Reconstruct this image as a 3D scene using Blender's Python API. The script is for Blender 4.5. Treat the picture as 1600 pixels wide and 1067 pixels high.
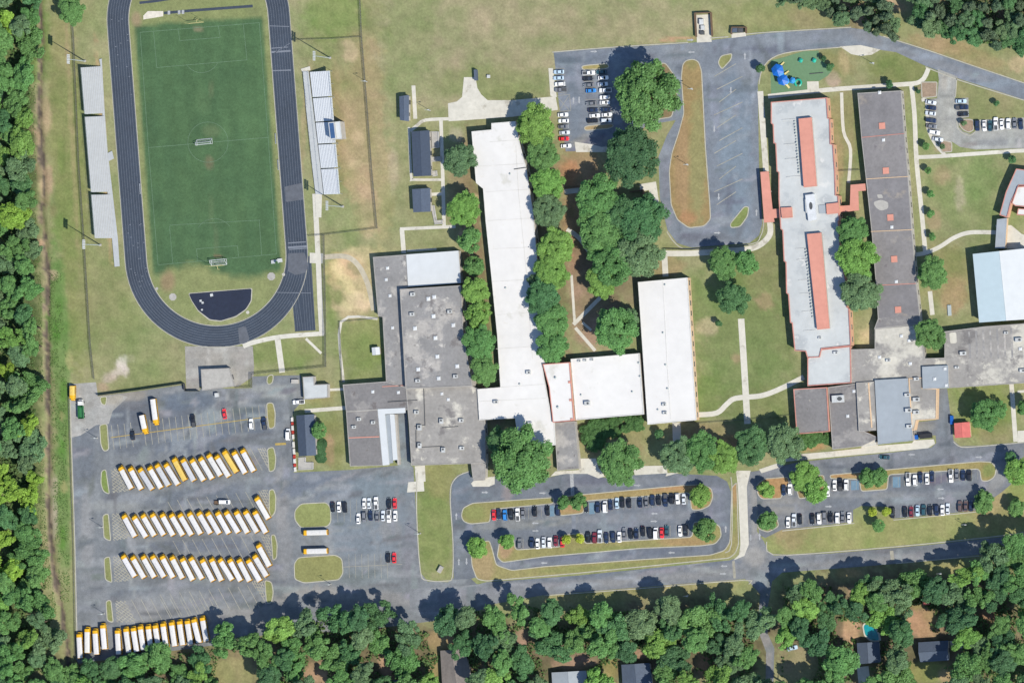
import bpy, bmesh, math, random
import numpy as np
from mathutils import Vector, Matrix
from mathutils.geometry import tessellate_polygon, delaunay_2d_cdt

for o in list(bpy.data.objects): bpy.data.objects.remove(o)
SC = bpy.context.scene
COL = SC.collection
R = math.radians

# ------------------------------------------------------------------ camera
W_PX, H_PX, MPP = 1600.0, 1067.0, 0.28        # survey picture size and metres per picture pixel
DIST, TILT = 2600.0, R(17.5)
LENS = 36.0 * DIST / (W_PX * MPP)
cam_d = bpy.data.cameras.new('camera'); cam_d.lens = LENS; cam_d.sensor_width = 36; cam_d.sensor_fit = 'HORIZONTAL'
cam_d.clip_start = 10; cam_d.clip_end = 20000
cam = bpy.data.objects.new('camera', cam_d); COL.objects.link(cam)
CAM = Vector((DIST * math.sin(TILT), 0, DIST * math.cos(TILT)))
cam.location = CAM; cam.rotation_euler = (0, TILT, 0)
SC.camera = cam
FWD = Vector((-math.sin(TILT), 0, -math.cos(TILT))); RGT = Vector((math.cos(TILT), 0, -math.sin(TILT))); UPV = Vector((0, 1, 0))

def P(px, py, z=0.0):
    """plan survey: picture point -> place on the level z"""
    k = 36.0 / LENS / W_PX
    d = FWD + RGT * ((px - 800.0) * k) + UPV * ((533.5 - py) * k)
    t = (z - CAM.z) / d.z
    return Vector((CAM.x + d.x * t, CAM.y + d.y * t, z))

# ------------------------------------------------------------------ light
SUN_EL, SUN_AZ = 46.7, 120.0
world = bpy.data.worlds.new('World'); SC.world = world; world.use_nodes = True
wn = world.node_tree.nodes; wl = world.node_tree.links
sky = wn.new('ShaderNodeTexSky'); sky.sky_type = 'NISHITA'; sky.sun_disc = False
sky.sun_elevation = R(SUN_EL); sky.sun_rotation = R(SUN_AZ); sky.air_density = 1.0; sky.dust_density = 0.2; sky.ozone_density = 2.5
wl.new(sky.outputs[0], wn['Background'].inputs[0]); wn['Background'].inputs[1].default_value = 0.12
sun_d = bpy.data.lights.new('sun', 'SUN'); sun_d.energy = 4.2; sun_d.angle = R(0.53); sun_d.color = (1.0, 0.945, 0.845)
sun = bpy.data.objects.new('sun', sun_d); COL.objects.link(sun)
el, az = R(SUN_EL), R(SUN_AZ)
SUNV = Vector((math.sin(az) * math.cos(el), math.cos(az) * math.cos(el), math.sin(el)))
sun.rotation_euler = (-SUNV).to_track_quat('-Z', 'Y').to_euler(); sun.location = (200, -200, 300)
vs = SC.view_settings
vs.view_transform = 'Standard'; vs.look = 'None'; vs.exposure = 0.83; vs.gamma = 1.0
GAIN = 1.95
SC.render.engine = 'CYCLES'

# ------------------------------------------------------------------ colours and materials
def lin(c):
    c = c / 255.0
    return c / 12.92 if c <= 0.04045 else ((c + 0.055) / 1.055) ** 2.4
def A(r, g, b): return (lin(r) / GAIN, lin(g) / GAIN, lin(b) / GAIN)

MATS = {}
def new_mat(name):
    m = bpy.data.materials.new(name); m.use_nodes = True
    nt = m.node_tree; b = nt.nodes['Principled BSDF']
    MATS[name] = m
    return m, nt, b
def noise_chain(nt, scale, detail=4, rough=0.6, coord='pos'):
    if coord == 'pos':
        g = nt.nodes.new('ShaderNodeNewGeometry'); out = g.outputs['Position']
    else:
        g = nt.nodes.new('ShaderNodeTexCoord'); out = g.outputs['Object']
    n = nt.nodes.new('ShaderNodeTexNoise'); n.inputs['Scale'].default_value = scale
    n.inputs['Detail'].default_value = detail; n.inputs['Roughness'].default_value = rough
    nt.links.new(out, n.inputs['Vector'])
    return n
def mul_noise(nt, col_out, specs):
    """multiply a colour by several noises: (scale, low, high)"""
    cur = col_out
    for sc_, lo, hi in specs:
        n = noise_chain(nt, sc_)
        mr = nt.nodes.new('ShaderNodeMapRange'); mr.inputs['From Min'].default_value = 0.3; mr.inputs['From Max'].default_value = 0.7
        mr.inputs['To Min'].default_value = lo; mr.inputs['To Max'].default_value = hi
        nt.links.new(n.outputs['Fac'], mr.inputs['Value'])
        mx = nt.nodes.new('ShaderNodeVectorMath'); mx.operation = 'SCALE'
        nt.links.new(cur, mx.inputs[0]); nt.links.new(mr.outputs[0], mx.inputs['Scale'])
        cur = mx.outputs[0]
    return cur
def bump(nt, b, scale, strength, dist=0.05):
    n = noise_chain(nt, scale); bp = nt.nodes.new('ShaderNodeBump')
    bp.inputs['Strength'].default_value = strength; bp.inputs['Distance'].default_value = dist
    nt.links.new(n.outputs['Fac'], bp.inputs['Height']); nt.links.new(bp.outputs[0], b.inputs['Normal'])
def M(name, col, rough=0.8, noises=((0.6, 0.88, 1.12), (0.09, 0.9, 1.1)), metal=0.0, spec=0.3, stain=None):
    """plain surface with wear; stain = (colour, scale, threshold)"""
    if name in MATS: return MATS[name]
    m, nt, b = new_mat(name)
    rgb = nt.nodes.new('ShaderNodeRGB'); rgb.outputs[0].default_value = (*col, 1)
    cur = rgb.outputs[0]
    if stain:
        for (sc_col, sscale, thr) in stain:
            n = noise_chain(nt, sscale, 6, 0.65)
            mr = nt.nodes.new('ShaderNodeMapRange'); mr.inputs['From Min'].default_value = thr; mr.inputs['From Max'].default_value = thr + 0.07
            nt.links.new(n.outputs['Fac'], mr.inputs['Value'])
            mx = nt.nodes.new('ShaderNodeMix'); mx.data_type = 'RGBA'
            nt.links.new(mr.outputs[0], mx.inputs[0]); nt.links.new(cur, mx.inputs[6]); mx.inputs[7].default_value = (*sc_col, 1)
            cur = mx.outputs[2]
    cur = mul_noise(nt, cur, noises)
    nt.links.new(cur, b.inputs['Base Color'])
    b.inputs['Roughness'].default_value = rough; b.inputs['Metallic'].default_value = metal
    b.inputs['Specular IOR Level'].default_value = spec
    return m
def M_attr(name, noises, rough=0.9, bumps=None):
    m, nt, b = new_mat(name)
    at = nt.nodes.new('ShaderNodeAttribute'); at.attribute_name = 'col'
    cur = mul_noise(nt, at.outputs['Color'], noises)
    nt.links.new(cur, b.inputs['Base Color']); b.inputs['Roughness'].default_value = rough
    b.inputs['Specular IOR Level'].default_value = 0.2
    if bumps: bump(nt, b, *bumps)
    return m
def M_objcol(name, rough=0.35, metal=0.0, coat=0.0, spec=0.5):
    """paint whose colour belongs to each object"""
    m, nt, b = new_mat(name)
    oi = nt.nodes.new('ShaderNodeObjectInfo')
    cur = mul_noise(nt, oi.outputs['Color'], ((1.3, 0.92, 1.06),))
    nt.links.new(cur, b.inputs['Base Color'])
    b.inputs['Roughness'].default_value = rough; b.inputs['Metallic'].default_value = metal
    b.inputs['Coat Weight'].default_value = coat; b.inputs['Specular IOR Level'].default_value = spec
    return m

M_attr('ground', ((0.9, 0.86, 1.14), (0.22, 0.88, 1.12), (0.035, 0.92, 1.08), (3.0, 0.88, 1.12)), 0.95, (2.0, 0.5, 0.15))
M_attr('asphalt', ((0.03, 0.93, 1.07), (0.11, 0.9, 1.1), (0.45, 0.86, 1.14), (2.2, 0.87, 1.13)), 0.85)
M('kerb', A(196, 192, 176), 0.9)
M('concrete', A(228, 223, 208), 0.9, ((0.5, 0.9, 1.08), (0.08, 0.92, 1.06)), stain=((A(198, 192, 176), 0.15, 0.58),))
M('old_concrete', A(190, 186, 178), 0.9, stain=((A(208, 203, 190), 0.12, 0.55), (A(158, 155, 150), 0.3, 0.62)))
M('white_paint', A(200, 202, 204), 0.8, ((1.2, 0.7, 1.1), (0.2, 0.8, 1.05)))
M('line_paint', A(186, 182, 166), 0.8, ((0.7, 0.75, 1.1), (0.15, 0.8, 1.1)))
M('lane_paint', A(138, 144, 154), 0.8, ((0.4, 0.8, 1.1),))
M('yellow_paint', A(196, 170, 96), 0.8, ((0.9, 0.75, 1.1),))
M('blue_paint', A(120, 150, 170), 0.8)
M('red_paint', A(200, 70, 60), 0.7)
M('turf_line', A(122, 152, 122), 0.9, ((0.8, 0.7, 1.15),))
M('track', A(68, 78, 92), 0.9, ((0.5, 0.9, 1.1), (0.05, 0.85, 1.12)))
M('track_worn', A(106, 110, 118), 0.9, ((0.5, 0.85, 1.15),))
M('track_dark', A(44, 52, 72), 0.9)
M('sand', A(238, 230, 212), 0.95)
M('white_roof', A(244, 241, 236), 0.75, ((0.25, 0.96, 1.03), (0.03, 0.95, 1.04)), stain=((A(226, 223, 214), 0.07, 0.62), (A(234, 226, 212), 0.2, 0.66)))
M('grey_roof', A(158, 156, 154), 0.9, ((0.8, 0.9, 1.1), (0.12, 0.86, 1.12)), stain=((A(186, 181, 174), 0.06, 0.53), (A(132, 128, 126), 0.11, 0.58), (A(208, 203, 194), 0.18, 0.62), (A(120, 114, 112), 0.35, 0.66)))
M('tan_roof', A(171, 167, 161), 0.9, ((0.7, 0.88, 1.1), (0.1, 0.86, 1.12)), stain=((A(212, 207, 194), 0.05, 0.50), (A(142, 138, 135), 0.09, 0.57), (A(226, 220, 204), 0.14, 0.60), (A(128, 124, 122), 0.3, 0.66)))
M('dark_grey_roof', A(141, 138, 137), 0.9, ((0.8, 0.9, 1.1), (0.1, 0.88, 1.1)), stain=((A(164, 160, 156), 0.09, 0.54), (A(118, 112, 110), 0.2, 0.6), (A(184, 176, 164), 0.3, 0.68)))
M('pale_grey_roof', A(212, 215, 213), 0.7, ((0.4, 0.94, 1.05), (0.06, 0.93, 1.05)), stain=((A(192, 196, 196), 0.1, 0.54), (A(224, 224, 220), 0.2, 0.6)))
M('blue_grey_roof', A(172, 180, 186), 0.6, ((0.4, 0.94, 1.05), (0.06, 0.95, 1.05)))
M('pale_metal_roof', A(228, 231, 231), 0.45, ((0.3, 0.96, 1.03),), spec=0.4)
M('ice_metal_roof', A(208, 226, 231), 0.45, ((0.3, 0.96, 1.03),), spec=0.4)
M('coral_roof', A(230, 160, 140), 0.7, ((0.5, 0.94, 1.06), (0.08, 0.92, 1.06)))
M('rose_roof', A(222, 120, 112), 0.7)
M('slate_roof', A(92, 104, 122), 0.8, ((1.0, 0.9, 1.1), (0.15, 0.93, 1.07)))
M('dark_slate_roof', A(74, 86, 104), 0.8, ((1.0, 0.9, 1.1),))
M('brown_roof', A(140, 132, 126), 0.85, ((1.0, 0.88, 1.1), (0.2, 0.9, 1.1)))
M('brick', A(236, 186, 150), 0.85, ((1.5, 0.85, 1.12), (0.2, 0.9, 1.08)))
M('tan_brick', A(240, 206, 168), 0.85, ((1.5, 0.88, 1.1),))
M('rose_coping', A(214, 150, 136), 0.8)
M('pale_wall', A(200, 194, 184), 0.85)
M('white_coping', A(236, 234, 228), 0.7)
M('grey_coping', A(176, 172, 166), 0.8)
M('aluminium', A(200, 203, 203), 0.6, ((0.7, 0.93, 1.06), (0.1, 0.93, 1.05)), spec=0.5)
M('bench_metal', A(210, 213, 214), 0.5, ((0.7, 0.95, 1.05),), spec=0.5)
M('bench_white', A(236, 240, 243), 0.5, ((0.7, 0.95, 1.05),), spec=0.5)
M('galvanised', A(190, 200, 198), 0.5, ((0.8, 0.93, 1.06),), spec=0.5)
M('unit_metal', A(214, 216, 214), 0.55)
M('unit_dark', A(90, 92, 94), 0.6)
M('skylight', A(236, 238, 238), 0.25, spec=0.6)
M('glass', (0.015, 0.02, 0.03), 0.08, ((1.0, 0.9, 1.1),), spec=0.6)
M('rubber', (0.012, 0.012, 0.013), 0.8)
M('black_metal', (0.02, 0.02, 0.022), 0.5)
M('post_metal', (0.10, 0.10, 0.095), 0.6)
M('wood', A(120, 98, 78), 0.9)
M('bark', (0.075, 0.055, 0.04), 0.95, ((3.0, 0.7, 1.2),))
M('dirt_path', A(204, 194, 170), 0.95, ((0.5, 0.85, 1.12), (0.12, 0.88, 1.1)))
M('seam', A(226, 223, 216), 0.8)
M('net', A(225, 230, 228), 0.8)
M('play_rubber', A(116, 150, 112), 0.9, ((0.7, 0.93, 1.07),))
M('play_blue', A(20, 110, 205), 0.4, spec=0.5)
M('play_light_blue', A(60, 160, 230), 0.4, spec=0.5)
M('play_teal', A(40, 190, 160), 0.4, spec=0.5)
M('play_yellow', A(226, 214, 150), 0.5)
M('bin_blue', A(25, 100, 190), 0.5)
M('bin_green', A(60, 130, 80), 0.5)
M('pool_water', (0.01, 0.20, 0.22), 0.08, ((0.6, 0.8, 1.2),), spec=0.6)
M('bus_yellow', A(252, 192, 26), 0.4, ((1.0, 0.95, 1.05),), spec=0.5)
M('red_lamp', (0.4, 0.02, 0.02), 0.4)
M('lamp_glass', A(200, 215, 215), 0.2, spec=0.6)
M('mulch', A(176, 146, 118), 0.95, ((1.0, 0.85, 1.12), (0.2, 0.88, 1.1)))
M_objcol('bus_roof_paint', 0.45, spec=0.4)
M_objcol('car_paint', 0.28, coat=0.5)
# fence fabric: woven wire, half open
m, nt, b = new_mat('chain_link')
tr = nt.nodes.new('ShaderNodeBsdfTransparent'); mx = nt.nodes.new('ShaderNodeMixShader'); mx.inputs[0].default_value = 0.28
b.inputs['Base Color'].default_value = (0.10, 0.10, 0.09, 1); b.inputs['Roughness'].default_value = 0.6
nt.links.new(tr.outputs[0], mx.inputs[1]); nt.links.new(b.outputs[0], mx.inputs[2])
nt.links.new(mx.outputs[0], nt.nodes['Material Output'].inputs[0])
# leaves: colour per tree, spread per leaf clump, thin enough to let some light through
def leaf_mat(name, spread):
    m, nt, b = new_mat(name)
    oi = nt.nodes.new('ShaderNodeObjectInfo'); ge = nt.nodes.new('ShaderNodeNewGeometry')
    at = nt.nodes.new('ShaderNodeAttribute'); at.attribute_name = 'clump'
    mr = nt.nodes.new('ShaderNodeMapRange'); mr.inputs['To Min'].default_value = 1 - spread; mr.inputs['To Max'].default_value = 1 + spread
    nt.links.new(ge.outputs['Random Per Island'], mr.inputs['Value'])
    mr2 = nt.nodes.new('ShaderNodeMapRange'); mr2.inputs['To Min'].default_value = 0.84; mr2.inputs['To Max'].default_value = 1.16
    nt.links.new(at.outputs['Fac'], mr2.inputs['Value'])
    v1 = nt.nodes.new('ShaderNodeVectorMath'); v1.operation = 'SCALE'; nt.links.new(oi.outputs['Color'], v1.inputs[0]); nt.links.new(mr.outputs[0], v1.inputs['Scale'])
    v2 = nt.nodes.new('ShaderNodeVectorMath'); v2.operation = 'SCALE'; nt.links.new(v1.outputs[0], v2.inputs[0]); nt.links.new(mr2.outputs[0], v2.inputs['Scale'])
    nt.links.new(v2.outputs[0], b.inputs['Base Color']); b.inputs['Roughness'].default_value = 0.65; b.inputs['Specular IOR Level'].default_value = 0.25
    tl = nt.nodes.new('ShaderNodeBsdfTranslucent'); nt.links.new(v2.outputs[0], tl.inputs['Color'])
    mx = nt.nodes.new('ShaderNodeMixShader'); mx.inputs[0].default_value = 0.33
    nt.links.new(b.outputs[0], mx.inputs[1]); nt.links.new(tl.outputs[0], mx.inputs[2])
    nt.links.new(mx.outputs[0], nt.nodes['Material Output'].inputs[0])
leaf_mat('leaves', 0.24)

# ------------------------------------------------------------------ mesh helpers
KIDS = {}
def adopt(o, parent):
    if parent: o.parent = parent; KIDS.setdefault(parent.name, []).append(o)
    return o
def link_mesh(name, verts, faces, mat, parent=None, smooth=False):
    me = bpy.data.meshes.new(name); me.from_pydata([tuple(v) for v in verts], [], faces)
    if mat: me.materials.append(MATS[mat])
    if smooth: me.polygons.foreach_set('use_smooth', [True] * len(me.polygons))
    me.update()
    o = bpy.data.objects.new(name, me); COL.objects.link(o)
    return adopt(o, parent)
def share(name, me, parent=None, loc=(0, 0, 0), rz=0.0, scale=None):
    o = bpy.data.objects.new(name, me); COL.objects.link(o)
    o.location = loc; o.rotation_euler = (0, 0, rz)
    if scale: o.scale = scale
    return adopt(o, parent)
def empty(name, loc, rz=0.0):
    o = bpy.data.objects.new(name, None); COL.objects.link(o); o.location = loc; o.rotation_euler = (0, 0, rz)
    o.empty_display_size = 0.5
    return o
def tag(o, label=None, cat=None, group=None, kind=None):
    if label: o['label'] = label
    if cat: o['category'] = cat
    if group: o['group'] = group
    if kind: o['kind'] = kind
    return o
def copy_tree(o, parent=None):
    c = o.copy(); COL.objects.link(c); adopt(c, parent)
    for ch in KIDS.get(o.name, ()): copy_tree(ch, c)
    return c
class MB:
    """collects shapes into one mesh"""
    def __init__(s): s.v = []; s.f = []
    def add(s, vs_, fs_):
        k = len(s.v); s.v += [Vector(v) for v in vs_]; s.f += [tuple(i + k for i in f) for f in fs_]; return s
    def box(s, c, d, rz=0.0, top=1.0):
        x, y, z = d[0] / 2, d[1] / 2, d[2] / 2; ca, sa = math.cos(rz), math.sin(rz); vs_ = []
        for sz, t in ((-1, 1.0), (1, top)):
            for sx, sy in ((-1, -1), (1, -1), (1, 1), (-1, 1)):
                a, b_ = sx * x * t, sy * y * t
                vs_.append((c[0] + a * ca - b_ * sa, c[1] + a * sa + b_ * ca, c[2] + sz * z))
        return s.add(vs_, [(3, 2, 1, 0), (4, 5, 6, 7), (0, 1, 5, 4), (1, 2, 6, 5), (2, 3, 7, 6), (3, 0, 4, 7)])
    def tube(s, p, q, r0, r1=None, n=8):
        r1 = r0 if r1 is None else r1
        p, q = Vector(p), Vector(q); d = (q - p).normalized()
        a = d.orthogonal().normalized(); b_ = d.cross(a); vs_ = []
        for c, r in ((p, r0), (q, r1)):
            for i in range(n):
                t = 2 * math.pi * i / n; vs_.append(c + (a * math.cos(t) + b_ * math.sin(t)) * r)
        fs_ = [(i, (i + 1) % n, n + (i + 1) % n, n + i) for i in range(n)] + [tuple(range(n - 1, -1, -1)), tuple(range(n, 2 * n))]
        return s.add(vs_, fs_)
    def prism(s, pts, z0, z1, top=True, bottom=True, side=True):
        """vertical prism over a plan outline (x, y)"""
        n = len(pts); pts = ccw(pts)
        vs_ = [(p[0], p[1], z0) for p in pts] + [(p[0], p[1], z1) for p in pts]; fs_ = []
        if side: fs_ += [(i, (i + 1) % n, n + (i + 1) % n, n + i) for i in range(n)]
        tri = tris(pts)
        if top: fs_ += [(n + a, n + b_, n + c) for a, b_, c in tri]
        if bottom: fs_ += [(c, b_, a) for a, b_, c in tri]
        return s.add(vs_, fs_)
    def loft(s, rings, caps=True):
        n = len(rings[0]); vs_ = [v for r in rings for v in r]; fs_ = []
        for k in range(len(rings) - 1):
            for i in range(n):
                fs_.append((k * n + i, k * n + (i + 1) % n, (k + 1) * n + (i + 1) % n, (k + 1) * n + i))
        if caps: fs_ += [tuple(range(n - 1, -1, -1)), tuple(range((len(rings) - 1) * n, len(rings) * n))]
        return s.add(vs_, fs_)
    def mesh(s, name, mat, smooth=False):
        me = bpy.data.meshes.new(name); me.from_pydata([tuple(v) for v in s.v], [], s.f)
        me.materials.append(MATS[mat])
        bm = bmesh.new(); bm.from_mesh(me); bmesh.ops.recalc_face_normals(bm, faces=bm.faces); bm.to_mesh(me); bm.free()
        if smooth: me.polygons.foreach_set('use_smooth', [True] * len(me.polygons))
        me.update(); return me
    def obj(s, name, mat, parent=None, smooth=False):
        return share(name, s.mesh(name, mat, smooth), parent)
def area2(pts):
    return sum(pts[i][0] * pts[(i + 1) % len(pts)][1] - pts[(i + 1) % len(pts)][0] * pts[i][1] for i in range(len(pts)))
def ccw(pts): return list(pts) if area2(pts) > 0 else list(pts)[::-1]
def tris(pts):
    t = tessellate_polygon([[Vector((p[0], p[1], 0)) for p in pts]])
    out = []
    for a, b_, c in t:
        ar = (pts[b_][0] - pts[a][0]) * (pts[c][1] - pts[a][1]) - (pts[c][0] - pts[a][0]) * (pts[b_][1] - pts[a][1])
        out.append((a, b_, c) if ar > 0 else (a, c, b_))
    return out
def xy(pts, z=0.0): return [(P(x, y, z).x, P(x, y, z).y) for x, y in pts]
def inset(pts, d):
    """offset a ccw outline inwards by d metres"""
    pts = ccw(pts); n = len(pts); out = []
    for i in range(n):
        a, b_, c = Vector(pts[i - 1]), Vector(pts[i]), Vector(pts[(i + 1) % n])
        e1 = (b_ - a).normalized(); e2 = (c - b_).normalized()
        n1 = Vector((-e1.y, e1.x)); n2 = Vector((-e2.y, e2.x))
        k = max(0.35, 1 + n1.dot(n2)); o = (n1 + n2) / k * d
        out.append((b_.x + o.x, b_.y + o.y))
    return out
def rounded(pts, r=6, n=4):
    out = []; m_ = len(pts)
    for i in range(m_):
        a, b_, c = Vector(pts[i - 1]), Vector(pts[i]), Vector(pts[(i + 1) % m_])
        l1 = min(r, (a - b_).length * 0.45); l2 = min(r, (c - b_).length * 0.45)
        p0 = b_ + (a - b_).normalized() * l1; p2 = b_ + (c - b_).normalized() * l2
        for k in range(n + 1):
            t = k / n; q = p0 * (1 - t) ** 2 + b_ * 2 * t * (1 - t) + p2 * t * t; out.append((q.x, q.y))
    return out
def strip_pts(line, w, closed=False):
    """outline of a band of width w (same units) along a polyline"""
    n = len(line); L, R_ = [], []
    for i in range(n):
        p = Vector(line[i]); d = Vector((0, 0))
        if i > 0: d += (p - Vector(line[i - 1])).normalized()
        if i < n - 1: d += (Vector(line[i + 1]) - p).normalized()
        d.normalize(); nn = Vector((-d.y, d.x)) * w / 2
        if 0 < i < n - 1:
            c = max(0.5, d.dot((p - Vector(line[i - 1])).normalized())); nn /= c
        L.append(p + nn); R_.append(p - nn)
    return [(v.x, v.y) for v in L + R_[::-1]]
def smooth_line(line, n=6):
    out = []
    for i in range(len(line) - 1):
        p0 = Vector(line[max(i - 1, 0)]); p1 = Vector(line[i]); p2 = Vector(line[i + 1]); p3 = Vector(line[min(i + 2, len(line) - 1)])
        for k in range(n):
            t = k / n
            q = 0.5 * ((2 * p1) + (p2 - p0) * t + (2 * p0 - 5 * p1 + 4 * p2 - p3) * t * t + (3 * p1 - p0 - 3 * p2 + p3) * t ** 3)
            out.append((q.x, q.y))
    out.append(tuple(line[-1])); return out
def inside(px, py, poly):
    c = False; j = len(poly) - 1
    for i in range(len(poly)):
        xi, yi = poly[i]; xj, yj = poly[j]
        if (yi > py) != (yj > py) and px < (xj - xi) * (py - yi) / (yj - yi) + xi: c = not c
        j = i
    return c

# ------------------------------------------------------------------ painted sheets of ground
_rs = np.random.RandomState(7); _lat = _rs.rand(64, 64)
def vnoise(x, y):
    xi = np.floor(x).astype(int); yi = np.floor(y).astype(int); fx = x - xi; fy = y - yi
    fx = fx * fx * (3 - 2 * fx); fy = fy * fy * (3 - 2 * fy)
    g = lambda a, b_: _lat[a % 64, b_ % 64]
    return (g(xi, yi) * (1 - fx) + g(xi + 1, yi) * fx) * (1 - fy) + (g(xi, yi + 1) * (1 - fx) + g(xi + 1, yi + 1) * fx) * fy
def fbm(x, y): return (vnoise(x, y) + 0.5 * vnoise(x * 2.1 + 9, y * 2.1 + 5) + 0.25 * vnoise(x * 4.3 + 3, y * 4.3 + 31)) / 1.75
def paint(px, py, base, splats):
    c = np.tile(np.array(A(*base)), (len(px), 1))
    wob = (fbm(px / 9.0, py / 9.0) - 0.5) * 1.5 + (fbm(px / 3.1 + 40, py / 3.1) - 0.5) * 0.7
    for s in splats:
        cx, cy, rx, ry, rot, col, k = s
        ca, sa = math.cos(R(rot)), math.sin(R(rot)); dx, dy = px - cx, py - cy
        u = (dx * ca + dy * sa) / rx; v = (-dx * sa + dy * ca) / ry
        d = np.sqrt(u * u + v * v) + wob * 0.45
        a = np.clip((1.25 - d) / 0.6, 0, 1); a = (a * a * (3 - 2 * a) * k)[:, None]
        c = c * (1 - a) + np.array(A(*col)) * a
    return c
def set_col(me, cols):
    at = me.color_attributes.new('col', 'FLOAT_COLOR', 'POINT')
    at.data.foreach_set('color', np.hstack([cols, np.ones((len(cols), 1))]).astype(np.float32).ravel())
def wear(poly, base, n, seed):
    """patches, tyre polish and sealed streaks of an old asphalt surface"""
    rs = random.Random(seed); xs = [p[0] for p in poly]; ys = [p[1] for p in poly]; out = []
    while len(out) < n:
        x = min(xs) + rs.random() * (max(xs) - min(xs)); y = min(ys) + rs.random() * (max(ys) - min(ys))
        if not inside(x, y, poly): continue
        k = rs.choice((-1, -1, 1, 1, 1)) * (9 + 17 * rs.random()); w_ = rs.random()
        out.append((x, y, 6 + 40 * rs.random() ** 2, 2.2 + 5 * rs.random(), -5 + rs.gauss(0, 9) + (90 if w_ < .22 else 0), tuple(c + k + rs.gauss(0, 2) for c in base), .75))
    return out
def painted_sheet(name, poly, z, base, splats, step=7, mat='asphalt', kind='structure'):
    if mat == 'asphalt': splats = list(splats) + wear(poly, base, int(abs(area2(poly)) / 2 / 600), len(poly)); step = 5
    poly = ccw(poly); n = len(poly)
    xs = [p[0] for p in poly]; ys = [p[1] for p in poly]
    pts = [Vector(p) for p in poly]
    y = min(ys) + step * 0.5
    while y < max(ys):
        x = min(xs) + step * 0.37
        while x < max(xs):
            if inside(x, y, poly): pts.append(Vector((x, y)))
            x += step
        y += step
    v2, _, f2, *_r = delaunay_2d_cdt(pts, [], [list(range(n))], 1, 1e-4)
    px = np.array([v.x for v in v2]); py = np.array([v.y for v in v2])
    o = link_mesh(name, [P(v.x, v.y, z) for v in v2], [tuple(f)[::-1] for f in f2], mat)
    me = o.data
    if me.polygons and me.polygons[0].normal.z < 0: me.flip_normals()
    set_col(me, paint(px, py, base, splats))
    return tag(o, kind=kind)
def flat(name, poly, z, mat, parent=None, thick=0.0, struct=True):
    mb = MB(); mb.prism(xy(poly), z - thick if thick else z, z, bottom=False, side=bool(thick))
    o = mb.obj(name, mat, parent)
    if struct and parent is None: tag(o, kind='structure')
    return o
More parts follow.
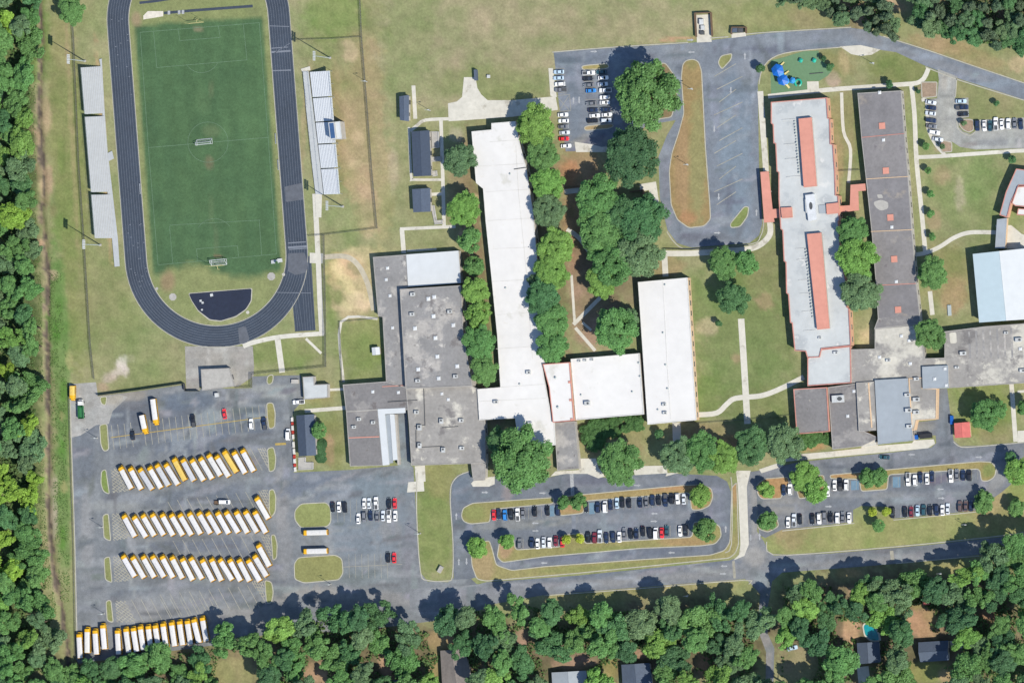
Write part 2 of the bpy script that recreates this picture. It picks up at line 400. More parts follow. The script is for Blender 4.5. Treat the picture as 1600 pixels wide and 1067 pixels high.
# ================================================================== THE SETTING
TAN = (206, 186, 148); DRY = (168, 160, 118); OLIVE = (154, 156, 110); GREEN = (124, 142, 84); LUSH = (104, 142, 70); BROWN = (170, 146, 118); RUST = (182, 146, 108); FLOOR = (120, 108, 84)
DITCH = [(58, -20), (64, 60), (62, 120), (60, 180), (64, 230), (68, 285), (64, 330), (69, 380), (75, 435), (72, 500), (73, 560), (74, 640), (76, 720), (74, 800), (82, 880), (94, 950), (104, 1010), (112, 1090)]
def build_ground():
    stp = 4; nx, ny = int(1720 / stp) + 1, int(1180 / stp) + 1
    gx = np.linspace(-60, 1660, nx); gy = np.linspace(-56, 1124, ny)
    PX, PY = np.meshgrid(gx, gy); px, py = PX.ravel(), PY.ravel()
    S = [
     # broad tones of the lawns
     (700, 60, 260, 110, 0, (164, 158, 120), .9), (640, 40, 40, 120, 10, (140, 150, 98), .6), (800, 190, 60, 60, 0, (150, 146, 102), .6), (760, 130, 90, 30, 0, (138, 146, 94), .6),
     (950, 30, 140, 40, 0, (162, 157, 118), .8), (540, 60, 60, 110, 8, (150, 150, 100), .6), (520, 20, 50, 40, 0, (130, 150, 84), .7), (560, 180, 40, 120, 5, (168, 154, 112), .8),
     (110, 300, 26, 320, -3, (136, 144, 86), .8), (92, 140, 22, 130, -2, (150, 150, 100), .7), (96, 560, 14, 180, -2, (108, 142, 76), .8), (98, 780, 12, 130, -2, (110, 142, 78), .8), (84, 470, 12, 90, 0, (106, 140, 74), .8),
     (85, 200, 20, 60, 0, (140, 146, 92), .6), (170, 480, 44, 120, -12, (146, 148, 100), .9), (215, 560, 70, 45, 0, (148, 152, 104), .9), (60, 60, 20, 80, 0, (120, 146, 78), .7),
     (1165, 530, 80, 140, 0, (126, 140, 86), .95), (1110, 480, 40, 50, 0, (132, 146, 92), .7), (1200, 420, 34, 60, 0, (140, 142, 96), .7), (1100, 620, 30, 40, 0, (124, 142, 80), .7), (1190, 630, 50, 30, 0, (140, 144, 94), .7),
     (1400, 838, 230, 40, -4, (158, 160, 104), .95), (1240, 830, 30, 26, 0, (170, 150, 112), .7), (1560, 800, 50, 34, 0, (164, 152, 106), .7), (1590, 770, 20, 30, 0, (150, 158, 92), .7),
     (1420, 110, 70, 30, 10, (132, 140, 86), .9), (1300, 100, 40, 20, 0, (146, 142, 94), .8), (1540, 150, 60, 40, 15, (150, 150, 104), .9), (1280, 30, 90, 18, 0, (158, 150, 108), .8), (1520, 90, 60, 16, 18, (158, 148, 104), .8), (1180, 30, 60, 30, 0, (140, 148, 92), .6),
     (1510, 310, 60, 75, 0, (142, 150, 100), .95), (1530, 280, 30, 40, 0, (130, 148, 92), .6), (1480, 430, 40, 50, 0, (150, 146, 98), .9), (1490, 460, 20, 30, 0, (172, 150, 110), .7), (1540, 640, 46, 50, 0, (138, 150, 88), .95), (1560, 680, 30, 20, 0, (160, 150, 108), .6),
     (1322, 200, 24, 60, -3, (160, 150, 106), .8), (1345, 200, 10, 60, -3, (132, 148, 90), .7), (1310, 250, 10, 40, 0, (172, 150, 114), .8), (1355, 540, 16, 30, 0, (206, 190, 142), .9),
     (565, 540, 36, 50, 0, (136, 146, 88), .95), (520, 690, 22, 46, 0, (150, 148, 98), .95), (515, 700, 9, 26, 0, (178, 150, 116), .8), (505, 620, 22, 20, 0, (160, 154, 106), .8), (680, 820, 30, 90, 0, (130, 144, 84), .95), (690, 750, 30, 30, 0, (146, 146, 92), .7),
     (440, 550, 60, 24, 0, (134, 146, 88), .9), (520, 450, 12, 70, 0, (136, 146, 88), .8), (1000, 925, 170, 12, -4, (160, 154, 104), .9), (960, 690, 60, 40, 0, (160, 150, 106), .8), (1120, 680, 60, 22, 0, (160, 148, 108), .9),
     (1040, 415, 30, 20, 0, (172, 150, 112), .7), (905, 265, 40, 36, 0, (164, 140, 104), .9),
     # bare places
     (910, 440, 26, 70, -6, (166, 140, 116), .95), (930, 500, 44, 46, 0, (168, 142, 116), .9), (895, 350, 20, 70, 0, (178, 142, 108), .8), (960, 400, 60, 90, 0, (140, 124, 100), .7), (890, 270, 14, 20, 0, (188, 140, 102), .8),
     (850, 400, 34, 200, -5, (136, 124, 94), .8), (742, 430, 18, 200, -4, (138, 118, 90), .8), (725, 290, 26, 70, 0, (150, 134, 100), .7), (730, 310, 22, 7, 0, (210, 186, 140), .9), (712, 210, 12, 12, 0, (190, 178, 150), .8), (730, 365, 14, 10, 0, (196, 164, 134), .8),
     (560, 435, 38, 46, 20, (206, 186, 142), .98), (535, 420, 26, 26, 30, (216, 190, 142), .95), (550, 480, 30, 20, 0, (196, 178, 136), .9), (590, 400, 18, 14, 0, (190, 178, 132), .7), (530, 425, 9, 20, -30, (236, 210, 160), .95), (545, 448, 9, 20, -25, (230, 206, 158), .95), (558, 425, 7, 6, 10, (160, 154, 110), .7), (540, 478, 14, 8, 0, (226, 204, 160), .9), (565, 470, 22, 12, 20, (220, 200, 156), .9), (572, 400, 14, 8, 0, (212, 192, 148), .85), (556, 392, 20, 7, -10, (206, 188, 144), .8), (550, 415, 10, 7, 0, (150, 148, 104), .7), (528, 465, 7, 12, 0, (146, 148, 98), .8),
     (560, 215, 12, 10, 0, (214, 192, 150), .9), (555, 258, 12, 9, -20, (214, 194, 152), .9), (548, 85, 12, 14, 30, (204, 184, 146), .7), (545, 70, 10, 8, 0, (196, 180, 140), .6), (570, 245, 40, 60, 0, (176, 160, 120), .6), (600, 300, 20, 80, 4, (172, 162, 116), .7),
     (575, 330, 24, 40, 0, (180, 162, 124), .7), (560, 290, 20, 30, 0, (190, 168, 128), .6), (615, 265, 8, 40, 0, (182, 174, 140), .5), (520, 150, 8, 60, 4, (172, 152, 116), .6), (475, 200, 6, 100, 6, (176, 160, 122), .8),
     (162, 240, 5, 170, -4, (186, 158, 118), .85), (112, 200, 4, 200, -3, (172, 158, 116), .6), (190, 568, 9, 13, 20, (214, 206, 188), .85), (182, 582, 12, 6, -30, (204, 196, 174), .8), (196, 580, 6, 9, 0, (208, 200, 182), .7), (170, 590, 12, 8, -30, (190, 180, 156), .7), (205, 560, 8, 5, 0, (176, 172, 134), .6), (160, 605, 10, 8, 0, (180, 160, 130), .7), (108, 560, 5, 16, 0, (180, 174, 120), .6),
     (70, 290, 12, 34, 0, (188, 164, 132), .95), (50, 215, 14, 20, 0, (186, 156, 128), .9), (72, 180, 8, 30, 0, (186, 168, 130), .8), (82, 430, 10, 8, 0, (190, 176, 140), .8), (88, 520, 6, 12, 0, (90, 136, 56), .8), (100, 610, 6, 18, 0, (96, 142, 58), .8), (92, 480, 6, 16, 0, (100, 140, 66), .7), (97, 700, 6, 14, 0, (96, 138, 60), .8), (100, 760, 5, 10, 0, (160, 156, 104), .7), (98, 840, 6, 18, 0, (98, 140, 60), .8), (96, 650, 4, 8, 0, (166, 156, 110), .7), (90, 350, 10, 24, 0, (128, 146, 84), .6), (84, 330, 6, 10, 0, (150, 140, 100), .6), (96, 245, 6, 30, 0, (132, 148, 84), .6), (84, 760, 6, 20, 0, (188, 176, 150), .8), (84, 810, 6, 30, 0, (184, 172, 150), .8), (62, 260, 8, 20, 0, (180, 150, 120), .8), (58, 380, 14, 8, 0, (180, 150, 120), .8),
     (1105, 510, 20, 14, 0, (184, 174, 134), .85), (1195, 470, 14, 14, 0, (172, 150, 116), .7), (1150, 560, 8, 8, 0, (176, 150, 116), .5), (1500, 305, 8, 26, 0, (180, 170, 140), .8), (1470, 275, 14, 16, 0, (172, 150, 116), .6), (1458, 345, 14, 16, 0, (176, 156, 120), .7),
     (1302, 125, 10, 14, 0, (188, 168, 144), .9), (1318, 100, 8, 24, 0, (178, 166, 120), .7), (1448, 140, 14, 10, 0, (178, 152, 130), .95), (1470, 230, 10, 8, 0, (168, 152, 122), .9), (1510, 195, 12, 10, 0, (160, 140, 104), .9), (1060, 61, 30, 3, -4, (190, 156, 120), .9), (1340, 15, 30, 14, 30, (188, 158, 124), .9), (1385, 5, 30, 10, 20, (190, 164, 130), .8),
     (1470, 70, 50, 14, 10, (172, 150, 112), .7), (1590, 100, 14, 14, 0, (200, 180, 140), .7), (1560, 20, 30, 20, 0, (180, 152, 126), .7),
     (800, 715, 40, 36, 0, (120, 108, 82), .7), (775, 655, 14, 10, 0, (166, 148, 126), .8), (1265, 698, 24, 7, -4, (196, 156, 112), .95), (1145, 690, 20, 10, 0, (186, 146, 112), .8), (1100, 690, 50, 12, 0, (178, 150, 112), .7),
     # the woods and gardens along the bottom
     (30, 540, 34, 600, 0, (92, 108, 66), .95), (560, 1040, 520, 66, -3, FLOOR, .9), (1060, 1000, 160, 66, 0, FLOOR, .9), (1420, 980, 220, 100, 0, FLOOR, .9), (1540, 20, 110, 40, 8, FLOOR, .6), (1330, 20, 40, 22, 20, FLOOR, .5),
     (365, 1050, 42, 30, 0, (162, 156, 108), .95), (498, 1052, 24, 20, 0, (184, 152, 122), .95), (605, 1040, 12, 30, -20, (192, 158, 130), .95), (690, 1000, 24, 16, 0, (176, 150, 112), .95), (680, 1040, 8, 30, 0, (170, 150, 106), .9), (815, 995, 12, 14, 0, (180, 152, 128), .9), (895, 1035, 32, 12, 0, (178, 148, 124), .9), (953, 1045, 12, 20, 0, (160, 150, 96), .9), (995, 1022, 20, 9, 0, (176, 148, 118), .8), (1100, 1035, 12, 20, 0, (184, 148, 112), .9), (1120, 1055, 20, 10, 0, (160, 156, 96), .8),
     (1255, 1040, 34, 30, 0, (158, 150, 112), .95), (1330, 985, 14, 26, 0, (194, 164, 126), .95), (1440, 975, 30, 24, 10, (188, 154, 118), .95), (1450, 1050, 36, 18, 0, (156, 156, 96), .95), (1480, 1055, 14, 12, 0, (180, 152, 118), .8), (1325, 895, 22, 9, 0, (176, 156, 110), .9), (1480, 888, 60, 10, -4, (160, 156, 102), .95), (1335, 925, 12, 10, 0, (180, 152, 122), .8), (1545, 965, 14, 14, 0, (178, 140, 110), .8), (1435, 940, 14, 12, 0, (150, 146, 90), .7),
    ]
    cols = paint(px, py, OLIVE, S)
    f1 = fbm(px / 16.0 + 3, py / 16.0)[:, None] - 0.5; f2 = fbm(px / 34.0 + 20, py / 34.0 + 7)[:, None] - 0.5; f3 = fbm(px / 5.0, py / 5.0 + 60)[:, None] - 0.5
    cols = cols * (1 + f1 * np.array([.36, .22, .40]) + f2 * np.array([.46, .16, .50]) + f3 * .22)
    t = np.clip((py - 31) / 369.0, -.3, 1.15); ins_ = np.clip((112 - np.abs(px - 310 - 28 * t)) / 4.0, 0, 1) * np.clip((py + 20) / 20, 0, 1) * np.clip((500 - py) / 10, 0, 1)
    cols = cols * (1 - .75 * ins_[:, None]) + np.array(A(140, 148, 96)) * (.75 * ins_[:, None])
    # mown stadium turf inside the track: its own darker grass, uneven at the ends
    wob = (fbm(px / 14.0, py / 14.0) - 0.5) * 26
    t = (py - 31) / 369.0; cxl = 310 + 28 * t
    du = np.abs(px - cxl + 0); top = 37 - (px - 203) * 0.07; bot = 441 - (px - 235) * 0.09 - 14 * np.sin((px - 235) / 34.0)
    a = np.clip((103 - du) / 5.0, 0, 1) * np.clip((py - top + wob * .25) / 7.0, 0, 1) * np.clip((bot - py + wob * 0.6) / 14.0, 0, 1)
    turf = np.array(A(76, 106, 73)); turf2 = np.array(A(90, 120, 80))
    band = (fbm(px / 22.0, py / 40.0) * 1.0)[:, None]
    tc = (turf * (1 - band) + turf2 * band) * (1 + 0.035 * np.sign(np.sin((px - 0.076 * py) / 5.2)))[:, None]
    cols = cols * (1 - a[:, None]) + tc * a[:, None]
    S2 = [(310, 46, 8, 4, 0, (150, 140, 112), .7), (330, 140, 3, 16, -8, (118, 122, 90), .4), (327, 255, 7, 11, 0, (132, 118, 94), .55), (330, 330, 5, 26, 0, (106, 122, 86), .35), (337, 380, 4, 30, 0, (110, 120, 88), .35), (340, 400, 7, 3, 0, (150, 118, 94), .5), (318, 160, 12, 20, 0, (100, 126, 86), .35), (262, 440, 12, 16, -30, (162, 140, 108), .85), (213, 30, 8, 12, 0, (172, 150, 120), .8), (395, 16, 14, 8, 0, (116, 124, 84), .5), (330, 205, 14, 10, 0, (110, 124, 88), .5)]
    for s in S2:
        cx, cy, rx, ry, rot, col, k = s
        d = np.sqrt(((px - cx) / rx) ** 2 + ((py - cy) / ry) ** 2) + wob * 0.015
        aa = (np.clip((1.25 - d) / 0.6, 0, 1) * k)[:, None]; cols = cols * (1 - aa) + np.array(A(*col)) * aa
    out_ = np.clip(np.maximum(np.maximum(-px, px - 1600), np.maximum(-py, py - 1067)) / 45.0, 0, 1)[:, None]
    cols = cols * (1 - out_) + np.array(A(128, 136, 90)) * out_
    # drainage ditch: earth bed below the lawn level
    dmin = np.full(len(px), 1e9)
    for (x0, y0), (x1, y1) in zip(DITCH[:-1], DITCH[1:]):
        tt = np.clip(((px - x0) * (x1 - x0) + (py - y0) * (y1 - y0)) / ((x1 - x0) ** 2 + (y1 - y0) ** 2), 0, 1)
        dmin = np.minimum(dmin, np.hypot(px - x0 - tt * (x1 - x0), py - y0 - tt * (y1 - y0)))
    wd = dmin + (fbm(px / 6.0, py / 10.0) - 0.5) * 11 + np.clip(fbm(px / 9.0 + 5, py / 26.0) - 0.5, 0, 1) * 16
    e = np.clip((6.0 - wd) / 3.5, 0, 1)[:, None]; cols = cols * (1 - e) + np.array(A(164, 146, 122)) * e
    e = np.clip((3.6 - wd) / 2.0, 0, 1)[:, None]; cols = cols * (1 - e) + np.array(A(108, 98, 88)) * e
    gz = -0.9 * np.clip((6.0 - dmin) / 4.5, 0, 1)
    k_ = 36.0 / LENS / W_PX
    pts = [P(x, y, 0) for x, y in zip(px, py)]
    vv = [(p.x, p.y, z) for p, z in zip(pts, gz)]
    ff = [(j * nx + i, (j + 1) * nx + i, (j + 1) * nx + i + 1, j * nx + i + 1) for j in range(ny - 1) for i in range(nx - 1)]
    # carry the sheet out to the horizon
    base = len(vv); BIG = 9000.0
    ring = [i for i in range(nx)] + [j * nx + nx - 1 for j in range(1, ny)] + [(ny - 1) * nx + i for i in range(nx - 2, -1, -1)] + [j * nx for j in range(ny - 2, 0, -1)]
    for i in ring:
        x, y, _ = vv[i]; s = BIG / max(abs(x), abs(y)); vv.append((x * s, y * s, 0.0))
    nr = len(ring)
    for q in range(nr): ff.append((ring[q], ring[(q + 1) % nr], base + (q + 1) % nr, base + q))
    cols = np.vstack([cols, np.tile(np.array(A(128, 136, 90)), (nr, 1))])
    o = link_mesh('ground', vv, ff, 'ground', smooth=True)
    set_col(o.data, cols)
    bm = bmesh.new(); bm.from_mesh(o.data)
    bmesh.ops.recalc_face_normals(bm, faces=bm.faces)
    if sum(f.normal.z for f in list(bm.faces)[:50]) < 0: bmesh.ops.reverse_faces(bm, faces=bm.faces)
    bm.to_mesh(o.data); bm.free()
    tag(o, kind='structure')
build_ground()

# ------------------------------------------------------------------ paved areas
LT = (158, 160, 160); MID = (132, 138, 144); DK = (108, 114, 123); WARM = (162, 158, 152)
bus_lot = painted_sheet('bus_parking_lot', [(108, 600), (150, 597), (153, 619), (200, 613), (288, 601), (291, 611), (312, 611), (314, 606), (369, 607), (394, 606), (394, 588), (470, 586), (474, 625), (460, 640), (457, 650), (459, 738), (545, 734), (600, 729), (622, 727), (618, 642), (636, 642), (642, 727), (646, 730), (650, 800), (656, 893), (668, 908), (700, 909), (708, 903), (735, 903), (745, 912), (760, 914), (760, 950), (690, 968), (560, 985), (420, 990), (330, 1008), (123, 1036), (119, 1030), (116, 850)],
    0.03, (133, 137, 140), [
    (240, 650, 90, 26, -7, DK, .9), (300, 625, 60, 16, 0, (108, 118, 130), .8), (210, 690, 50, 20, -8, DK, .7), (330, 690, 90, 22, -10, (108, 116, 128), .85), (395, 650, 40, 26, 0, (110, 118, 128), .8), (360, 632, 40, 18, -30, (166, 166, 164), .9), (320, 655, 30, 14, -32, (150, 158, 160), .8), (285, 690, 26, 9, -50, (150, 156, 160), .75), (430, 612, 40, 12, 0, (160, 162, 158), .9),
    (130, 720, 18, 60, 0, (118, 124, 132), .8), (142, 660, 10, 16, 0, (110, 116, 124), .7), (135, 830, 12, 80, 0, (158, 158, 158), .7), (120, 780, 7, 120, 0, (128, 134, 140), .5), (150, 780, 10, 26, 0, (150, 154, 156), .6), (180, 790, 40, 10, 0, (158, 160, 158), .8), (230, 775, 60, 8, -5, (150, 154, 158), .8), (300, 775, 70, 14, -8, (112, 120, 130), .75), (390, 770, 30, 20, 0, (124, 130, 138), .6), (300, 852, 120, 9, -2, (116, 122, 132), .8), (230, 925, 60, 8, -4, (112, 118, 126), .8), (300, 940, 110, 26, 0, (152, 154, 154), .7), (220, 955, 40, 20, 0, (150, 148, 146), .6), (150, 930, 20, 40, 0, (148, 150, 152), .6), (390, 960, 60, 16, 0, (160, 158, 154), .8), (340, 925, 60, 10, 20, (122, 128, 136), .6), (370, 860, 40, 20, 30, (118, 124, 134), .6), (370, 790, 40, 16, 30, (110, 118, 128), .6),
    (440, 780, 12, 60, 0, (158, 156, 154), .8), (445, 860, 12, 60, 0, (150, 150, 150), .7), (520, 760, 90, 18, -3, (118, 126, 138), .8), (570, 820, 80, 60, 0, (134, 144, 152), .8), (590, 760, 60, 20, 0, (132, 144, 150), .7), (470, 745, 30, 10, 0, (124, 132, 142), .7), (610, 830, 20, 20, 0, (152, 150, 148), .6), (640, 860, 12, 50, 0, (142, 140, 146), .6), (560, 900, 60, 14, 0, (136, 146, 148), .6), (600, 935, 90, 12, 4, (158, 156, 154), .7), (470, 930, 60, 14, -6, (164, 160, 154), .8), (550, 950, 60, 8, -6, (150, 150, 150), .6), (628, 690, 8, 40, 0, (134, 146, 152), .8),
    (200, 620, 30, 8, -8, (172, 164, 152), .7), (340, 612, 20, 6, 0, (150, 154, 158), .5)])
loop_lot = painted_sheet('loop_parking_lot', [(706, 752), (715, 742), (733, 737), (738, 746), (760, 748), (772, 744), (858, 746), (884, 739), (918, 739), (944, 746), (985, 742), (1042, 739), (1120, 743), (1136, 752), (1142, 768), (1141, 850), (1131, 861), (1110, 868), (900, 884), (800, 892), (772, 894), (735, 904), (709, 905), (707, 850), (704, 790)],
    0.034, (124, 130, 138), [(720, 760, 16, 26, 0, (118, 130, 142), .7), (795, 762, 9, 20, 10, (160, 150, 148), .8), (800, 820, 70, 8, -3, (150, 152, 150), .8), (1000, 808, 110, 7, -3, (146, 148, 152), .7), (860, 815, 40, 8, -4, (156, 156, 150), .6), (1120, 800, 14, 50, 0, (126, 130, 142), .7), (1105, 748, 30, 8, 0, (116, 122, 134), .7), (940, 755, 60, 7, -4, (138, 140, 148), .6), (950, 868, 160, 5, -4, (112, 118, 130), .8), (720, 850, 9, 50, 0, (138, 144, 148), .6), (1000, 752, 40, 7, -3, (138, 142, 148), .6), (755, 790, 30, 8, -10, (140, 144, 150), .5)])
access_road = painted_sheet('access_road', [(640, 920), (745, 913), (760, 909), (900, 899), (1140, 875), (1160, 868), (1168, 850), (1166, 760), (1172, 737), (1196, 735), (1184, 770), (1183, 830), (1194, 846), (1200, 860), (1210, 868), (1300, 864), (1450, 851), (1570, 838), (1600, 833), (1600, 856), (1560, 862), (1450, 876), (1330, 886), (1222, 894), (1206, 908), (1203, 930), (1197, 960), (1200, 990), (1210, 1012), (1208, 1090), (1196, 1090), (1197, 1018), (1188, 994), (1185, 960), (1188, 928), (1172, 910), (1164, 904), (1000, 917), (850, 929), (700, 956), (640, 955)],
    0.038, (140, 143, 147), [(1000, 890, 200, 5, -5, (116, 124, 136), .75), (880, 903, 120, 5, -4, (120, 128, 138), .7), (1000, 906, 200, 5, -5, (152, 152, 152), .7), (1400, 860, 160, 5, -5, (120, 124, 130), .7), (1400, 872, 160, 5, -5, (152, 152, 152), .7), (1180, 790, 8, 70, 0, (162, 160, 156), .8), (1178, 870, 20, 14, 0, (168, 166, 162), .9), (1190, 905, 14, 12, 0, (146, 154, 156), .8), (1196, 1020, 10, 80, 0, (158, 154, 150), .8), (780, 918, 60, 10, -6, (140, 142, 148), .6)])
east_lot = painted_sheet('east_parking_lot', [(1172, 737), (1200, 733), (1246, 722), (1300, 716), (1400, 706), (1455, 699), (1463, 692), (1462, 680), (1428, 680), (1428, 660), (1463, 656), (1467, 607), (1480, 607), (1484, 640), (1490, 688), (1500, 697), (1530, 696), (1600, 690), (1600, 712), (1584, 730), (1580, 756), (1566, 768), (1546, 782), (1526, 797), (1480, 802), (1394, 810), (1392, 792), (1346, 790), (1333, 796), (1333, 815), (1300, 819), (1222, 827), (1196, 840), (1186, 836), (1182, 770)],
    0.042, (128, 132, 138), [(1240, 725, 50, 8, -10, (138, 136, 140), .6), (1400, 712, 120, 9, -5, (138, 142, 146), .7), (1475, 650, 10, 40, 0, (128, 136, 142), .6), (1220, 790, 40, 14, 0, (160, 158, 154), .8), (1400, 772, 120, 5, -2, (152, 154, 154), .7), (1330, 785, 60, 9, 0, (124, 130, 138), .6), (1560, 745, 14, 20, 20, (160, 160, 158), .8), (1445, 690, 20, 8, 0, (142, 144, 144), .6), (1440, 668, 20, 10, 0, (150, 150, 144), .6), (1450, 760, 60, 14, 0, (118, 124, 134), .6), (1540, 770, 20, 10, 0, (158, 156, 156), .6)])
north_drive = painted_sheet('north_drive', [(865, 82), (960, 75), (1075, 68), (1200, 52), (1330, 44), (1352, 47), (1380, 58), (1450, 80), (1520, 104), (1600, 131), (1660, 150), (1660, 175), (1600, 156), (1500, 124), (1445, 103), (1400, 82), (1365, 77), (1318, 74), (1240, 80), (1206, 90), (1190, 108), (1184, 130), (1186, 260), (1190, 330), (1191, 350), (1186, 368), (1171, 380), (1080, 387), (1058, 380), (1043, 360), (1031, 310), (1029, 245), (1042, 212), (1056, 188), (1010, 196), (990, 214), (984, 234), (884, 237), (873, 160), (868, 108)],
    0.03, (134, 141, 150), [(1150, 250, 26, 130, -2, (132, 146, 158), .85), (1150, 150, 24, 40, 0, (130, 142, 154), .7), (1070, 80, 30, 14, 0, (148, 152, 156), .7), (940, 90, 60, 8, -4, (122, 130, 142), .8), (895, 160, 12, 60, -4, (124, 134, 146), .7), (1100, 372, 50, 8, 0, (122, 126, 134), .7), (1040, 300, 7, 70, 3, (134, 136, 146), .7), (1250, 60, 80, 12, -5, (142, 148, 154), .7), (1450, 95, 120, 7, 18, (150, 152, 156), .6), (1170, 110, 20, 20, 0, (148, 152, 158), .6), (975, 185, 20, 14, 0, (146, 146, 150), .7), (925, 222, 30, 10, 0, (178, 172, 158), .7), (1350, 55, 30, 8, 10, (148, 150, 154), .6)])
painted_sheet('northeast_parking_lot', [(1465, 108), (1496, 120), (1494, 128), (1492, 154), (1513, 153), (1514, 183), (1497, 186), (1498, 199), (1505, 206), (1516, 210), (1524, 205), (1524, 188), (1600, 184), (1660, 180), (1660, 236), (1600, 232), (1525, 234), (1500, 230), (1488, 222), (1474, 219), (1466, 224), (1456, 212), (1447, 193), (1446, 156), (1464, 154), (1467, 125)],
    0.034, (172, 172, 166), [(1560, 222, 50, 6, -3, (150, 152, 152), .8), (1480, 190, 10, 40, 0, (182, 180, 170), .6), (1478, 130, 10, 16, 0, (186, 180, 168), .7)])
painted_sheet('service_apron', [(108, 600), (150, 597), (153, 619), (186, 616), (200, 620), (176, 642), (170, 662), (150, 664), (126, 680), (110, 684)], 0.046, (176, 174, 168), [(140, 640, 16, 20, 0, (168, 168, 164), .6), (125, 672, 10, 8, 0, (156, 156, 154), .6), (178, 626, 16, 8, -20, (184, 176, 160), .7)])
painted_sheet('stadium_plaza', [(289, 541), (395, 541), (397, 572), (396, 588), (372, 604), (312, 604), (312, 610), (291, 610)], 0.046, (170, 166, 158), [(310, 580, 16, 24, 0, (160, 158, 152), .7), (380, 565, 16, 20, 0, (172, 166, 158), .7), (340, 555, 40, 8, 0, (178, 172, 162), .6)], mat='asphalt')

# concrete walks (line, width in picture points) and slabs
WALKS = [([(701, 186), (665, 188), (652, 196), (641, 205)], 5), ([(646, 134), (649, 186)], 6), ([(689, 187), (691, 250), (692, 281), (694, 355)], 5.5), ([(639, 199), (641, 250), (643, 278), (648, 281), (691, 281)], 4), ([(673, 304), (692, 303)], 5),
 ([(625, 358), (712, 354)], 5), ([(628, 358), (631, 396)], 7), ([(636, 392), (682, 389)], 3), ([(1035, 396), (1080, 396), (1130, 392), (1170, 389), (1190, 381), (1203, 366), (1203, 347)], 9), ([(1038, 396), (1040, 432)], 9), ([(1158, 498), (1162, 560), (1168, 662)], 10),
 ([(1089, 648), (1120, 645), (1136, 631), (1150, 622), (1190, 618), (1222, 606), (1256, 589)], 8), ([(1188, 143), (1197, 268)], 9), ([(1200, 151), (1290, 141), (1400, 133), (1438, 128), (1451, 107)], 7), ([(1424, 132), (1429, 180), (1432, 250), (1440, 330), (1446, 396)], 7), ([(1432, 246), (1475, 244), (1590, 236), (1660, 234)], 6),
 ([(1430, 398), (1447, 395), (1468, 386), (1490, 372), (1512, 364), (1540, 363), (1580, 365), (1605, 372)], 6.5), ([(1453, 455), (1457, 492)], 7), ([(1440, 157), (1448, 160), (1450, 200), (1462, 226), (1478, 244)], 5), ([(1315, 145), (1318, 205), (1329, 234), (1326, 286)], 5),
 ([(492, 303), (497, 400), (500, 470), (503, 522)], 8), ([(506, 521), (440, 526), (400, 534), (380, 541)], 7), ([(433, 524), (441, 582)], 9), ([(478, 529), (502, 552)], 4), ([(590, 498), (533, 503), (537, 597)], 4),
 ([(511, 609), (537, 608)], 4), ([(476, 642), (540, 637)], 6), ([(896, 507), (938, 465)], 6), ([(899, 512), (930, 548)], 5), ([(893, 430), (898, 505)], 4), ([(910, 504), (924, 516)], 4), ([(886, 358), (905, 372), (920, 392)], 7), ([(1057, 660), (1058, 692)], 13), ([(1580, 594), (1587, 690)], 7), ([(882, 300), (908, 297)], 8), ([(1590, 612), (1604, 611)], 4)]
for i, (ln, w) in enumerate(WALKS):
    pts = strip_pts(smooth_line(ln, 4) if len(ln) > 2 else ln, w)
    flat('sidewalk', pts, 0.055 + 0.003 * (i % 7), 'concrete', thick=0.05)
flat('dirt_path', strip_pts(smooth_line([(505, 402), (540, 401), (560, 415), (575, 445), (584, 485)], 5), 8), 0.02, 'dirt_path')
SLABS = [[(700, 162), (714, 159), (722, 152), (725, 121), (743, 121), (746, 138), (752, 148), (762, 157), (800, 157), (868, 151), (872, 172), (800, 183), (701, 190)], [(857, 107), (864, 107), (870, 152), (866, 152), (860, 150)], [(900, 238), (898, 222), (925, 226), (940, 230), (985, 226), (984, 238)],
 [(1150, 735), (1173, 735), (1167, 760), (1170, 850), (1163, 868), (1146, 875), (1155, 866), (1157, 850), (1153, 760)], [(860, 744), (868, 736), (905, 734), (905, 716), (931, 716), (935, 730), (945, 744), (935, 747), (918, 740), (884, 740)], [(990, 735), (1000, 728), (1041, 727), (1043, 739), (992, 742)],
 [(1226, 717), (1253, 709), (1300, 705), (1346, 700), (1346, 684), (1370, 683), (1372, 696), (1425, 692), (1428, 688), (1459, 686), (1461, 693), (1450, 700), (1300, 714), (1228, 721)], [(1312, 73), (1345, 71), (1376, 78), (1362, 86), (1345, 88), (1330, 85)], [(638, 753), (662, 751), (663, 767), (636, 769)], [(648, 728), (664, 727), (665, 752), (650, 753)],
 [(741, 750), (748, 748), (766, 745), (773, 744), (773, 756), (764, 760), (739, 760), (736, 755)], [(1555, 352), (1580, 352), (1604, 372), (1604, 392), (1570, 388)], [(1339, 1042), (1357, 1040), (1363, 1090), (1344, 1090)], [(1484, 1001), (1508, 1000), (1508, 1012), (1486, 1012)], [(1000, 288), (1025, 284), (1030, 318), (1018, 312), (1014, 297), (1000, 300)], [(1062, 738), (1042, 739), (1040, 744)], [(1186, 733), (1222, 721), (1224, 728), (1190, 739)], [(1590, 673), (1608, 672), (1608, 690), (1590, 691)], [(1088, 24), (1109, 23), (1112, 66), (1089, 67)], [(1143, 53), (1165, 51), (1166, 57), (1143, 60)], [(484, 395), (505, 396), (504, 412), (484, 411)]]
for i, s in enumerate(SLABS): flat('concrete_slab' if i not in (0, 10) else 'plaza', s, 0.075 + 0.003 * (i % 5), 'concrete', thick=0.07)

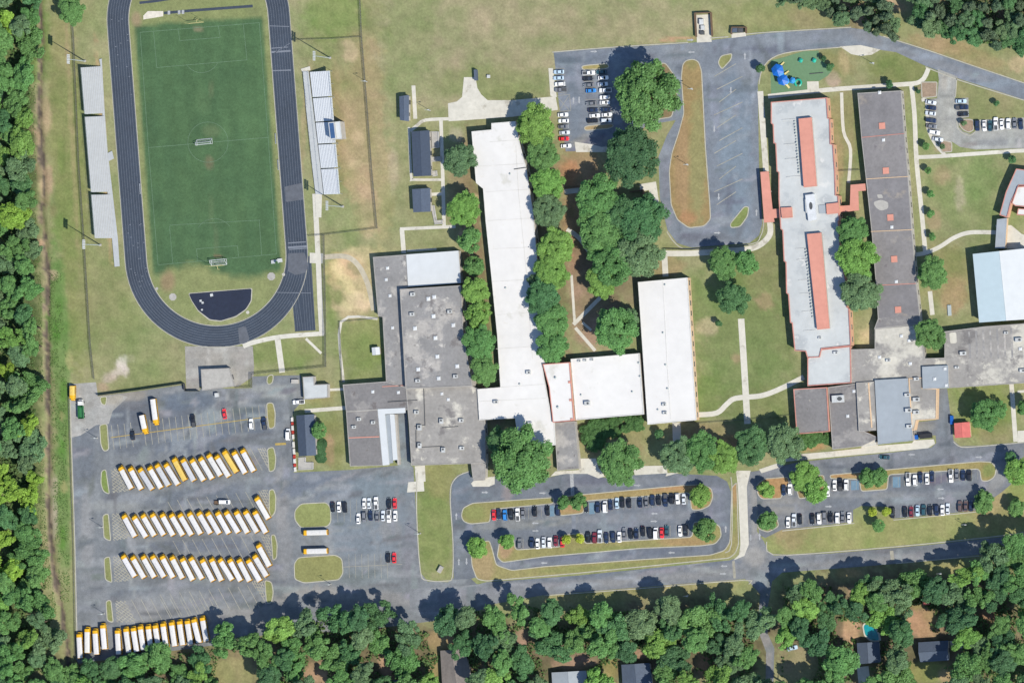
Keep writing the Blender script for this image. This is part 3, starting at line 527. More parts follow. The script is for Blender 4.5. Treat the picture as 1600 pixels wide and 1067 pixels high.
# painted kerb lines along the paving (raised)
KERBS = [[(109, 598), (112, 700), (117, 850), (121, 1030)], [(652, 738), (651, 800), (657, 892), (668, 906), (698, 907), (707, 900), (708, 850), (704, 790), (704, 765), (708, 752), (718, 742), (734, 736)], [(863, 82), (960, 74), (1075, 67)], [(1110, 60), (1138, 58)], [(1166, 54), (1200, 51), (1330, 43)], [(1380, 57), (1450, 79), (1520, 103), (1600, 130), (1650, 147)],
 [(1600, 157), (1500, 126), (1446, 105)], [(1318, 74), (1240, 81), (1207, 91), (1191, 109), (1186, 132)], [(1192, 342), (1193, 352), (1188, 370), (1172, 382), (1080, 389), (1057, 382), (1042, 362)], [(1198, 846), (1208, 866), (1300, 862), (1450, 849), (1570, 836), (1600, 831)], [(850, 930), (1000, 919), (1160, 906), (1170, 912)], [(1222, 829), (1300, 821), (1335, 817)], [(1396, 812), (1480, 804), (1528, 799)], [(1490, 690), (1502, 698), (1530, 697), (1600, 691)], [(1400, 880), (1530, 868)],
 [(1142, 745), (1144, 768), (1143, 850), (1133, 863)], [(984, 236), (992, 216)], [(1524, 206), (1516, 212), (1504, 208), (1496, 199), (1495, 186)], [(1495, 122), (1493, 152)]]
for ln in KERBS:
    mb = MB(); mb.prism(xy(strip_pts(smooth_line(ln, 3), 1.5)), 0.0, 0.14); tag(mb.obj('kerb', 'kerb'), kind='structure')

def island(pts, col, splats=(), r=6, name='grass_island'):
    pts = rounded(pts, r) if r else pts
    mb = MB(); outer = ccw(xy(pts)); inner = inset(outer, 0.42)
    n = len(outer)
    vs_ = [(x, y, 0.0) for x, y in outer] + [(x, y, 0.15) for x, y in outer] + [(x, y, 0.15) for x, y in inner] + [(x, y, 0.05) for x, y in inner]
    fs_ = []
    for i in range(n):
        j = (i + 1) % n
        fs_ += [(i, j, n + j, n + i), (n + i, n + j, 2 * n + j, 2 * n + i), (2 * n + i, 2 * n + j, 3 * n + j, 3 * n + i)]
    g = painted_sheet(name, [(p) for p in pts], 0.115, col, list(splats), step=5, mat='ground')
    k = MB(); k.add(vs_, fs_); k.obj('kerb', 'kerb', g)
    return g
G1 = (148, 152, 98)
ISL = [
 ([(155, 663), (168, 661), (171, 703), (162, 706), (157, 695)], G1), ([(155, 620), (168, 618), (166, 634), (158, 632)], G1), ([(158, 735), (166, 732), (172, 773), (161, 768), (157, 755)], (134, 152, 84)), ([(160, 804), (170, 801), (174, 846), (162, 841)], G1), ([(162, 871), (172, 868), (176, 911), (164, 906)], G1), ([(165, 938), (174, 936), (178, 973), (167, 970)], G1),
 ([(416, 629), (427, 628), (431, 645), (430, 668), (420, 671), (417, 650)], (156, 150, 96)), ([(417, 700), (428, 697), (432, 715), (430, 735), (420, 738)], G1), ([(420, 765), (428, 763), (432, 775), (431, 800), (424, 809), (420, 800)], G1), ([(423, 835), (430, 834), (434, 850), (433, 872), (426, 876)], G1), ([(413, 905), (425, 908), (428, 925), (425, 942), (416, 943)], G1), ([(418, 586), (428, 584), (427, 598), (420, 602), (416, 597)], G1),
 ([(460, 797), (470, 786), (510, 784), (517, 792), (518, 815), (512, 823), (470, 825), (460, 812)], (150, 156, 98)), ([(459, 880), (466, 870), (525, 866), (535, 872), (537, 895), (530, 906), (475, 911), (460, 905)], (152, 152, 98)),
 ([(720, 806), (723, 793), (738, 785), (866, 776), (866, 787), (768, 796), (766, 816), (735, 819), (724, 815)], (158, 152, 100)), ([(873, 775), (1070, 757), (1095, 756), (1112, 762), (1115, 775), (1110, 790), (1095, 797), (1080, 797), (1077, 770), (915, 783), (912, 802), (895, 804), (875, 806), (869, 787)], (172, 152, 104)),
 ([(776, 870), (780, 845), (790, 838), (803, 840), (806, 858), (876, 853), (884, 834), (912, 832), (914, 848), (1081, 838), (1083, 815), (1110, 812), (1126, 822), (1128, 838), (1118, 850), (1095, 853), (1000, 857), (850, 870), (800, 877), (785, 879)], (158, 152, 100)),
 ([(737, 884), (735, 858), (745, 848), (765, 843), (770, 858), (776, 882), (800, 890), (850, 884), (1002, 873), (1110, 866), (1132, 859), (1140, 846), (1143, 760), (1152, 752), (1155, 850), (1150, 864), (1140, 872), (900, 896), (760, 908), (745, 905)], (162, 154, 104)),
 ([(1183, 772), (1182, 756), (1194, 747), (1232, 744), (1234, 757), (1222, 764), (1222, 779), (1190, 780)], (190, 152, 108)), ([(1240, 746), (1288, 741), (1290, 772), (1248, 780)], (160, 140, 100)), ([(1296, 741), (1340, 737), (1384, 733), (1530, 720), (1550, 721), (1558, 731), (1555, 745), (1545, 752), (1533, 752), (1530, 733), (1389, 742), (1387, 765), (1345, 768), (1342, 749), (1297, 748)], (166, 152, 100)), ([(1184, 826), (1183, 806), (1194, 798), (1212, 800), (1218, 822), (1200, 832)], (150, 140, 100)),
 ([(1066, 101), (1072, 94), (1083, 92), (1092, 96), (1097, 111), (1103, 230), (1110, 320), (1111, 343), (1101, 354), (1076, 357), (1058, 344), (1048, 320), (1045, 268), (1049, 240), (1060, 207), (1068, 177), (1064, 121)], (166, 144, 100)),
 ([(1121, 99), (1126, 87), (1145, 83), (1143, 94), (1128, 110)], (150, 150, 98)), ([(1140, 350), (1163, 322), (1171, 323), (1169, 338), (1157, 355), (1142, 357)], (136, 148, 88)),
 ([(908, 104), (914, 102), (950, 99), (953, 106), (945, 109), (910, 110)], (172, 158, 104)), ([(912, 199), (918, 196), (957, 193), (960, 198), (952, 202), (914, 205)], (178, 156, 116)), ([(984, 104), (1040, 98), (1056, 120), (1059, 150), (1050, 184), (1010, 190), (990, 160)], (150, 132, 98))]
ISP = {14: [(740, 802, 20, 14, 0, (144, 152, 92), .7)], 15: [(1050, 762, 40, 6, -4, (190, 150, 108), .8), (890, 790, 20, 12, 0, (176, 144, 108), .8)], 16: [(940, 860, 60, 6, -4, (140, 148, 88), .7), (1070, 846, 40, 8, 0, (180, 150, 108), .8), (790, 860, 12, 14, 0, (184, 152, 120), .8)], 17: [(755, 885, 20, 24, 0, (178, 156, 118), .8), (950, 885, 120, 5, -4, (144, 150, 92), .7), (1148, 770, 6, 30, 0, (184, 148, 106), .8), (1146, 810, 5, 24, 0, (140, 150, 90), .6)], 20: [(1320, 743, 30, 5, 0, (196, 156, 112), .9), (1545, 735, 12, 12, 0, (136, 150, 88), .8)], 22: [(1066, 260, 12, 80, 0, (176, 146, 110), .7), (1090, 250, 14, 100, 0, (154, 152, 104), .8), (1082, 100, 10, 10, 0, (150, 148, 96), .6), (1075, 340, 14, 10, 0, (190, 140, 104), .6)]}
for i, (pts, c) in enumerate(ISL): island(pts, c, ISP.get(i, ()), r=5)
for pts in ([(1439, 128), (1465, 128), (1464, 152), (1440, 154)], [(1466, 224), (1474, 219), (1488, 222), (1488, 238), (1472, 239)], [(1497, 186), (1516, 186), (1522, 188), (1522, 204), (1514, 208), (1505, 204), (1499, 197)]):
    island(pts, (174, 152, 130), r=3, name='planting_bed')

# ------------------------------------------------------------------ markings
def mark(pts_px, w_m, mat, parent, z=0.052, name='stall_line'):
    pts = strip_pts([(P(*p).x, P(*p).y) for p in pts_px], w_m)
    mb = MB(); mb.prism(pts, z, z, bottom=False, side=False); return mb.obj(name, mat, parent)
def cl(x): return 683.5 - (x - 173) * 0.1335
mark([(173, 683.5), (418, 651)], 0.34, 'yellow_paint', bus_lot, 0.06, 'centre_line')
for i in range(25):
    x = 176 + i * 10.0
    if 214 < x < 222: continue
    mark([(x - 2.2, cl(x) - 19), (x + 2.4, cl(x) + 19)], 0.24, 'line_paint', bus_lot)
def diag(rows, x0, x1, ya, yb, sl, step=15.2):
    x = x0
    while x < x1:
        t = (x - x0) / (x1 - x0); y0 = ya + (yb - ya) * t
        mark([(x, y0 - 2), (x + 19, y0 + 33)], 0.24, 'line_paint', bus_lot); x += step
diag(1, 178, 396, 733, 701, 0); diag(2, 184, 404, 804, 797, 0); diag(3, 184, 404, 868, 872, 0)
diag(2, 262, 392, 785, 769, 0); diag(3, 270, 400, 846, 838, 0); diag(4, 250, 400, 930, 915, 0); diag(5, 205, 330, 938, 936, 0)
def hatch(poly, ang, step):
    xs = [p[0] for p in poly]; ys = [p[1] for p in poly]; cx, cy = sum(xs) / len(xs), sum(ys) / len(ys); ca, sa = math.cos(R(ang)), math.sin(R(ang))
    for k in range(-12, 13):
        run = []
        for q in range(-60, 61):
            x = cx + q * ca - k * step * sa; y = cy + q * sa + k * step * ca
            if inside(x, y, poly): run.append((x, y))
        if len(run) > 3: mark([run[0], run[-1]], 0.34, 'line_paint', bus_lot, 0.054 + (0.004 if ang < 0 or ang == 8 else 0), 'hatch_line')
for poly in ([(173, 733), (184, 732), (203, 767), (176, 770)], [(174, 802), (186, 801), (205, 840), (177, 845)], [(176, 869), (186, 868), (207, 906), (179, 910)], [(180, 938), (196, 938), (214, 972), (182, 972)]):
    hatch(poly, 35, 3.6); hatch(poly, -40, 5.0)
for poly in ([(402, 700), (416, 698), (420, 737)], [(404, 766), (419, 764), (421, 808)], [(406, 836), (422, 834), (425, 876)], [(392, 908), (412, 904), (414, 940)]):
    hatch(poly, 62, 3.2); hatch(poly, 8, 4.4)
for x in range(545, 612, 10):
    mark([(x, 865), (x + 1, 903)], 0.15, 'line_paint', bus_lot)
    mark([(x - 18, 780), (x - 17, 815)], 0.14, 'line_paint', bus_lot)
mark([(534, 885.5), (628, 881)], 0.18, 'line_paint', bus_lot, 0.056, 'centre_line')
mark([(430, 694), (447, 693)], 1.0, 'yellow_paint', bus_lot, 0.056, 'speed_hump_mark')
def lot_lines(x0, y0, x1, y1, n, ln, parent, tilt=0.0):
    for i in range(n + 1):
        t = i / n; x = x0 + (x1 - x0) * t; y = y0 + (y1 - y0) * t
        mark([(x, y - ln / 2), (x + tilt, y + ln / 2)], 0.13, 'line_paint', parent, 0.056)
lot_lines(776, 806, 866, 798, 9, 17, loop_lot); lot_lines(911, 794, 1074, 779, 18, 17, loop_lot); lot_lines(808, 850, 874, 844, 7, 17, loop_lot); lot_lines(914, 840, 1076, 827, 17, 17, loop_lot)
lot_lines(1228, 767, 1240, 766, 1, 16, east_lot); lot_lines(1300, 760, 1338, 757, 4, 16, east_lot); lot_lines(1394, 753, 1528, 741, 14, 16, east_lot); lot_lines(1226, 815, 1331, 808, 11, 16, east_lot); lot_lines(1398, 801, 1522, 790, 13, 16, east_lot)
for i in range(13):
    y = 107 + i * 9.6
    if y < 150 or y > 172: mark([(866 + i, y), (882 + i, y + .5)], 0.12, 'line_paint', north_drive)
for i in range(10):
    y = 109 + i * 9.4; mark([(910 + i * .9, y), (952 + i * .9, y - 1)], 0.12, 'line_paint', north_drive)
for i in range(11): mark([(1116 + (i % 3) * 4, 120 + i * 20), (1150 + (i % 2) * 10, 100 + i * 20)], 0.3, 'line_paint', north_drive, name='bus_bay_line')
for a, b_ in (((871, 152), (889, 172)), ((889, 150), (873, 174)), ((870, 150), (890, 148)), ((873, 175), (891, 173)), ((890, 148), (892, 174))): mark([a, b_], 0.18, 'line_paint', north_drive, 0.058, 'hatch_line')
def arrow(px, py, parent, rz):
    c = P(px, py); mb = MB(); z = 0.058
    pts = [(-1.5, -.28), (.3, -.28), (.3, -.62), (1.5, 0), (.3, .62), (.3, .28), (-1.5, .28)]
    ca, sa = math.cos(rz), math.sin(rz); mb.prism([(c.x + x * ca - y * sa, c.y + x * sa + y * ca) for x, y in pts], z, z, bottom=False, side=False)
    mb.obj('painted_arrow', 'white_paint', parent)
for x, y, p, a in ((758, 769, loop_lot, 0), (848, 770, loop_lot, 0), (836, 817, loop_lot, 180), (837, 829, loop_lot, 0), (1022, 802, loop_lot, 180), (1022, 814, loop_lot, 0), (996, 758, loop_lot, 0), (1134, 826, loop_lot, 90), (850, 879, loop_lot, 180), (1049, 863, loop_lot, 180), (713, 806, loop_lot, 90), (1469, 764, east_lot, 180), (1471, 778, east_lot, 0), (1295, 791, east_lot, 0), (1530, 714, east_lot, 0), (1424, 710, east_lot, 180), (896, 157, north_drive, 90), (905, 157, north_drive, -90), (928, 81, north_drive, 0), (1079, 63, north_drive, 0), (1080, 82, north_drive, 180), (1164, 88, north_drive, 90), (1142, 142, north_drive, -90), (1116, 202, north_drive, -90), (1123, 308, north_drive, -90), (1121, 364, north_drive, 0), (1182, 332, north_drive, 90), (717, 877, loop_lot, 90), (729, 877, loop_lot, -90), (1173, 840, access_road, -90), (1187, 838, access_road, 90), (1131, 884, access_road, 180), (1130, 896, access_road, 0)):
    arrow(x, y, p, R(a))
mark([(893, 740), (895, 773)], 1.6, 'white_paint', loop_lot, 0.05, 'crosswalk'); mark([(896, 802), (897, 832)], 1.9, 'lane_paint', loop_lot, 0.05, 'crosswalk'); mark([(1146, 876), (1148, 903)], 1.2, 'line_paint', access_road, 0.056, 'stop_line'); mark([(1393, 860), (1395, 876)], 1.6, 'line_paint', access_road, 0.056, 'crosswalk')
for x, y, w, l, p in ((863, 798, 8, 16, loop_lot), (925, 794, 9, 17, loop_lot), (1336, 758, 12, 14, east_lot), (1401, 753, 12, 16, east_lot)):
    flat('accessible_bay', [(x - w / 2, y - l / 2), (x + w / 2, y - l / 2 - .5), (x + w / 2, y + l / 2), (x - w / 2, y + l / 2 + .5)], 0.05, 'blue_paint', p)

# ------------------------------------------------------------------ running track and field
C1, C2, RI, RO = Vector((310.0, 31.0)), Vector((338.0, 400.0)), 109.5, 142.5
AX = (C2 - C1).normalized(); NX = Vector((AX.y, -AX.x))
if NX.x < 0: NX = -NX
def stadium(r, n=40):
    pts = []
    for k in range(n + 1):
        t = math.pi * k / n; pts.append(C2 + NX * r * math.cos(t) + AX * r * math.sin(t))
    for k in range(n + 1):
        t = math.pi * k / n; pts.append(C1 - NX * r * math.cos(t) - AX * r * math.sin(t))
    return [(p.x, p.y) for p in pts]
def ring(name, ri, ro, z, mat, parent=None):
    a, b_ = stadium(ri), stadium(ro); n = len(a)
    vs_ = [P(x, y, z) for x, y in a] + [P(x, y, z) for x, y in b_]
    fs_ = [(i, (i + 1) % n, n + (i + 1) % n, n + i) for i in range(n)]
    return MB().add(vs_, fs_).obj(name, mat, parent)
trk = tag(ring('running_track', RI, RO, 0.03, 'track'), kind='structure')
for k in range(9):
    r = RI + 0.5 + k * 3.95; ring('lane_line', r, r + 0.30, 0.046, 'lane_paint', trk)
ring('track_edge', RI - 1.2, RI - 0.1, 0.10, 'kerb', trk); ring('track_edge', RO + 0.1, RO + 1.0, 0.05, 'kerb', trk)
ch = flat('sprint_chute', [(452, 400), (486, 400), (493, 516), (461, 518)], 0.026, 'track', struct=True)
for k in range(9):
    x0 = 453.5 + k * 3.95; mark([(x0 + (0 if k > 1 else 3), 405 if k > 3 else 470 - k * 3), (x0 + 8, 516)], 0.085, 'lane_paint', ch, 0.044, 'lane_line')
for a, b_, w in (((450, 380), (478, 378), .5), ((450, 387), (480, 385), .9), ((452, 390), (480, 388), .4), ((433, 457), (486, 458), .25), ((424, 82), (454, 80), .8), ((424, 76), (450, 74), .4), ((426, 111), (455, 110), .5), ((421, 41), (452, 42), .3), ((429, 83), (453, 68), .2)): mark([a, b_], w, 'lane_paint', trk, 0.05, 'relay_mark')
rsk = random.Random(5)
for i in range(34):
    y = 30 + rsk.random() * 120 if i % 3 == 0 else 350 + rsk.random() * 100
    x = 170 + (y - 38) * 0.076 + 3 + rsk.random() * 26 + (max(0, y - 420) * 0.5)
    mark([(x, y), (x + 1.8, y)], 0.3, 'lane_paint', trk, 0.05, 'relay_mark')
for pts in ([(450, 396), (476, 395), (482, 414), (478, 426), (462, 430), (450, 424)], [(372, 512), (384, 510), (390, 530), (384, 538), (374, 536)], [(445, 292), (472, 286), (474, 312), (447, 316)]):
    flat('worn_crossing', rounded(pts, 2), 0.053, 'track_worn', trk)
flat('jump_apron', rounded([(295, 459), (393, 451), (392, 470), (384, 483), (368, 494), (345, 501), (328, 499), (310, 485), (300, 470)], 3), 0.05, 'track_dark')
k_ = MB(); oo = ccw(xy(rounded([(294, 458), (394.5, 450), (393.5, 470), (385, 484), (369, 495.5), (345, 502.5), (327, 500.5), (309, 486), (299, 470)], 3))); k_.prism(oo, 0.0, 0.04); tag(k_.obj('apron_edge', 'kerb'), kind='structure')
flat('jump_runway', strip_pts([(256, 21), (300, 17), (395, 10)], 4.2), 0.04, 'track'); flat('jump_runway', strip_pts([(218, 5), (245, 2), (280, -4)], 4), 0.04, 'track')
flat('sand_pit', [(224, 25), (231, 18), (255, 18), (255, 26), (224, 31)], 0.05, 'sand', thick=0.04)
for (x, y) in ((262, 20.5), (278, 20), (284, 19.5)): flat('take_off_board', [(x, y - 3), (x + 4, y - 3.3), (x + 4, y + 2.7), (x, y + 3)], 0.06, 'white_paint')
for x, y, r in ((270, 464, 6), (424, 432, 6.5), (443, 429, 2.6), (245, 451, 2.4), (387, 488, 2.8)):
    flat('throwing_pad', [(x + r * math.cos(R(22.5 + 45 * k)), y + r * math.sin(R(22.5 + 45 * k))) for k in range(8)], 0.06, 'old_concrete', thick=0.05)
def fl(pts, w=0.16): return mark(pts, w, 'turf_line', None, 0.03, 'field_line')
FL = [[(219, 51), (405, 36)], [(219, 51), (232, 232), (247, 414)], [(405, 36), (419, 215), (432, 397)], [(247, 414), (432, 397)], [(232, 231), (419, 215)], [(240, 50), (245, 106), (386, 94), (380, 38)], [(278, 45), (281, 64), (344, 59), (341, 41)], [(265, 352), (407, 344)], [(265, 354), (270, 412)], [(405, 344), (409, 399)], [(307, 389), (371, 384)], [(307, 389), (309, 408)], [(371, 384), (373, 402)]]
for i, pts in enumerate(FL):
    f = mark(pts, 0.17, 'turf_line', None, 0.03 + 0.002 * i, 'field_line'); tag(f, kind='structure')
def arc(cx, cy, r, a0, a1, n=28): return [(cx + r * math.cos(R(a0 + (a1 - a0) * k / n)), cy + r * math.sin(R(a0 + (a1 - a0) * k / n))) for k in range(n + 1)]
for i, pts in enumerate((arc(325, 222.5, 31.5, 0, 360), arc(315, 86, 28, 28, 143), arc(335, 372, 30, 213, 323))):
    tag(mark(pts, 0.17, 'turf_line', None, 0.06 + 0.003 * i, 'field_line'), kind='structure')

# playground surface
flat('play_surface', [(1204, 95), (1225, 90), (1244, 84), (1256, 80.6), (1279, 79.6), (1281, 94), (1290, 100), (1298, 106), (1299, 112), (1293, 119), (1280, 127), (1261, 127), (1261, 145), (1205, 148.6)], 0.06, 'play_rubber', thick=0.05)
flat('concrete_slab', [(1261, 128), (1279, 127.5), (1280, 145), (1262, 146)], 0.066, 'concrete', thick=0.05)
# ================================================================== BUILDINGS
_win_frame = MB().box((0, 0.03, 0), (2.2, 0.16, 1.5)).mesh('window', 'grey_coping')
_win_pane = MB().box((-0.53, 0.10, 0), (0.95, 0.08, 1.3)).box((0.53, 0.10, 0), (0.95, 0.08, 1.3)).mesh('pane', 'glass')
_door = MB().box((0, 0.05, 1.05), (1.9, 0.14, 2.1)).mesh('door', 'unit_dark')
_dome = MB().box((0, 0, 0.15), (1.5, 1.5, 0.3)).box((0, 0, 0.42), (1.3, 1.3, 0.24), top=0.7).mesh('skylight', 'skylight')
_unit = MB().box((0, 0, 0.12), (2.1, 1.5, 0.24)).box((0, 0, 0.75), (2.2, 1.6, 1.02)).box((0.35, 0, 1.3), (1.1, 1.1, 0.08)).mesh('rooftop_unit', 'unit_metal')
_fan = MB().tube((0, 0, 0), (0, 0, 0.06), 0.46, n=12).mesh('fan', 'unit_dark')
_vent = MB().tube((0, 0, 0), (0, 0, 0.5), 0.28, n=8).tube((0, 0, 0.5), (0, 0, 0.72), 0.45, 0.2, n=8).mesh('roof_vent', 'galvanised')
_hatch = MB().box((0, 0, 0.25), (1.5, 1.5, 0.5)).box((0, 0, 0.53), (1.6, 1.6, 0.08)).mesh('roof_curb', 'coral_roof')
def volume(root, pts, h, roof, wall, coping, base=0.0, par=0.35, win=0.0, door=None, wing=None):
    o = ccw(xy(pts, h)); n = len(o); ctr = root.location
    loc = [(x - ctr.x, y - ctr.y) for x, y in o]
    w = MB(); w.prism(loc, base, h - 0.02, top=False, bottom=False); wl_ = w.obj('wall', wall, root)
    inn = inset(loc, 0.3)
    r = MB(); r.prism(inn, h - 0.06, h, bottom=False); ro = r.obj('roof', roof, root)
    if par:
        vs_ = [(x, y, h - 0.3) for x, y in inset(loc, -0.06)] + [(x, y, h + par) for x, y in inset(loc, -0.06)] + [(x, y, h + par) for x, y in inn] + [(x, y, h - 0.1) for x, y in inn]
        fs_ = []
        for i in range(n):
            j = (i + 1) % n
            for k in range(3): fs_.append((k * n + i, k * n + j, (k + 1) * n + j, (k + 1) * n + i))
        MB().add(vs_, fs_).obj('parapet', coping, ro)
    if win:
        for i in range(n):
            a, b_ = Vector(loc[i]), Vector(loc[(i + 1) % n]); e = b_ - a; L = e.length
            if L < 7: continue
            k = max(1, int(L / win)); rz = math.atan2(e.y, e.x) + math.pi
            for q in range(k):
                p = a + e * ((q + 0.5) / k)
                if door and (q == k // 2) and i in door: share('door', _door, root, (p.x, p.y, base), rz); continue
                f = share('window', _win_frame, root, (p.x, p.y, base + (h - base) * 0.52), rz); share('pane', _win_pane, f)
    return ro
def building(name, label, cat, at, vols, group=None):
    c = P(*at); root = empty(name, (c.x, c.y, 0)); tag(root, label, cat, group)
    roofs = [volume(root, *v[:5], **(v[5] if len(v) > 5 else {})) for v in vols]
    return root, roofs
def on_roof(root, kind, px, py, h, sx=1.0, sy=None, rz=0.06, mat=None):
    p = P(px, py, h + 0.5); sy = sx if sy is None else sy
    me = {'skylight': _dome, 'rooftop_unit': _unit, 'roof_vent': _vent, 'roof_curb': _hatch}[kind]
    o = share(kind, me, root, (p.x - root.location.x, p.y - root.location.y, h), rz, (sx, sy, min(sx, sy, 1.3)))
    if kind == 'rooftop_unit': share('fan', _fan, o, (0.35, 0, 1.34))
    return o
def slab_on(root, name, pts, z0, z1, mat):
    c = root.location; return MB().prism([(x - c.x, y - c.y) for x, y in xy(pts, z1)], z0, z1).obj(name, mat, root)

# long white school wing with the white-roofed lobby
B1, _ = building('classroom_building', 'long white-roofed school wing between two tree rows', 'building', (800, 430), [
  ([(737, 206), (768, 203), (768, 193), (805, 190), (812, 225), (822, 262), (833, 333), (838, 391), (845, 480), (851, 553), (852, 567), (847, 568), (850, 590), (863, 657), (866, 660), (868, 695), (850, 697), (809, 682), (805, 653), (749, 656), (746, 608), (782, 605), (777, 523), (767, 422), (759, 346), (755, 295), (744, 286)], 4.8, 'white_roof', 'pale_wall', 'white_coping', dict(par=0.12, win=5.5, door=(3, 9, 20)))])
for x, y in ((826, 582), (828, 662), (775, 628)): on_roof(B1, 'rooftop_unit', x, y, 4.8, 0.9)
for ln_ in (((770, 389), (836, 386)), ((777, 492), (846, 487)), ((781, 605), (852, 600)), ((760, 300), (828, 296)), ((765, 222), (811, 219)), ((749, 627), (853, 622)), ((762, 345), (834, 341)), ((769, 440), (841, 436)), ((775, 545), (850, 540)), ((748, 260), (821, 256)), ((806, 228), (810, 300), (822, 420), (832, 560))): slab_on(B1, 'roof_seam', strip_pts(list(ln_), 0.7), 4.8, 4.85, 'seam')
on_roof(B1, 'roof_vent', 797, 272, 4.8); on_roof(B1, 'roof_vent', 812, 600, 4.8); on_roof(B1, 'roof_vent', 790, 450, 4.8)
slab_on(B1, 'roof_step', [(803, 264), (824, 261), (824, 262.3), (803, 265.3)], 4.8, 5.0, 'unit_dark')
B2, _ = building('lobby_building', 'pink-edged white-roofed lobby joined to the long white wing', 'building', (872, 612), [
  ([(848, 569), (890, 566), (897, 657), (864, 660), (858, 605)], 5.9, 'white_roof', 'brick', 'rose_coping', dict(par=0.2)), ([(866, 661), (898, 658), (905, 732), (871, 735)], 3.6, 'grey_roof', 'pale_wall', 'grey_coping', dict(par=0.1))])
for x, y in ((868, 590), (872, 636)): on_roof(B2, 'roof_vent', x, y, 5.9, 1.3)
for y in (597, 625, 655): on_roof(B2, 'roof_curb', 889 + (y - 590) * .06, y, 5.9, 0.6)
B3, _ = building('classroom_building', 'wide white flat-roofed block between the lobby and the eastern white wing', 'building', (948, 604), [
  ([(892, 561), (999, 552), (1006, 647), (900, 656)], 4.3, 'white_roof', 'pale_wall', 'white_coping', dict(par=0.2, win=6, door=(0,)))])
for x, y, s in ((918, 630, 1.1), (905, 564, .6), (914, 563, .6), (925, 562, .6)): on_roof(B3, 'rooftop_unit', x, y, 4.3, s)
for x, y in ((988, 612), (908, 617), (998, 567), (1000, 588)): on_roof(B3, 'roof_vent', x, y, 4.3)
B4, _ = building('classroom_building', 'white-roofed wing with brick east wall beside the green lawn', 'building', (1042, 550), [
  ([(997, 441), (1074, 434), (1088, 656), (1012, 663)], 5.0, 'white_roof', 'tan_brick', 'white_coping', dict(par=0.12, win=4.2, door=(0, 2)))])
for x, y in ((1040, 570), (1043, 607), (1028, 640), (1039, 445), (1036, 520)): on_roof(B4, 'roof_vent', x, y, 5.0)
for x, y in ((1038, 632), (1039, 645)): on_roof(B4, 'rooftop_unit', x, y, 5.0, 0.8)
slab_on(B4, 'roof_ridge', strip_pts([(1036, 440), (1042, 560), (1048, 655)], 0.8), 5.0, 5.1, 'white_coping')

# grey gym complex on the west
B5, _ = building('gym_building', 'big stained grey flat-roofed gym block with white skylights', 'building', (650, 600), [
  ([(583, 402), (635, 398), (638, 449), (625, 452), (633, 604), (604, 604), (598, 495), (591, 494)], 3.6, 'grey_roof', 'pale_wall', 'grey_coping', dict(par=0.15, win=7)),
  ([(635, 398), (716, 392), (720, 442), (638, 448)], 3.9, 'pale_metal_roof', 'pale_wall', 'pale_metal_roof', dict(par=0.08)),
  ([(625, 452), (720, 446), (724, 520), (738, 603), (634, 607)], 6.4, 'grey_roof', 'pale_wall', 'grey_coping', dict(par=0.2)),
  ([(536, 601), (604, 596), (634, 605), (640, 640), (590, 640), (541, 643)], 3.8, 'dark_grey_roof', 'pale_wall', 'grey_coping', dict(par=0.15, win=7)),
  ([(541, 643), (590, 640), (598, 727), (547, 728)], 3.7, 'dark_grey_roof', 'pale_wall', 'grey_coping', dict(par=0.15, win=7)),
  ([(634, 607), (738, 603), (747, 608), (749, 656), (757, 656), (759, 722), (735, 724), (643, 727), (639, 660)], 4.0, 'tan_roof', 'pale_wall', 'grey_coping', dict(par=0.15, win=7, door=(5,))),
  ([(736, 724), (759, 722), (758, 747), (739, 748)], 3.6, 'tan_roof', 'pale_wall', 'grey_coping', dict(par=0.1))])
slab_on(B5, 'canopy_roof', [(590, 639), (633, 637), (633, 645), (601, 647), (608, 726), (598, 727)], 3.3, 4.1, 'pale_metal_roof')
slab_on(B5, 'shed_roof', [(602, 648), (609, 647), (614, 723), (606, 724)], 2.6, 3.2, 'blue_grey_roof')
slab_on(B5, 'shed_roof', [(609, 647), (616, 647), (621, 718), (614, 719)], 2.8, 3.4, 'pale_metal_roof')
slab_on(B5, 'loading_wall', [(617, 647), (619, 647), (624, 726), (621, 726)], 0.0, 2.4, 'pale_wall')
for x, y in ((605, 419), (603, 437), (609, 462), (613, 512)): on_roof(B5, 'skylight', x, y, 3.6, 0.9)
for x, y in ((677, 494), (648, 513), (708, 508), (680, 528), (678, 464), (669, 467), (683, 557), (653, 577), (685, 591), (714, 572)): on_roof(B5, 'skylight', x, y, 6.4, 1.15)
for x, y in ((645, 460), (644, 491), (703, 487), (712, 588), (653, 595)): on_roof(B5, 'rooftop_unit', x, y, 6.4, 0.9)
for x, y in ((582, 612), (622, 613)): on_roof(B5, 'skylight', x, y, 3.8, 0.9)
for x, y in ((583, 660), (561, 655), (553, 667)): on_roof(B5, 'rooftop_unit', x, y, 3.7, 0.8)
for x, y in ((700, 624), (690, 615)): on_roof(B5, 'skylight', x, y, 4.0, 0.9)
for x, y, s in ((651, 644, .9), (690, 658, 1.0), (721, 657, .9), (656, 696, 1.0), (693, 703, 1.0), (722, 700, .9), (656, 668, 1.1)): on_roof(B5, 'rooftop_unit', x, y, 4.0, s, rz=1.57 if s > .95 else 0)
for ln in ([(662, 607), (664, 664), (648, 666)], [(650, 672), (650, 699), (690, 697)], [(606, 628), (652, 625)], [(691, 668), (716, 666)]): slab_on(B5, 'roof_pipe', strip_pts(ln, 0.8), 4.0, 4.25, 'unit_dark')
slab_on(B5, 'roof_joint', strip_pts([(544, 684), (594, 682)], 1.4), 3.7, 3.8, 'coral_roof'); slab_on(B5, 'roof_joint', strip_pts([(597, 604), (634, 602)], 1.0), 3.8, 3.95, 'coral_roof')

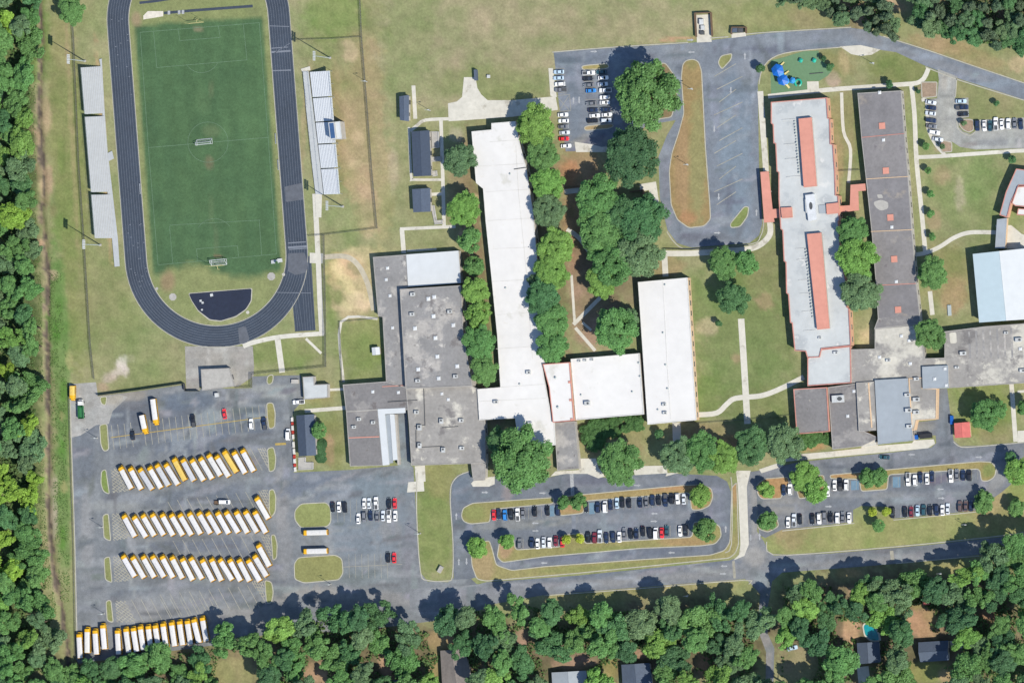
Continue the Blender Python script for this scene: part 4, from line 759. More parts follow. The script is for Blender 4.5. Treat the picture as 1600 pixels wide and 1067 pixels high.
# east school: brick building with coral roof monitors
B6, r6 = building('classroom_building', 'pale-roofed brick school wing with two long coral roof monitors', 'building', (1268, 350), [
  ([(1205, 160), (1292, 153), (1294, 185), (1297, 186), (1298, 225), (1302, 226), (1305, 268), (1306, 305), (1310, 306), (1312, 345), (1310, 346), (1315, 410), (1322, 440), (1324, 480), (1327, 482), (1330, 540), (1284, 545), (1281, 558), (1262, 559), (1259, 549), (1242, 548), (1238, 505), (1235, 504), (1232, 460), (1229, 458), (1228, 410), (1225, 408), (1223, 360), (1220, 358), (1217, 310), (1217, 270), (1214, 268), (1212, 225), (1209, 224), (1208, 195), (1205, 193)], 5.6, 'pale_grey_roof', 'brick', 'rose_coping', dict(par=0.45, win=4.5, door=(0,))),
  ([(1248, 186), (1268, 184), (1276, 291), (1256, 293)], 7.6, 'coral_roof', 'pale_wall', 'coral_roof', dict(base=5.6, par=0.06)), ([(1261, 366), (1283, 364), (1296, 513), (1277, 515)], 7.6, 'coral_roof', 'pale_wall', 'coral_roof', dict(base=5.6, par=0.06)),
  ([(1220, 325), (1237, 324), (1238, 340), (1222, 341)], 6.6, 'coral_roof', 'brick', 'coral_roof', dict(base=5.0, par=0.05)), ([(1291, 319), (1310, 317), (1312, 333), (1292, 335)], 6.6, 'coral_roof', 'brick', 'coral_roof', dict(base=5.0, par=0.05))])
on_roof(B6, 'rooftop_unit', 1266, 322, 5.6, 1.7, 3.6); slab_on(B6, 'roof_duct', [(1258, 305), (1272, 303), (1276, 343), (1263, 346)], 5.6, 7.4, 'skylight'); slab_on(B6, 'roof_hatch', [(1279, 321), (1290, 320), (1291, 333), (1280, 334)], 5.6, 5.9, 'blue_grey_roof')
rv = random.Random(3)
for k in range(18): on_roof(B6, 'roof_vent', 1241.5 + k * 0.42, 190 + k * 4.7, 5.6, 0.8 + 0.4 * rv.random())
for k in range(22): on_roof(B6, 'roof_vent', 1259 + k * 0.5, 390 + k * 5.0, 5.6, 0.8 + 0.4 * rv.random())
for y in (187, 225, 248, 276): slab_on(B6, 'roof_pipe', strip_pts([(1222 + (y - 187) * .08, y + 1), (1243 + (y - 187) * .08, y - .5)], 1.2), 5.6, 5.85, 'unit_metal')
for y in (388, 405, 437, 458, 486, 516): slab_on(B6, 'roof_pipe', strip_pts([(1243 + (y - 388) * .1, y + 1), (1262 + (y - 388) * .1, y - .5)], 1.0), 5.6, 5.8, 'unit_metal')
on_roof(B6, 'rooftop_unit', 1281, 528, 5.6, 0.6)
# long grey wing, roof laid in five sheets
B7, _ = building('classroom_building', 'long dark grey flat-roofed wing with coral skylight curbs', 'building', (1390, 320), [
  ([(1340, 146), (1408, 142), (1413, 210), (1419, 278), (1425, 362), (1432, 446), (1437, 490), (1438, 506), (1366, 514), (1372, 498), (1369, 446), (1362, 362), (1353, 278), (1346, 215)], 4.4, 'dark_grey_roof', 'pale_wall', 'grey_coping', dict(par=0.06, win=4.5, door=(0,)))])
_b7l = [(1340, 146), (1346.5, 215), (1353, 280), (1361, 362), (1369, 446), (1373, 498)]; _b7r = [(1408, 142), (1413, 209), (1419, 276), (1425, 359), (1431, 443), (1437, 492)]
M('grey_sheet_a', A(148, 144, 143), 0.9, ((0.8, 0.9, 1.1), (0.1, 0.86, 1.12)), stain=((A(164, 158, 152), 0.09, 0.56), (A(122, 116, 118), 0.2, 0.6)))
M('grey_sheet_b', A(140, 137, 138), 0.9, ((0.8, 0.9, 1.1), (0.12, 0.86, 1.12)), stain=((A(158, 150, 142), 0.1, 0.58),))
for k in range(5):
    slab_on(B7, 'roof_sheet', [(_b7l[k][0] + 1.2, _b7l[k][1] + .9), (_b7r[k][0] - 1.2, _b7r[k][1] + .9), (_b7r[k + 1][0] - 1.2, _b7r[k + 1][1] - .9), (_b7l[k + 1][0] + 1.2, _b7l[k + 1][1] - .9)], 4.38, 4.44, 'grey_sheet_a' if k % 2 else 'grey_sheet_b')
    if k: slab_on(B7, 'expansion_joint', strip_pts([_b7l[k], _b7r[k]], 1.0), 4.38, 4.52, 'rose_coping' if k in (1, 4) else 'tan_brick')
for x, y in ((1378, 197), (1384, 267), (1391, 340), (1397, 405), (1403, 484)): on_roof(B7, 'roof_curb', x, y, 4.44, 1.7).scale.z = 0.5
for x, y in ((1380, 219), (1393, 355), (1400, 440), (1374, 145)): on_roof(B7, 'skylight', x, y, 4.44, 0.9)
slab_on(B7, 'patched_membrane', rounded([(1364, 316), (1376, 312), (1388, 316), (1388, 326), (1376, 330), (1368, 324)], 4), 4.44, 4.5, 'old_concrete')
slab_on(B7, 'patched_membrane', rounded([(1370, 304), (1378, 304), (1380, 310), (1372, 310)], 2), 4.44, 4.49, 'old_concrete')
# core and southern blocks
B8, _ = building('school_core', 'sprawling mottled grey-roofed core of the east school', 'building', (1420, 580), [
  ([(1262, 560), (1284, 546), (1329, 541), (1330, 598), (1262, 603)], 5.0, 'pale_grey_roof', 'brick', 'rose_coping', dict(par=0.25, win=6)),
  ([(1330, 546), (1367, 545), (1367, 514), (1439, 507), (1445, 560), (1476, 559), (1476, 518), (1540, 510), (1620, 504), (1620, 597), (1482, 606), (1441, 606), (1420, 590), (1330, 598)], 4.2, 'tan_roof', 'pale_wall', 'grey_coping', dict(par=0.12, win=7)),
  ([(1240, 608), (1292, 605), (1296, 674), (1245, 678)], 5.2, 'dark_grey_roof', 'brick', 'rose_coping', dict(par=0.25, win=5)),
  ([(1294, 605), (1338, 599), (1342, 670), (1369, 682), (1369, 686), (1346, 697), (1301, 702)], 4.0, 'dark_grey_roof', 'brick', 'grey_coping', dict(par=0.1)),
  ([(1338, 598), (1366, 596), (1369, 672), (1342, 674)], 5.0, 'tan_roof', 'pale_wall', 'grey_coping', dict(par=0.1)),
  ([(1367, 594), (1418, 591), (1426, 688), (1372, 694)], 5.6, 'blue_grey_roof', 'pale_wall', 'blue_grey_roof', dict(par=0.1, win=6)),
  ([(1420, 591), (1441, 590), (1441, 606), (1464, 607), (1463, 655), (1432, 657), (1429, 672), (1425, 672)], 4.4, 'tan_roof', 'tan_brick', 'tan_brick', dict(par=0.2)),
  ([(1441, 573), (1481, 571), (1482, 606), (1442, 607)], 5.4, 'blue_grey_roof', 'pale_wall', 'blue_grey_roof', dict(par=0.08)),
  ([(1347, 684), (1368, 683), (1369, 695), (1348, 698)], 3.4, 'concrete', 'pale_wall', 'concrete', dict(par=0.05))])
for x, y, h, s in ((1306, 551, 5.0, .9), (1310, 623, 4.0, 2.4), (1418, 617, 5.6, 1.1), (1420, 641, 5.6, 1.3), (1421, 666, 5.6, 1.1), (1432, 624, 4.4, 1.3), (1432, 644, 4.4, 1.2), (1505, 552, 4.2, 1.2), (1572, 520, 4.2, .8), (1592, 531, 4.2, 1.3), (1495, 574, 4.2, .8), (1598, 579, 4.2, 1.1), (1432, 592, 4.4, 1.0), (1388, 563, 4.2, .9)): on_roof(B8, 'rooftop_unit', x, y, h, s, s * .8)
for x, y, h in ((1334, 611, 4.0), (1324, 650, 4.0), (1408, 525, 4.2), (1420, 532, 4.2), (1476, 576, 5.4), (1478, 602, 5.4), (1594, 545, 4.2), (1460, 592, 5.4), (1374, 558, 4.2), (1422, 568, 4.2)): on_roof(B8, 'skylight', x, y, h, 0.9)
slab_on(B8, 'roof_patch', rounded([(1483, 520), (1494, 519), (1495, 536), (1485, 537)], 3), 4.2, 4.26, 'concrete'); slab_on(B8, 'roof_patch', rounded([(1375, 560), (1400, 556), (1402, 568), (1380, 570)], 4), 4.2, 4.25, 'concrete')
for i in range(7): slab_on(B8, 'roof_strip', strip_pts([(1514 + i * 11, 518 - i * .8), (1516 + i * 11, 560)], 3.0), 4.2, 4.24, 'grey_roof')
slab_on(B8, 'roof_joint', strip_pts([(1357, 598), (1362, 668)], 2.0), 5.0, 5.2, 'tan_brick')
# light blue metal hall and brick hall with grey sloping link
def gable(name, label, cat, q, h, rise, mat_l, mat_r, wall, along='v', over=0.4, group=None):
    """q: eave corners, upper left, upper right, lower right, lower left in the picture"""
    c = [P(x, y, h) for x, y in q]; ctr = sum(c, Vector()) / 4; ctr.z = 0
    root = empty(name, ctr); tag(root, label, cat, group)
    L = [v - ctr for v in c]
    ins = inset([(v.x, v.y) for v in L], over); MB().prism(ins, 0, h, bottom=False).obj('wall', wall, root)
    if along == 'v': m0, m1 = (L[0] + L[1]) / 2, (L[2] + L[3]) / 2; fa, fb = [L[0], L[3], m1, m0], [m0, m1, L[2], L[1]]
    else: m0, m1 = (L[0] + L[3]) / 2, (L[1] + L[2]) / 2; fa, fb = [L[0], m0, m1, L[1]], [m0, L[3], L[2], m1]
    up = Vector((0, 0, rise)); t = Vector((0, 0, 0.14))
    for f, mt, tops in ((fa, mat_l, (2, 3) if along == 'v' else (1, 2)), (fb, mat_r, (0, 1) if along == 'v' else (0, 3))):
        pts = [v + (up if i in tops else Vector((0, 0, 0.03))) for i, v in enumerate(f)]
        MB().add(pts + [v + t for v in pts], [(3, 2, 1, 0), (4, 5, 6, 7), (0, 1, 5, 4), (1, 2, 6, 5), (2, 3, 7, 6), (3, 0, 4, 7)]).obj('roof_slope', mt, root)
    a, b_ = m0 + up + t, m1 + up + t
    MB().tube(a, b_, 0.12, n=6).obj('ridge_cap', mat_r, root)
    ends = [(L[0], L[1], m0), (L[3], L[2], m1)] if along == 'v' else [(L[0], L[3], m0), (L[1], L[2], m1)]
    for e0, e1, mm in ends:
        k = 0.97; mid = Vector((0, 0, 0)); g = [e0 * .97, e1 * .97, mm * .97 + up * .93]
        g = [Vector((v.x, v.y, (h if i < 2 else h + rise * .93))) for i, v in enumerate(g)]
        MB().add(g, [(0, 1, 2)]).obj('gable_end', wall, root)
    n = 4
    for i in range(4):
        e0, e1 = Vector(ins[i]), Vector(ins[(i + 1) % 4]); e = e1 - e0
        if e.length < 6: continue
        kk = max(1, int(e.length / 5)); rz = math.atan2(e.y, e.x) + math.pi
        for s_ in range(kk):
            p = e0 + e * ((s_ + .5) / kk)
            if s_ == kk // 2 and i == 1: share('door', _door, root, (p.x, p.y, 0), rz); continue
            f_ = share('window', _win_frame, root, (p.x, p.y, h * .52), rz, (0.7, 1, 0.8)); share('pane', _win_pane, f_)
    return root
HALL = gable('metal_hall', 'light blue metal-roofed hall at the right edge', 'building', [(1520, 397), (1606, 388), (1618, 498), (1530, 504)], 5.6, 1.5, 'ice_metal_roof', 'pale_metal_roof', 'pale_wall')  # one metal roof: sunlit right slope coloured paler, shaded left slope bluer
B11, _ = building('brick_hall', 'brick-edged white-roofed building cut by the right edge', 'building', (1600, 320), [
  ([(1590, 292), (1620, 290), (1620, 325), (1587, 322), (1581, 318)], 5.0, 'white_roof', 'brick', 'rose_coping', dict(par=0.3)), ([(1591, 326), (1620, 328), (1620, 338), (1589, 336)], 4.0, 'white_roof', 'tan_brick', 'rose_coping', dict(par=0.2)),
  ([(1588, 264), (1620, 268), (1620, 290), (1592, 290), (1580, 316), (1574, 340), (1562, 336), (1572, 300)], 4.6, 'blue_grey_roof', 'brick', 'rose_coping', dict(par=0.3))])
LINK, _ = building('covered_walkway', 'grey-roofed covered walkway running into the light blue hall', 'walkway', (1562, 365), [([(1558, 343), (1573, 341), (1570, 388), (1555, 388)], 3.6, 'blue_grey_roof', 'tan_brick', 'blue_grey_roof', dict(par=0.05))])
def canopy(name, label, outline, h, mat, posts, fascia='coral_roof'):
    c = P(*outline[0]); root = empty(name, (c.x, c.y, 0)); tag(root, label, 'walkway')
    slab_on(root, 'canopy_roof', outline, h, h + 0.3, mat)
    for x, y in posts:
        p = P(x, y, h); MB().box((p.x - c.x, p.y - c.y, h / 2), (0.3, 0.3, h)).obj('post', 'pale_wall', root)
canopy('covered_walkway', 'coral-roofed walkway bending between the brick wing and the grey wing', [(1311, 322), (1328, 321), (1329, 289), (1352, 287), (1353, 298), (1341, 299), (1342, 329), (1312, 332)], 3.3, 'coral_roof', [(1314, 330), (1327, 330), (1340, 327), (1331, 308), (1339, 308), (1332, 291), (1345, 296), (1349, 290)])
canopy('covered_walkway', 'coral-roofed bus canopy beside the blue-grey bus bay', [(1188, 269), (1201, 268), (1207, 327), (1221, 326), (1222, 340), (1209, 341), (1210, 347), (1194, 348)], 3.3, 'coral_roof', [(1190, 272), (1200, 271), (1193, 300), (1203, 299), (1196, 330), (1206, 329), (1197, 345), (1208, 345), (1216, 336)])
canopy('covered_walkway', 'tan entrance canopy on the planted kerb of the loop drive', [(739, 744), (757, 743), (757, 750), (740, 751)], 3.2, 'tan_roof', [(741, 746), (755, 745), (742, 750), (755, 749)])

# small buildings
gable('portable_classroom', 'small narrow slate-roofed portable at the head of the walk', 'portable', [(624, 151), (639, 149), (639, 190), (625, 188)], 3.2, 0.5, 'slate_roof', 'slate_roof', 'pale_wall', group='portable classrooms by the field')
gable('portable_classroom', 'largest dark slate-roofed portable beside the white wing', 'portable', [(643, 206), (671, 204), (674, 275), (646, 276)], 3.3, 0.7, 'dark_slate_roof', 'dark_slate_roof', 'pale_wall', group='portable classrooms by the field')
gable('portable_classroom', 'square slate-roofed portable, lowest of the three by the field', 'portable', [(644, 296), (672, 294), (673, 331), (646, 332)], 3.3, 0.6, 'slate_roof', 'slate_roof', 'pale_wall', group='portable classrooms by the field')
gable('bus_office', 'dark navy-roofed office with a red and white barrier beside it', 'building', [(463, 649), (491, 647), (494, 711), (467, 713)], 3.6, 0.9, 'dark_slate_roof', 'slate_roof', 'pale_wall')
PALE, _ = building('pump_house', 'L-shaped pale grey flat-roofed hut at the bus lot corner', 'building', (492, 605), [([(473, 589), (490, 588), (491, 601), (512, 600), (512, 621), (475, 624)], 3.2, 'pale_grey_roof', 'pale_wall', 'grey_coping', dict(par=0.05, win=5, door=(1,)))])
CON, _ = building('concession_stand', 'stained pale flat-roofed concession stand below the track', 'building', (340, 592), [([(314, 577), (358, 575), (366, 603), (316, 610)], 3.0, 'old_concrete', 'pale_wall', 'grey_coping', dict(par=0.05, win=5, door=(2,)))])
gable('garden_shed', 'small white shed on the lawn west of the gym', 'shed', [(581, 543), (593, 542), (594, 554), (582, 555)], 2.3, 0.4, 'pale_metal_roof', 'pale_metal_roof', 'pale_wall')
gable('storage_shed', 'rose-red roofed shed beside the service drive', 'shed', [(1491, 661), (1515, 659), (1517, 683), (1492, 684)], 3.0, 0.5, 'rose_roof', 'rose_roof', 'tan_brick')
HS = [('slate-roofed house nearest the right edge of the bottom gardens', [(1435, 1003), (1482, 1000), (1483, 1031), (1438, 1034)], 'slate_roof', 'h'), ('slate-roofed house just below the turquoise pool', [(1339, 1004), (1374, 1002), (1376, 1034), (1341, 1037)], 'slate_roof', 'v'), ('grey-brown gabled house half hidden under bottom-edge oaks', [(688, 1016), (726, 1013), (744, 1084), (692, 1086)], 'brown_roof', 'v'), ('blue-grey house with two roof vents at the bottom edge', [(971, 1038), (1015, 1035), (1022, 1086), (974, 1088)], 'slate_roof', 'v'), ('pale grey house with white ridge at the bottom edge', [(862, 1050), (916, 1047), (920, 1086), (864, 1088)], 'blue_grey_roof', 'v'), ('dark roof corner peeping in at the bottom beside bare soil', [(598, 1063), (628, 1061), (632, 1090), (600, 1092)], 'slate_roof', 'v')]
for lb, q, mt, al in HS: gable('house', lb, 'house', q, 3.2, 1.6, mt, mt, 'pale_wall', al, group='houses behind the bottom trees')
gable('garden_shed', 'tiny pink-roofed shed in the lower right gardens', 'shed', [(1441, 930), (1452, 929), (1453, 944), (1442, 945)], 2.3, .5, 'rose_roof', 'rose_roof', 'pale_wall'); gable('garden_shed', 'long narrow white shed among the lower right trees', 'shed', [(1531, 924), (1537, 924), (1539, 944), (1533, 944)], 2.3, .3, 'pale_metal_roof', 'pale_metal_roof', 'pale_wall')
# decks and ramps of the portables
for lb, segs in (('wooden ramp and deck on the east side of the largest portable', [[(674, 206), (686, 206), (687, 231), (675, 232)], [(674, 246), (689, 245), (690, 252), (675, 253)], [(675, 268), (683, 267), (684, 275), (676, 276)]]), ('pale wooden ramp beside the square portable', [[(673, 322), (679, 321), (683, 345), (692, 344), (692, 350), (679, 351)]]), ('pale ramp below the navy-roofed office', [[(466, 715), (478, 714), (478, 722), (490, 722), (490, 733), (466, 734)]])):
    c = P(*segs[0][0]); rt = empty('access_ramp', (c.x, c.y, 0)); tag(rt, lb, 'ramp')
    for s in segs:
        slab_on(rt, 'deck', s, 0.35, 0.5, 'old_concrete')
        o_ = [(v[0] - c.x, v[1] - c.y) for v in xy(s, .5)]
        for a, b_ in zip(o_, o_[1:]):
            mb = MB(); mb.tube((a[0], a[1], 1.4), (b_[0], b_[1], 1.4), 0.05, n=5); mb.tube((a[0], a[1], 0), (a[0], a[1], 1.4), .05, n=5); mb.tube((b_[0], b_[1], 0), (b_[0], b_[1], 1.4), .05, n=5); mb.obj('handrail', 'unit_metal', rt)
# swimming pool
c = P(1356, 986); pl = empty('swimming_pool', (c.x, c.y, 0)); tag(pl, 'turquoise garden pool partly hidden by trees', 'pool')
oo = rounded([(1349, 977), (1356, 972), (1364, 976), (1372, 990), (1374, 1000), (1362, 1000), (1352, 992)], 4)
slab_on(pl, 'pool_water', oo, 0.05, 0.12, 'pool_water'); slab_on(pl, 'pool_rim', rounded([(1347, 976), (1356, 970), (1366, 975), (1374.5, 989), (1377, 1002), (1360, 1002), (1350, 993)], 4), 0.0, 0.09, 'concrete')
# ================================================================== STADIUM FURNITURE
ORD = ['first', 'second', 'third', 'fourth', 'fifth', 'sixth', 'seventh', 'eighth', 'ninth', 'tenth', 'eleventh', 'twelfth', 'thirteenth', 'fourteenth', 'fifteenth', 'sixteenth', 'seventeenth', 'eighteenth', 'nineteenth', 'twentieth'] + [str(k) + ('st' if k % 10 == 1 else 'nd' if k % 10 == 2 else 'rd' if k % 10 == 3 else 'th') for k in range(21, 90)]
def bleacher(name, label, front, back, zf, zb, sections, rows=11, seat_h=0.30, mats=('aluminium', 'bench_metal')):
    """front, back: picture lines (upper, lower) of the lowest and the highest row"""
    f0, f1 = P(*front[0], zf), P(*front[1], zf); b0, b1 = P(*back[0], zb), P(*back[1], zb)
    c = Vector((f0.x, f0.y, 0)); root = empty(name, c); tag(root, label, 'bleachers')
    def at(u, v):
        a = f0.lerp(f1, u); b_ = b0.lerp(b1, u); return a.lerp(b_, v) - c
    for (u0, u1) in sections:
        for r in range(rows):
            v0, v1 = r / rows, (r + 1.02) / rows; z = zf + (zb - zf) * r / (rows - 1)
            q = [at(u0, v0), at(u1, v0), at(u1, v1), at(u0, v1)]
            MB().prism([(p.x, p.y) for p in q], z - 0.34 + 0.003 * (r % 2), z - 0.05).obj('tread', mats[0], root)
            v0, v1 = (r + 0.40) / rows, (r + 0.92) / rows; q = [at(u0, v0), at(u1, v0), at(u1, v1), at(u0, v1)]
            MB().prism([(p.x, p.y) for p in q], z + seat_h + 0.004 * (r % 2), z + seat_h + 0.06 + 0.004 * (r % 2)).obj('seat', mats[1], root)
        n = max(2, int((u1 - u0) * 8))
        for k in range(n + 1):
            u = u0 + (u1 - u0) * k / n; mb = MB()
            for v in (0.05, 0.35, 0.65, 0.97):
                p = at(u, v); z = zf + (zb - zf) * v; mb.tube((p.x, p.y, 0), (p.x, p.y, max(.1, z - .1)), 0.07, n=5)
            a, b_ = at(u, .02), at(u, .99); mb.tube((a.x, a.y, max(.05, zf - .2)), (b_.x, b_.y, zb - .2), .07, n=5)
            mb.obj('support_frame', 'galvanised', root)
        a, b_ = at(u0, 1.0), at(u1, 1.0); mb = MB()
        for h_ in (.5, 1.0): mb.tube((a.x, a.y, zb + h_), (b_.x, b_.y, zb + h_), .04, n=5)
        for k in range(9):
            p = a.lerp(b_, k / 8); mb.tube((p.x, p.y, zb - .2), (p.x, p.y, zb + 1.0), .04, n=5)
        mb.obj('guard_rail', 'galvanised', root)
    return root
BW = bleacher('bleachers', 'long pale bleachers on the left side of the track', [(158, 104), (178, 372)], [(127, 106), (149, 372)], 0.5, 3.9, [(0.0, 0.272), (0.29, 0.73), (0.747, 1.0)])
slab_on(BW, 'walkway', [(155, 93), (159, 92), (167, 240), (175, 236), (178, 248), (170, 252), (184, 372), (187, 416), (179, 417), (175, 372), (163, 250), (157, 104)], 0.3, 0.42, 'aluminium')
BE = bleacher('bleachers', 'home bleachers with a blue press box on the right of the track', [(484, 113), (506, 304)], [(515, 111), (531, 303)], 0.9, 4.6, [(0.0, 0.205), (0.215, 0.405), (0.415, 0.585), (0.595, 0.785), (0.795, 1.0)], seat_h=0.16, mats=('bench_white', 'bench_white'))
slab_on(BE, 'walkway', [(473, 112), (482, 112), (500, 258), (505, 304), (493, 304), (488, 262), (478, 168)], 0.55, 0.7, 'aluminium')
slab_on(BE, 'ramp', [(470, 108), (484, 104), (485, 110), (472, 113)], 0.1, 0.3, 'concrete'); slab_on(BE, 'ramp', [(492, 304), (503, 304), (502, 340), (494, 340)], 0.06, 0.2, 'concrete')
for a, b_ in (((474, 114), (480, 164)), ((479, 168), (488, 258)), ((481, 114), (500, 300))):
    mb = MB(); c = BE.location
    for k in range(10):
        p = P(a[0] + (b_[0] - a[0]) * k / 9, a[1] + (b_[1] - a[1]) * k / 9, 1.2) - c; mb.tube((p.x, p.y, .6), (p.x, p.y, 1.7), .04, n=5)
    p, q = P(*a, 1.7) - c, P(*b_, 1.7) - c; mb.tube((p.x, p.y, 1.7), (q.x, q.y, 1.7), .05, n=5); mb.obj('guard_rail', 'galvanised', BE)
PB, _ = building('press_box', 'blue-roofed press box on top of the home bleachers', 'press box', (523, 206), [([(513, 192), (522, 191), (525, 217), (516, 218)], 7.4, 'play_blue', 'pale_wall', 'unit_metal', dict(base=4.6, par=0.05)), ([(522, 191), (531, 190), (534, 217), (525, 218)], 6.2, 'pale_metal_roof', 'pale_wall', 'unit_metal', dict(base=0.0, par=0.05))])
KIDS[PB.name][1].data.materials[0] = M('press_blue', A(70, 104, 150), 0.5)
def light_pole(base, hd, label):
    b_ = P(*base); h = 22.0; root = empty('stadium_light', b_); tag(root, label, 'light pole', 'stadium floodlights')
    MB().tube((0, 0, 0), (0, 0, h), 0.28, 0.13, n=10).obj('pole', 'galvanised', root)
    MB().box((0, 0, .3), (1.0, 1.0, .6)).obj('footing', 'old_concrete', root)
    for k, z in enumerate((h - .2, h - 1.5)):
        MB().box((0, 0, z), (0.12, 4.0, 0.12)).obj('crossarm', 'galvanised', root)
        for y in (-1.8, -1.08, -.36, .36, 1.08, 1.8):
            f = MB().box((hd * .25, y, z - .25), (0.7, 0.62, 0.5), top=.75).obj('floodlight', 'unit_metal', root); MB().box((hd * .5, y, z - .35), (.1, .5, .4)).obj('lens', 'lamp_glass', f)
for base, hd, lb in (((133, 96), 1, 'tall floodlight pole above the top end of the left bleachers'), ((157, 383), 1, 'tall floodlight pole below the left bleachers'), ((516, 91), -1, 'tall floodlight pole above the home bleachers'), ((536, 323), -1, 'tall floodlight pole below the home bleachers')): light_pole(base, hd, lb)
# football goal posts and soccer goals
def goalpost(x, y, d, lb):
    b_ = P(x, y); root = empty('goal_post', b_, R(4)); tag(root, lb, 'goal post')
    MB().tube((0, 0, 0), (0, 0, 2.0), .12).tube((0, 0, 2.0), (0, d * 1.6, 3.05), .12, .09).obj('gooseneck', 'play_yellow', root)
    MB().tube((-3.6, d * 1.6, 3.05), (3.6, d * 1.6, 3.05), .12).obj('crossbar', 'play_yellow', root)
    for s in (-3.6, 3.6): MB().tube((s, d * 1.6, 3.05), (s, d * 1.6, 9), .07).obj('upright', 'play_yellow', root)
goalpost(310, 31, -1, 'yellow football goal post at the top of the field'); goalpost(343, 421, 1, 'yellow football goal post behind the bottom soccer goal')
def soccer_goal(x, y, rz, d, lb):
    b_ = P(x, y); root = empty('soccer_goal', b_, R(rz)); tag(root, lb, 'goal', 'soccer goals')
    fr = MB(); w = 3.6
    fr.tube((-w, 0, 0), (-w, 0, 2.4), .13).tube((w, 0, 0), (w, 0, 2.4), .13).tube((-w, 0, 2.4), (w, 0, 2.4), .13); fr.obj('goal_frame', 'net', root)
    bk = MB()
    for s in (-w, w): bk.tube((s, 0, .1), (s, d * 2.4, .1), .1).tube((s, 0, 2.4), (s, d * .9, 2.4), .09).tube((s, d * .9, 2.4), (s, d * 2.4, .1), .09)
    bk.tube((-w, d * 2.4, .1), (w, d * 2.4, .1), .12).tube((-w, d * .9, 2.4), (w, d * .9, 2.4), .09).obj('back_frame', 'net', root)
    nt_ = MB()
    for k in range(15):
        xx = -w + 2 * w * k / 14; nt_.tube((xx, d * .9, 2.4), (xx, d * 2.4, .1), .02, n=4).tube((xx, 0, 2.4), (xx, d * .9, 2.4), .02, n=4)
    for k in range(6):
        t = k / 5; nt_.tube((-w, d * (.9 + 1.5 * t), 2.4 - 2.3 * t), (w, d * (.9 + 1.5 * t), 2.4 - 2.3 * t), .02, n=4)
    nt_.obj('net', 'net', root)
soccer_goal(320, 226, 5, 1, 'white soccer goal parked in the centre circle'); soccer_goal(342, 406, 5, -1, 'white soccer goal on the bottom goal line')
def bench(x, y, rz, ln, lb):
    root = empty('team_bench', P(x, y), R(rz)); tag(root, lb, 'bench')
    MB().box((0, 0, .45), (ln, .35, .06)).obj('seat', 'bench_metal', root); MB().box((0, -.3, .8), (ln, .06, .25)).obj('backrest', 'bench_metal', root)
    for s in (-ln * .4, 0, ln * .4): MB().box((s, -.08, .22), (.08, .5, .44)).box((s, -.3, .62), (.06, .06, .4)).obj('leg', 'galvanised', root)
for a in ((431, 217, 94, 4.6, 'upper aluminium bench on the right side of the field'), (435, 258, 94, 4.6, 'lower aluminium bench on the right side of the field'), (219, 295, 94, 4.6, 'aluminium bench on the left side of the field')): bench(*a)
def crate(name, lb, cat, x, y, d, mat, rz=0.0, lid=None):
    root = empty(name, P(x, y), rz); tag(root, lb, cat)
    MB().box((0, 0, d[2] / 2), d).obj('body', mat, root); MB().box((0, 0, d[2] + .04), (d[0] * 1.04, d[1] * 1.04, .08)).obj('lid', lid or mat, root)
    for s in (-1, 1): MB().box((s * d[0] * .3, -d[1] * .5 - .02, d[2] * .5), (.08, .05, d[2] * .8)).obj('rib', lid or mat, root)
crate('landing_mat', 'pale landing mat by the lower right track bend', 'mat', 430, 409, (3.2, 1.5, .7), 'aluminium', .1); crate('landing_mat', 'smaller pale mat next to the track crossing', 'mat', 438, 407, (2.0, 1.6, .8), 'unit_metal', .1)
for x, y, s, lb in ((331, 461, 1.2, 'small white box on the dark jump apron, topmost'), (314, 470, .9, 'small white box on the left of the jump apron'), (317, 473, .9, 'small white box just below its twin on the jump apron'), (316, 484, .7, 'tiny grey box low on the jump apron')): crate('equipment_box', lb, 'box', x, y, (s, s, .5), 'unit_metal', .2)
crate('storage_cabinet', 'small white cabinet on the asphalt below the concession stand', 'cabinet', 340, 617, (1.6, 1.7, 1.6), 'unit_metal', .1); crate('waste_bin', 'blue waste container beside the rose-red shed', 'bin', 1488, 656, (1.2, 3.6, 1.5), 'bin_blue'); crate('waste_bin', 'blue waste container behind the blue-grey roofed block', 'bin', 1431, 683, (2.4, 1.8, 1.6), 'bin_blue', .05, 'bin_blue'); crate('waste_bin', 'black compactor next to the blue waste container', 'bin', 1448, 681, (5.0, 1.9, 2.2), 'black_metal', .1); crate('utility_box', 'white box on the lawn near the north plaza', 'box', 764, 120, (1.3, 1.3, .9), 'unit_metal'); crate('utility_box', 'dark upright locker at the top of the north plaza', 'box', 745, 118, (1.2, 4.6, 2.0), 'slate_roof', .06); crate('picnic_box', 'pale green bench box on the lawn beside the blue hall', 'box', 1484, 485, (1.5, 4.4, .5), 'galvanised', .05); crate('utility_box', 'large steel tank on the grass at the bottom of the strip', 'box', 689, 889, (1.6, 3.0, 1.3), 'old_concrete', -.5)
crate('utility_box', 'rusty steel skid on the asphalt beside the L-shaped hut', 'box', 462, 596, (3.2, 1.8, 1.1), 'old_concrete')

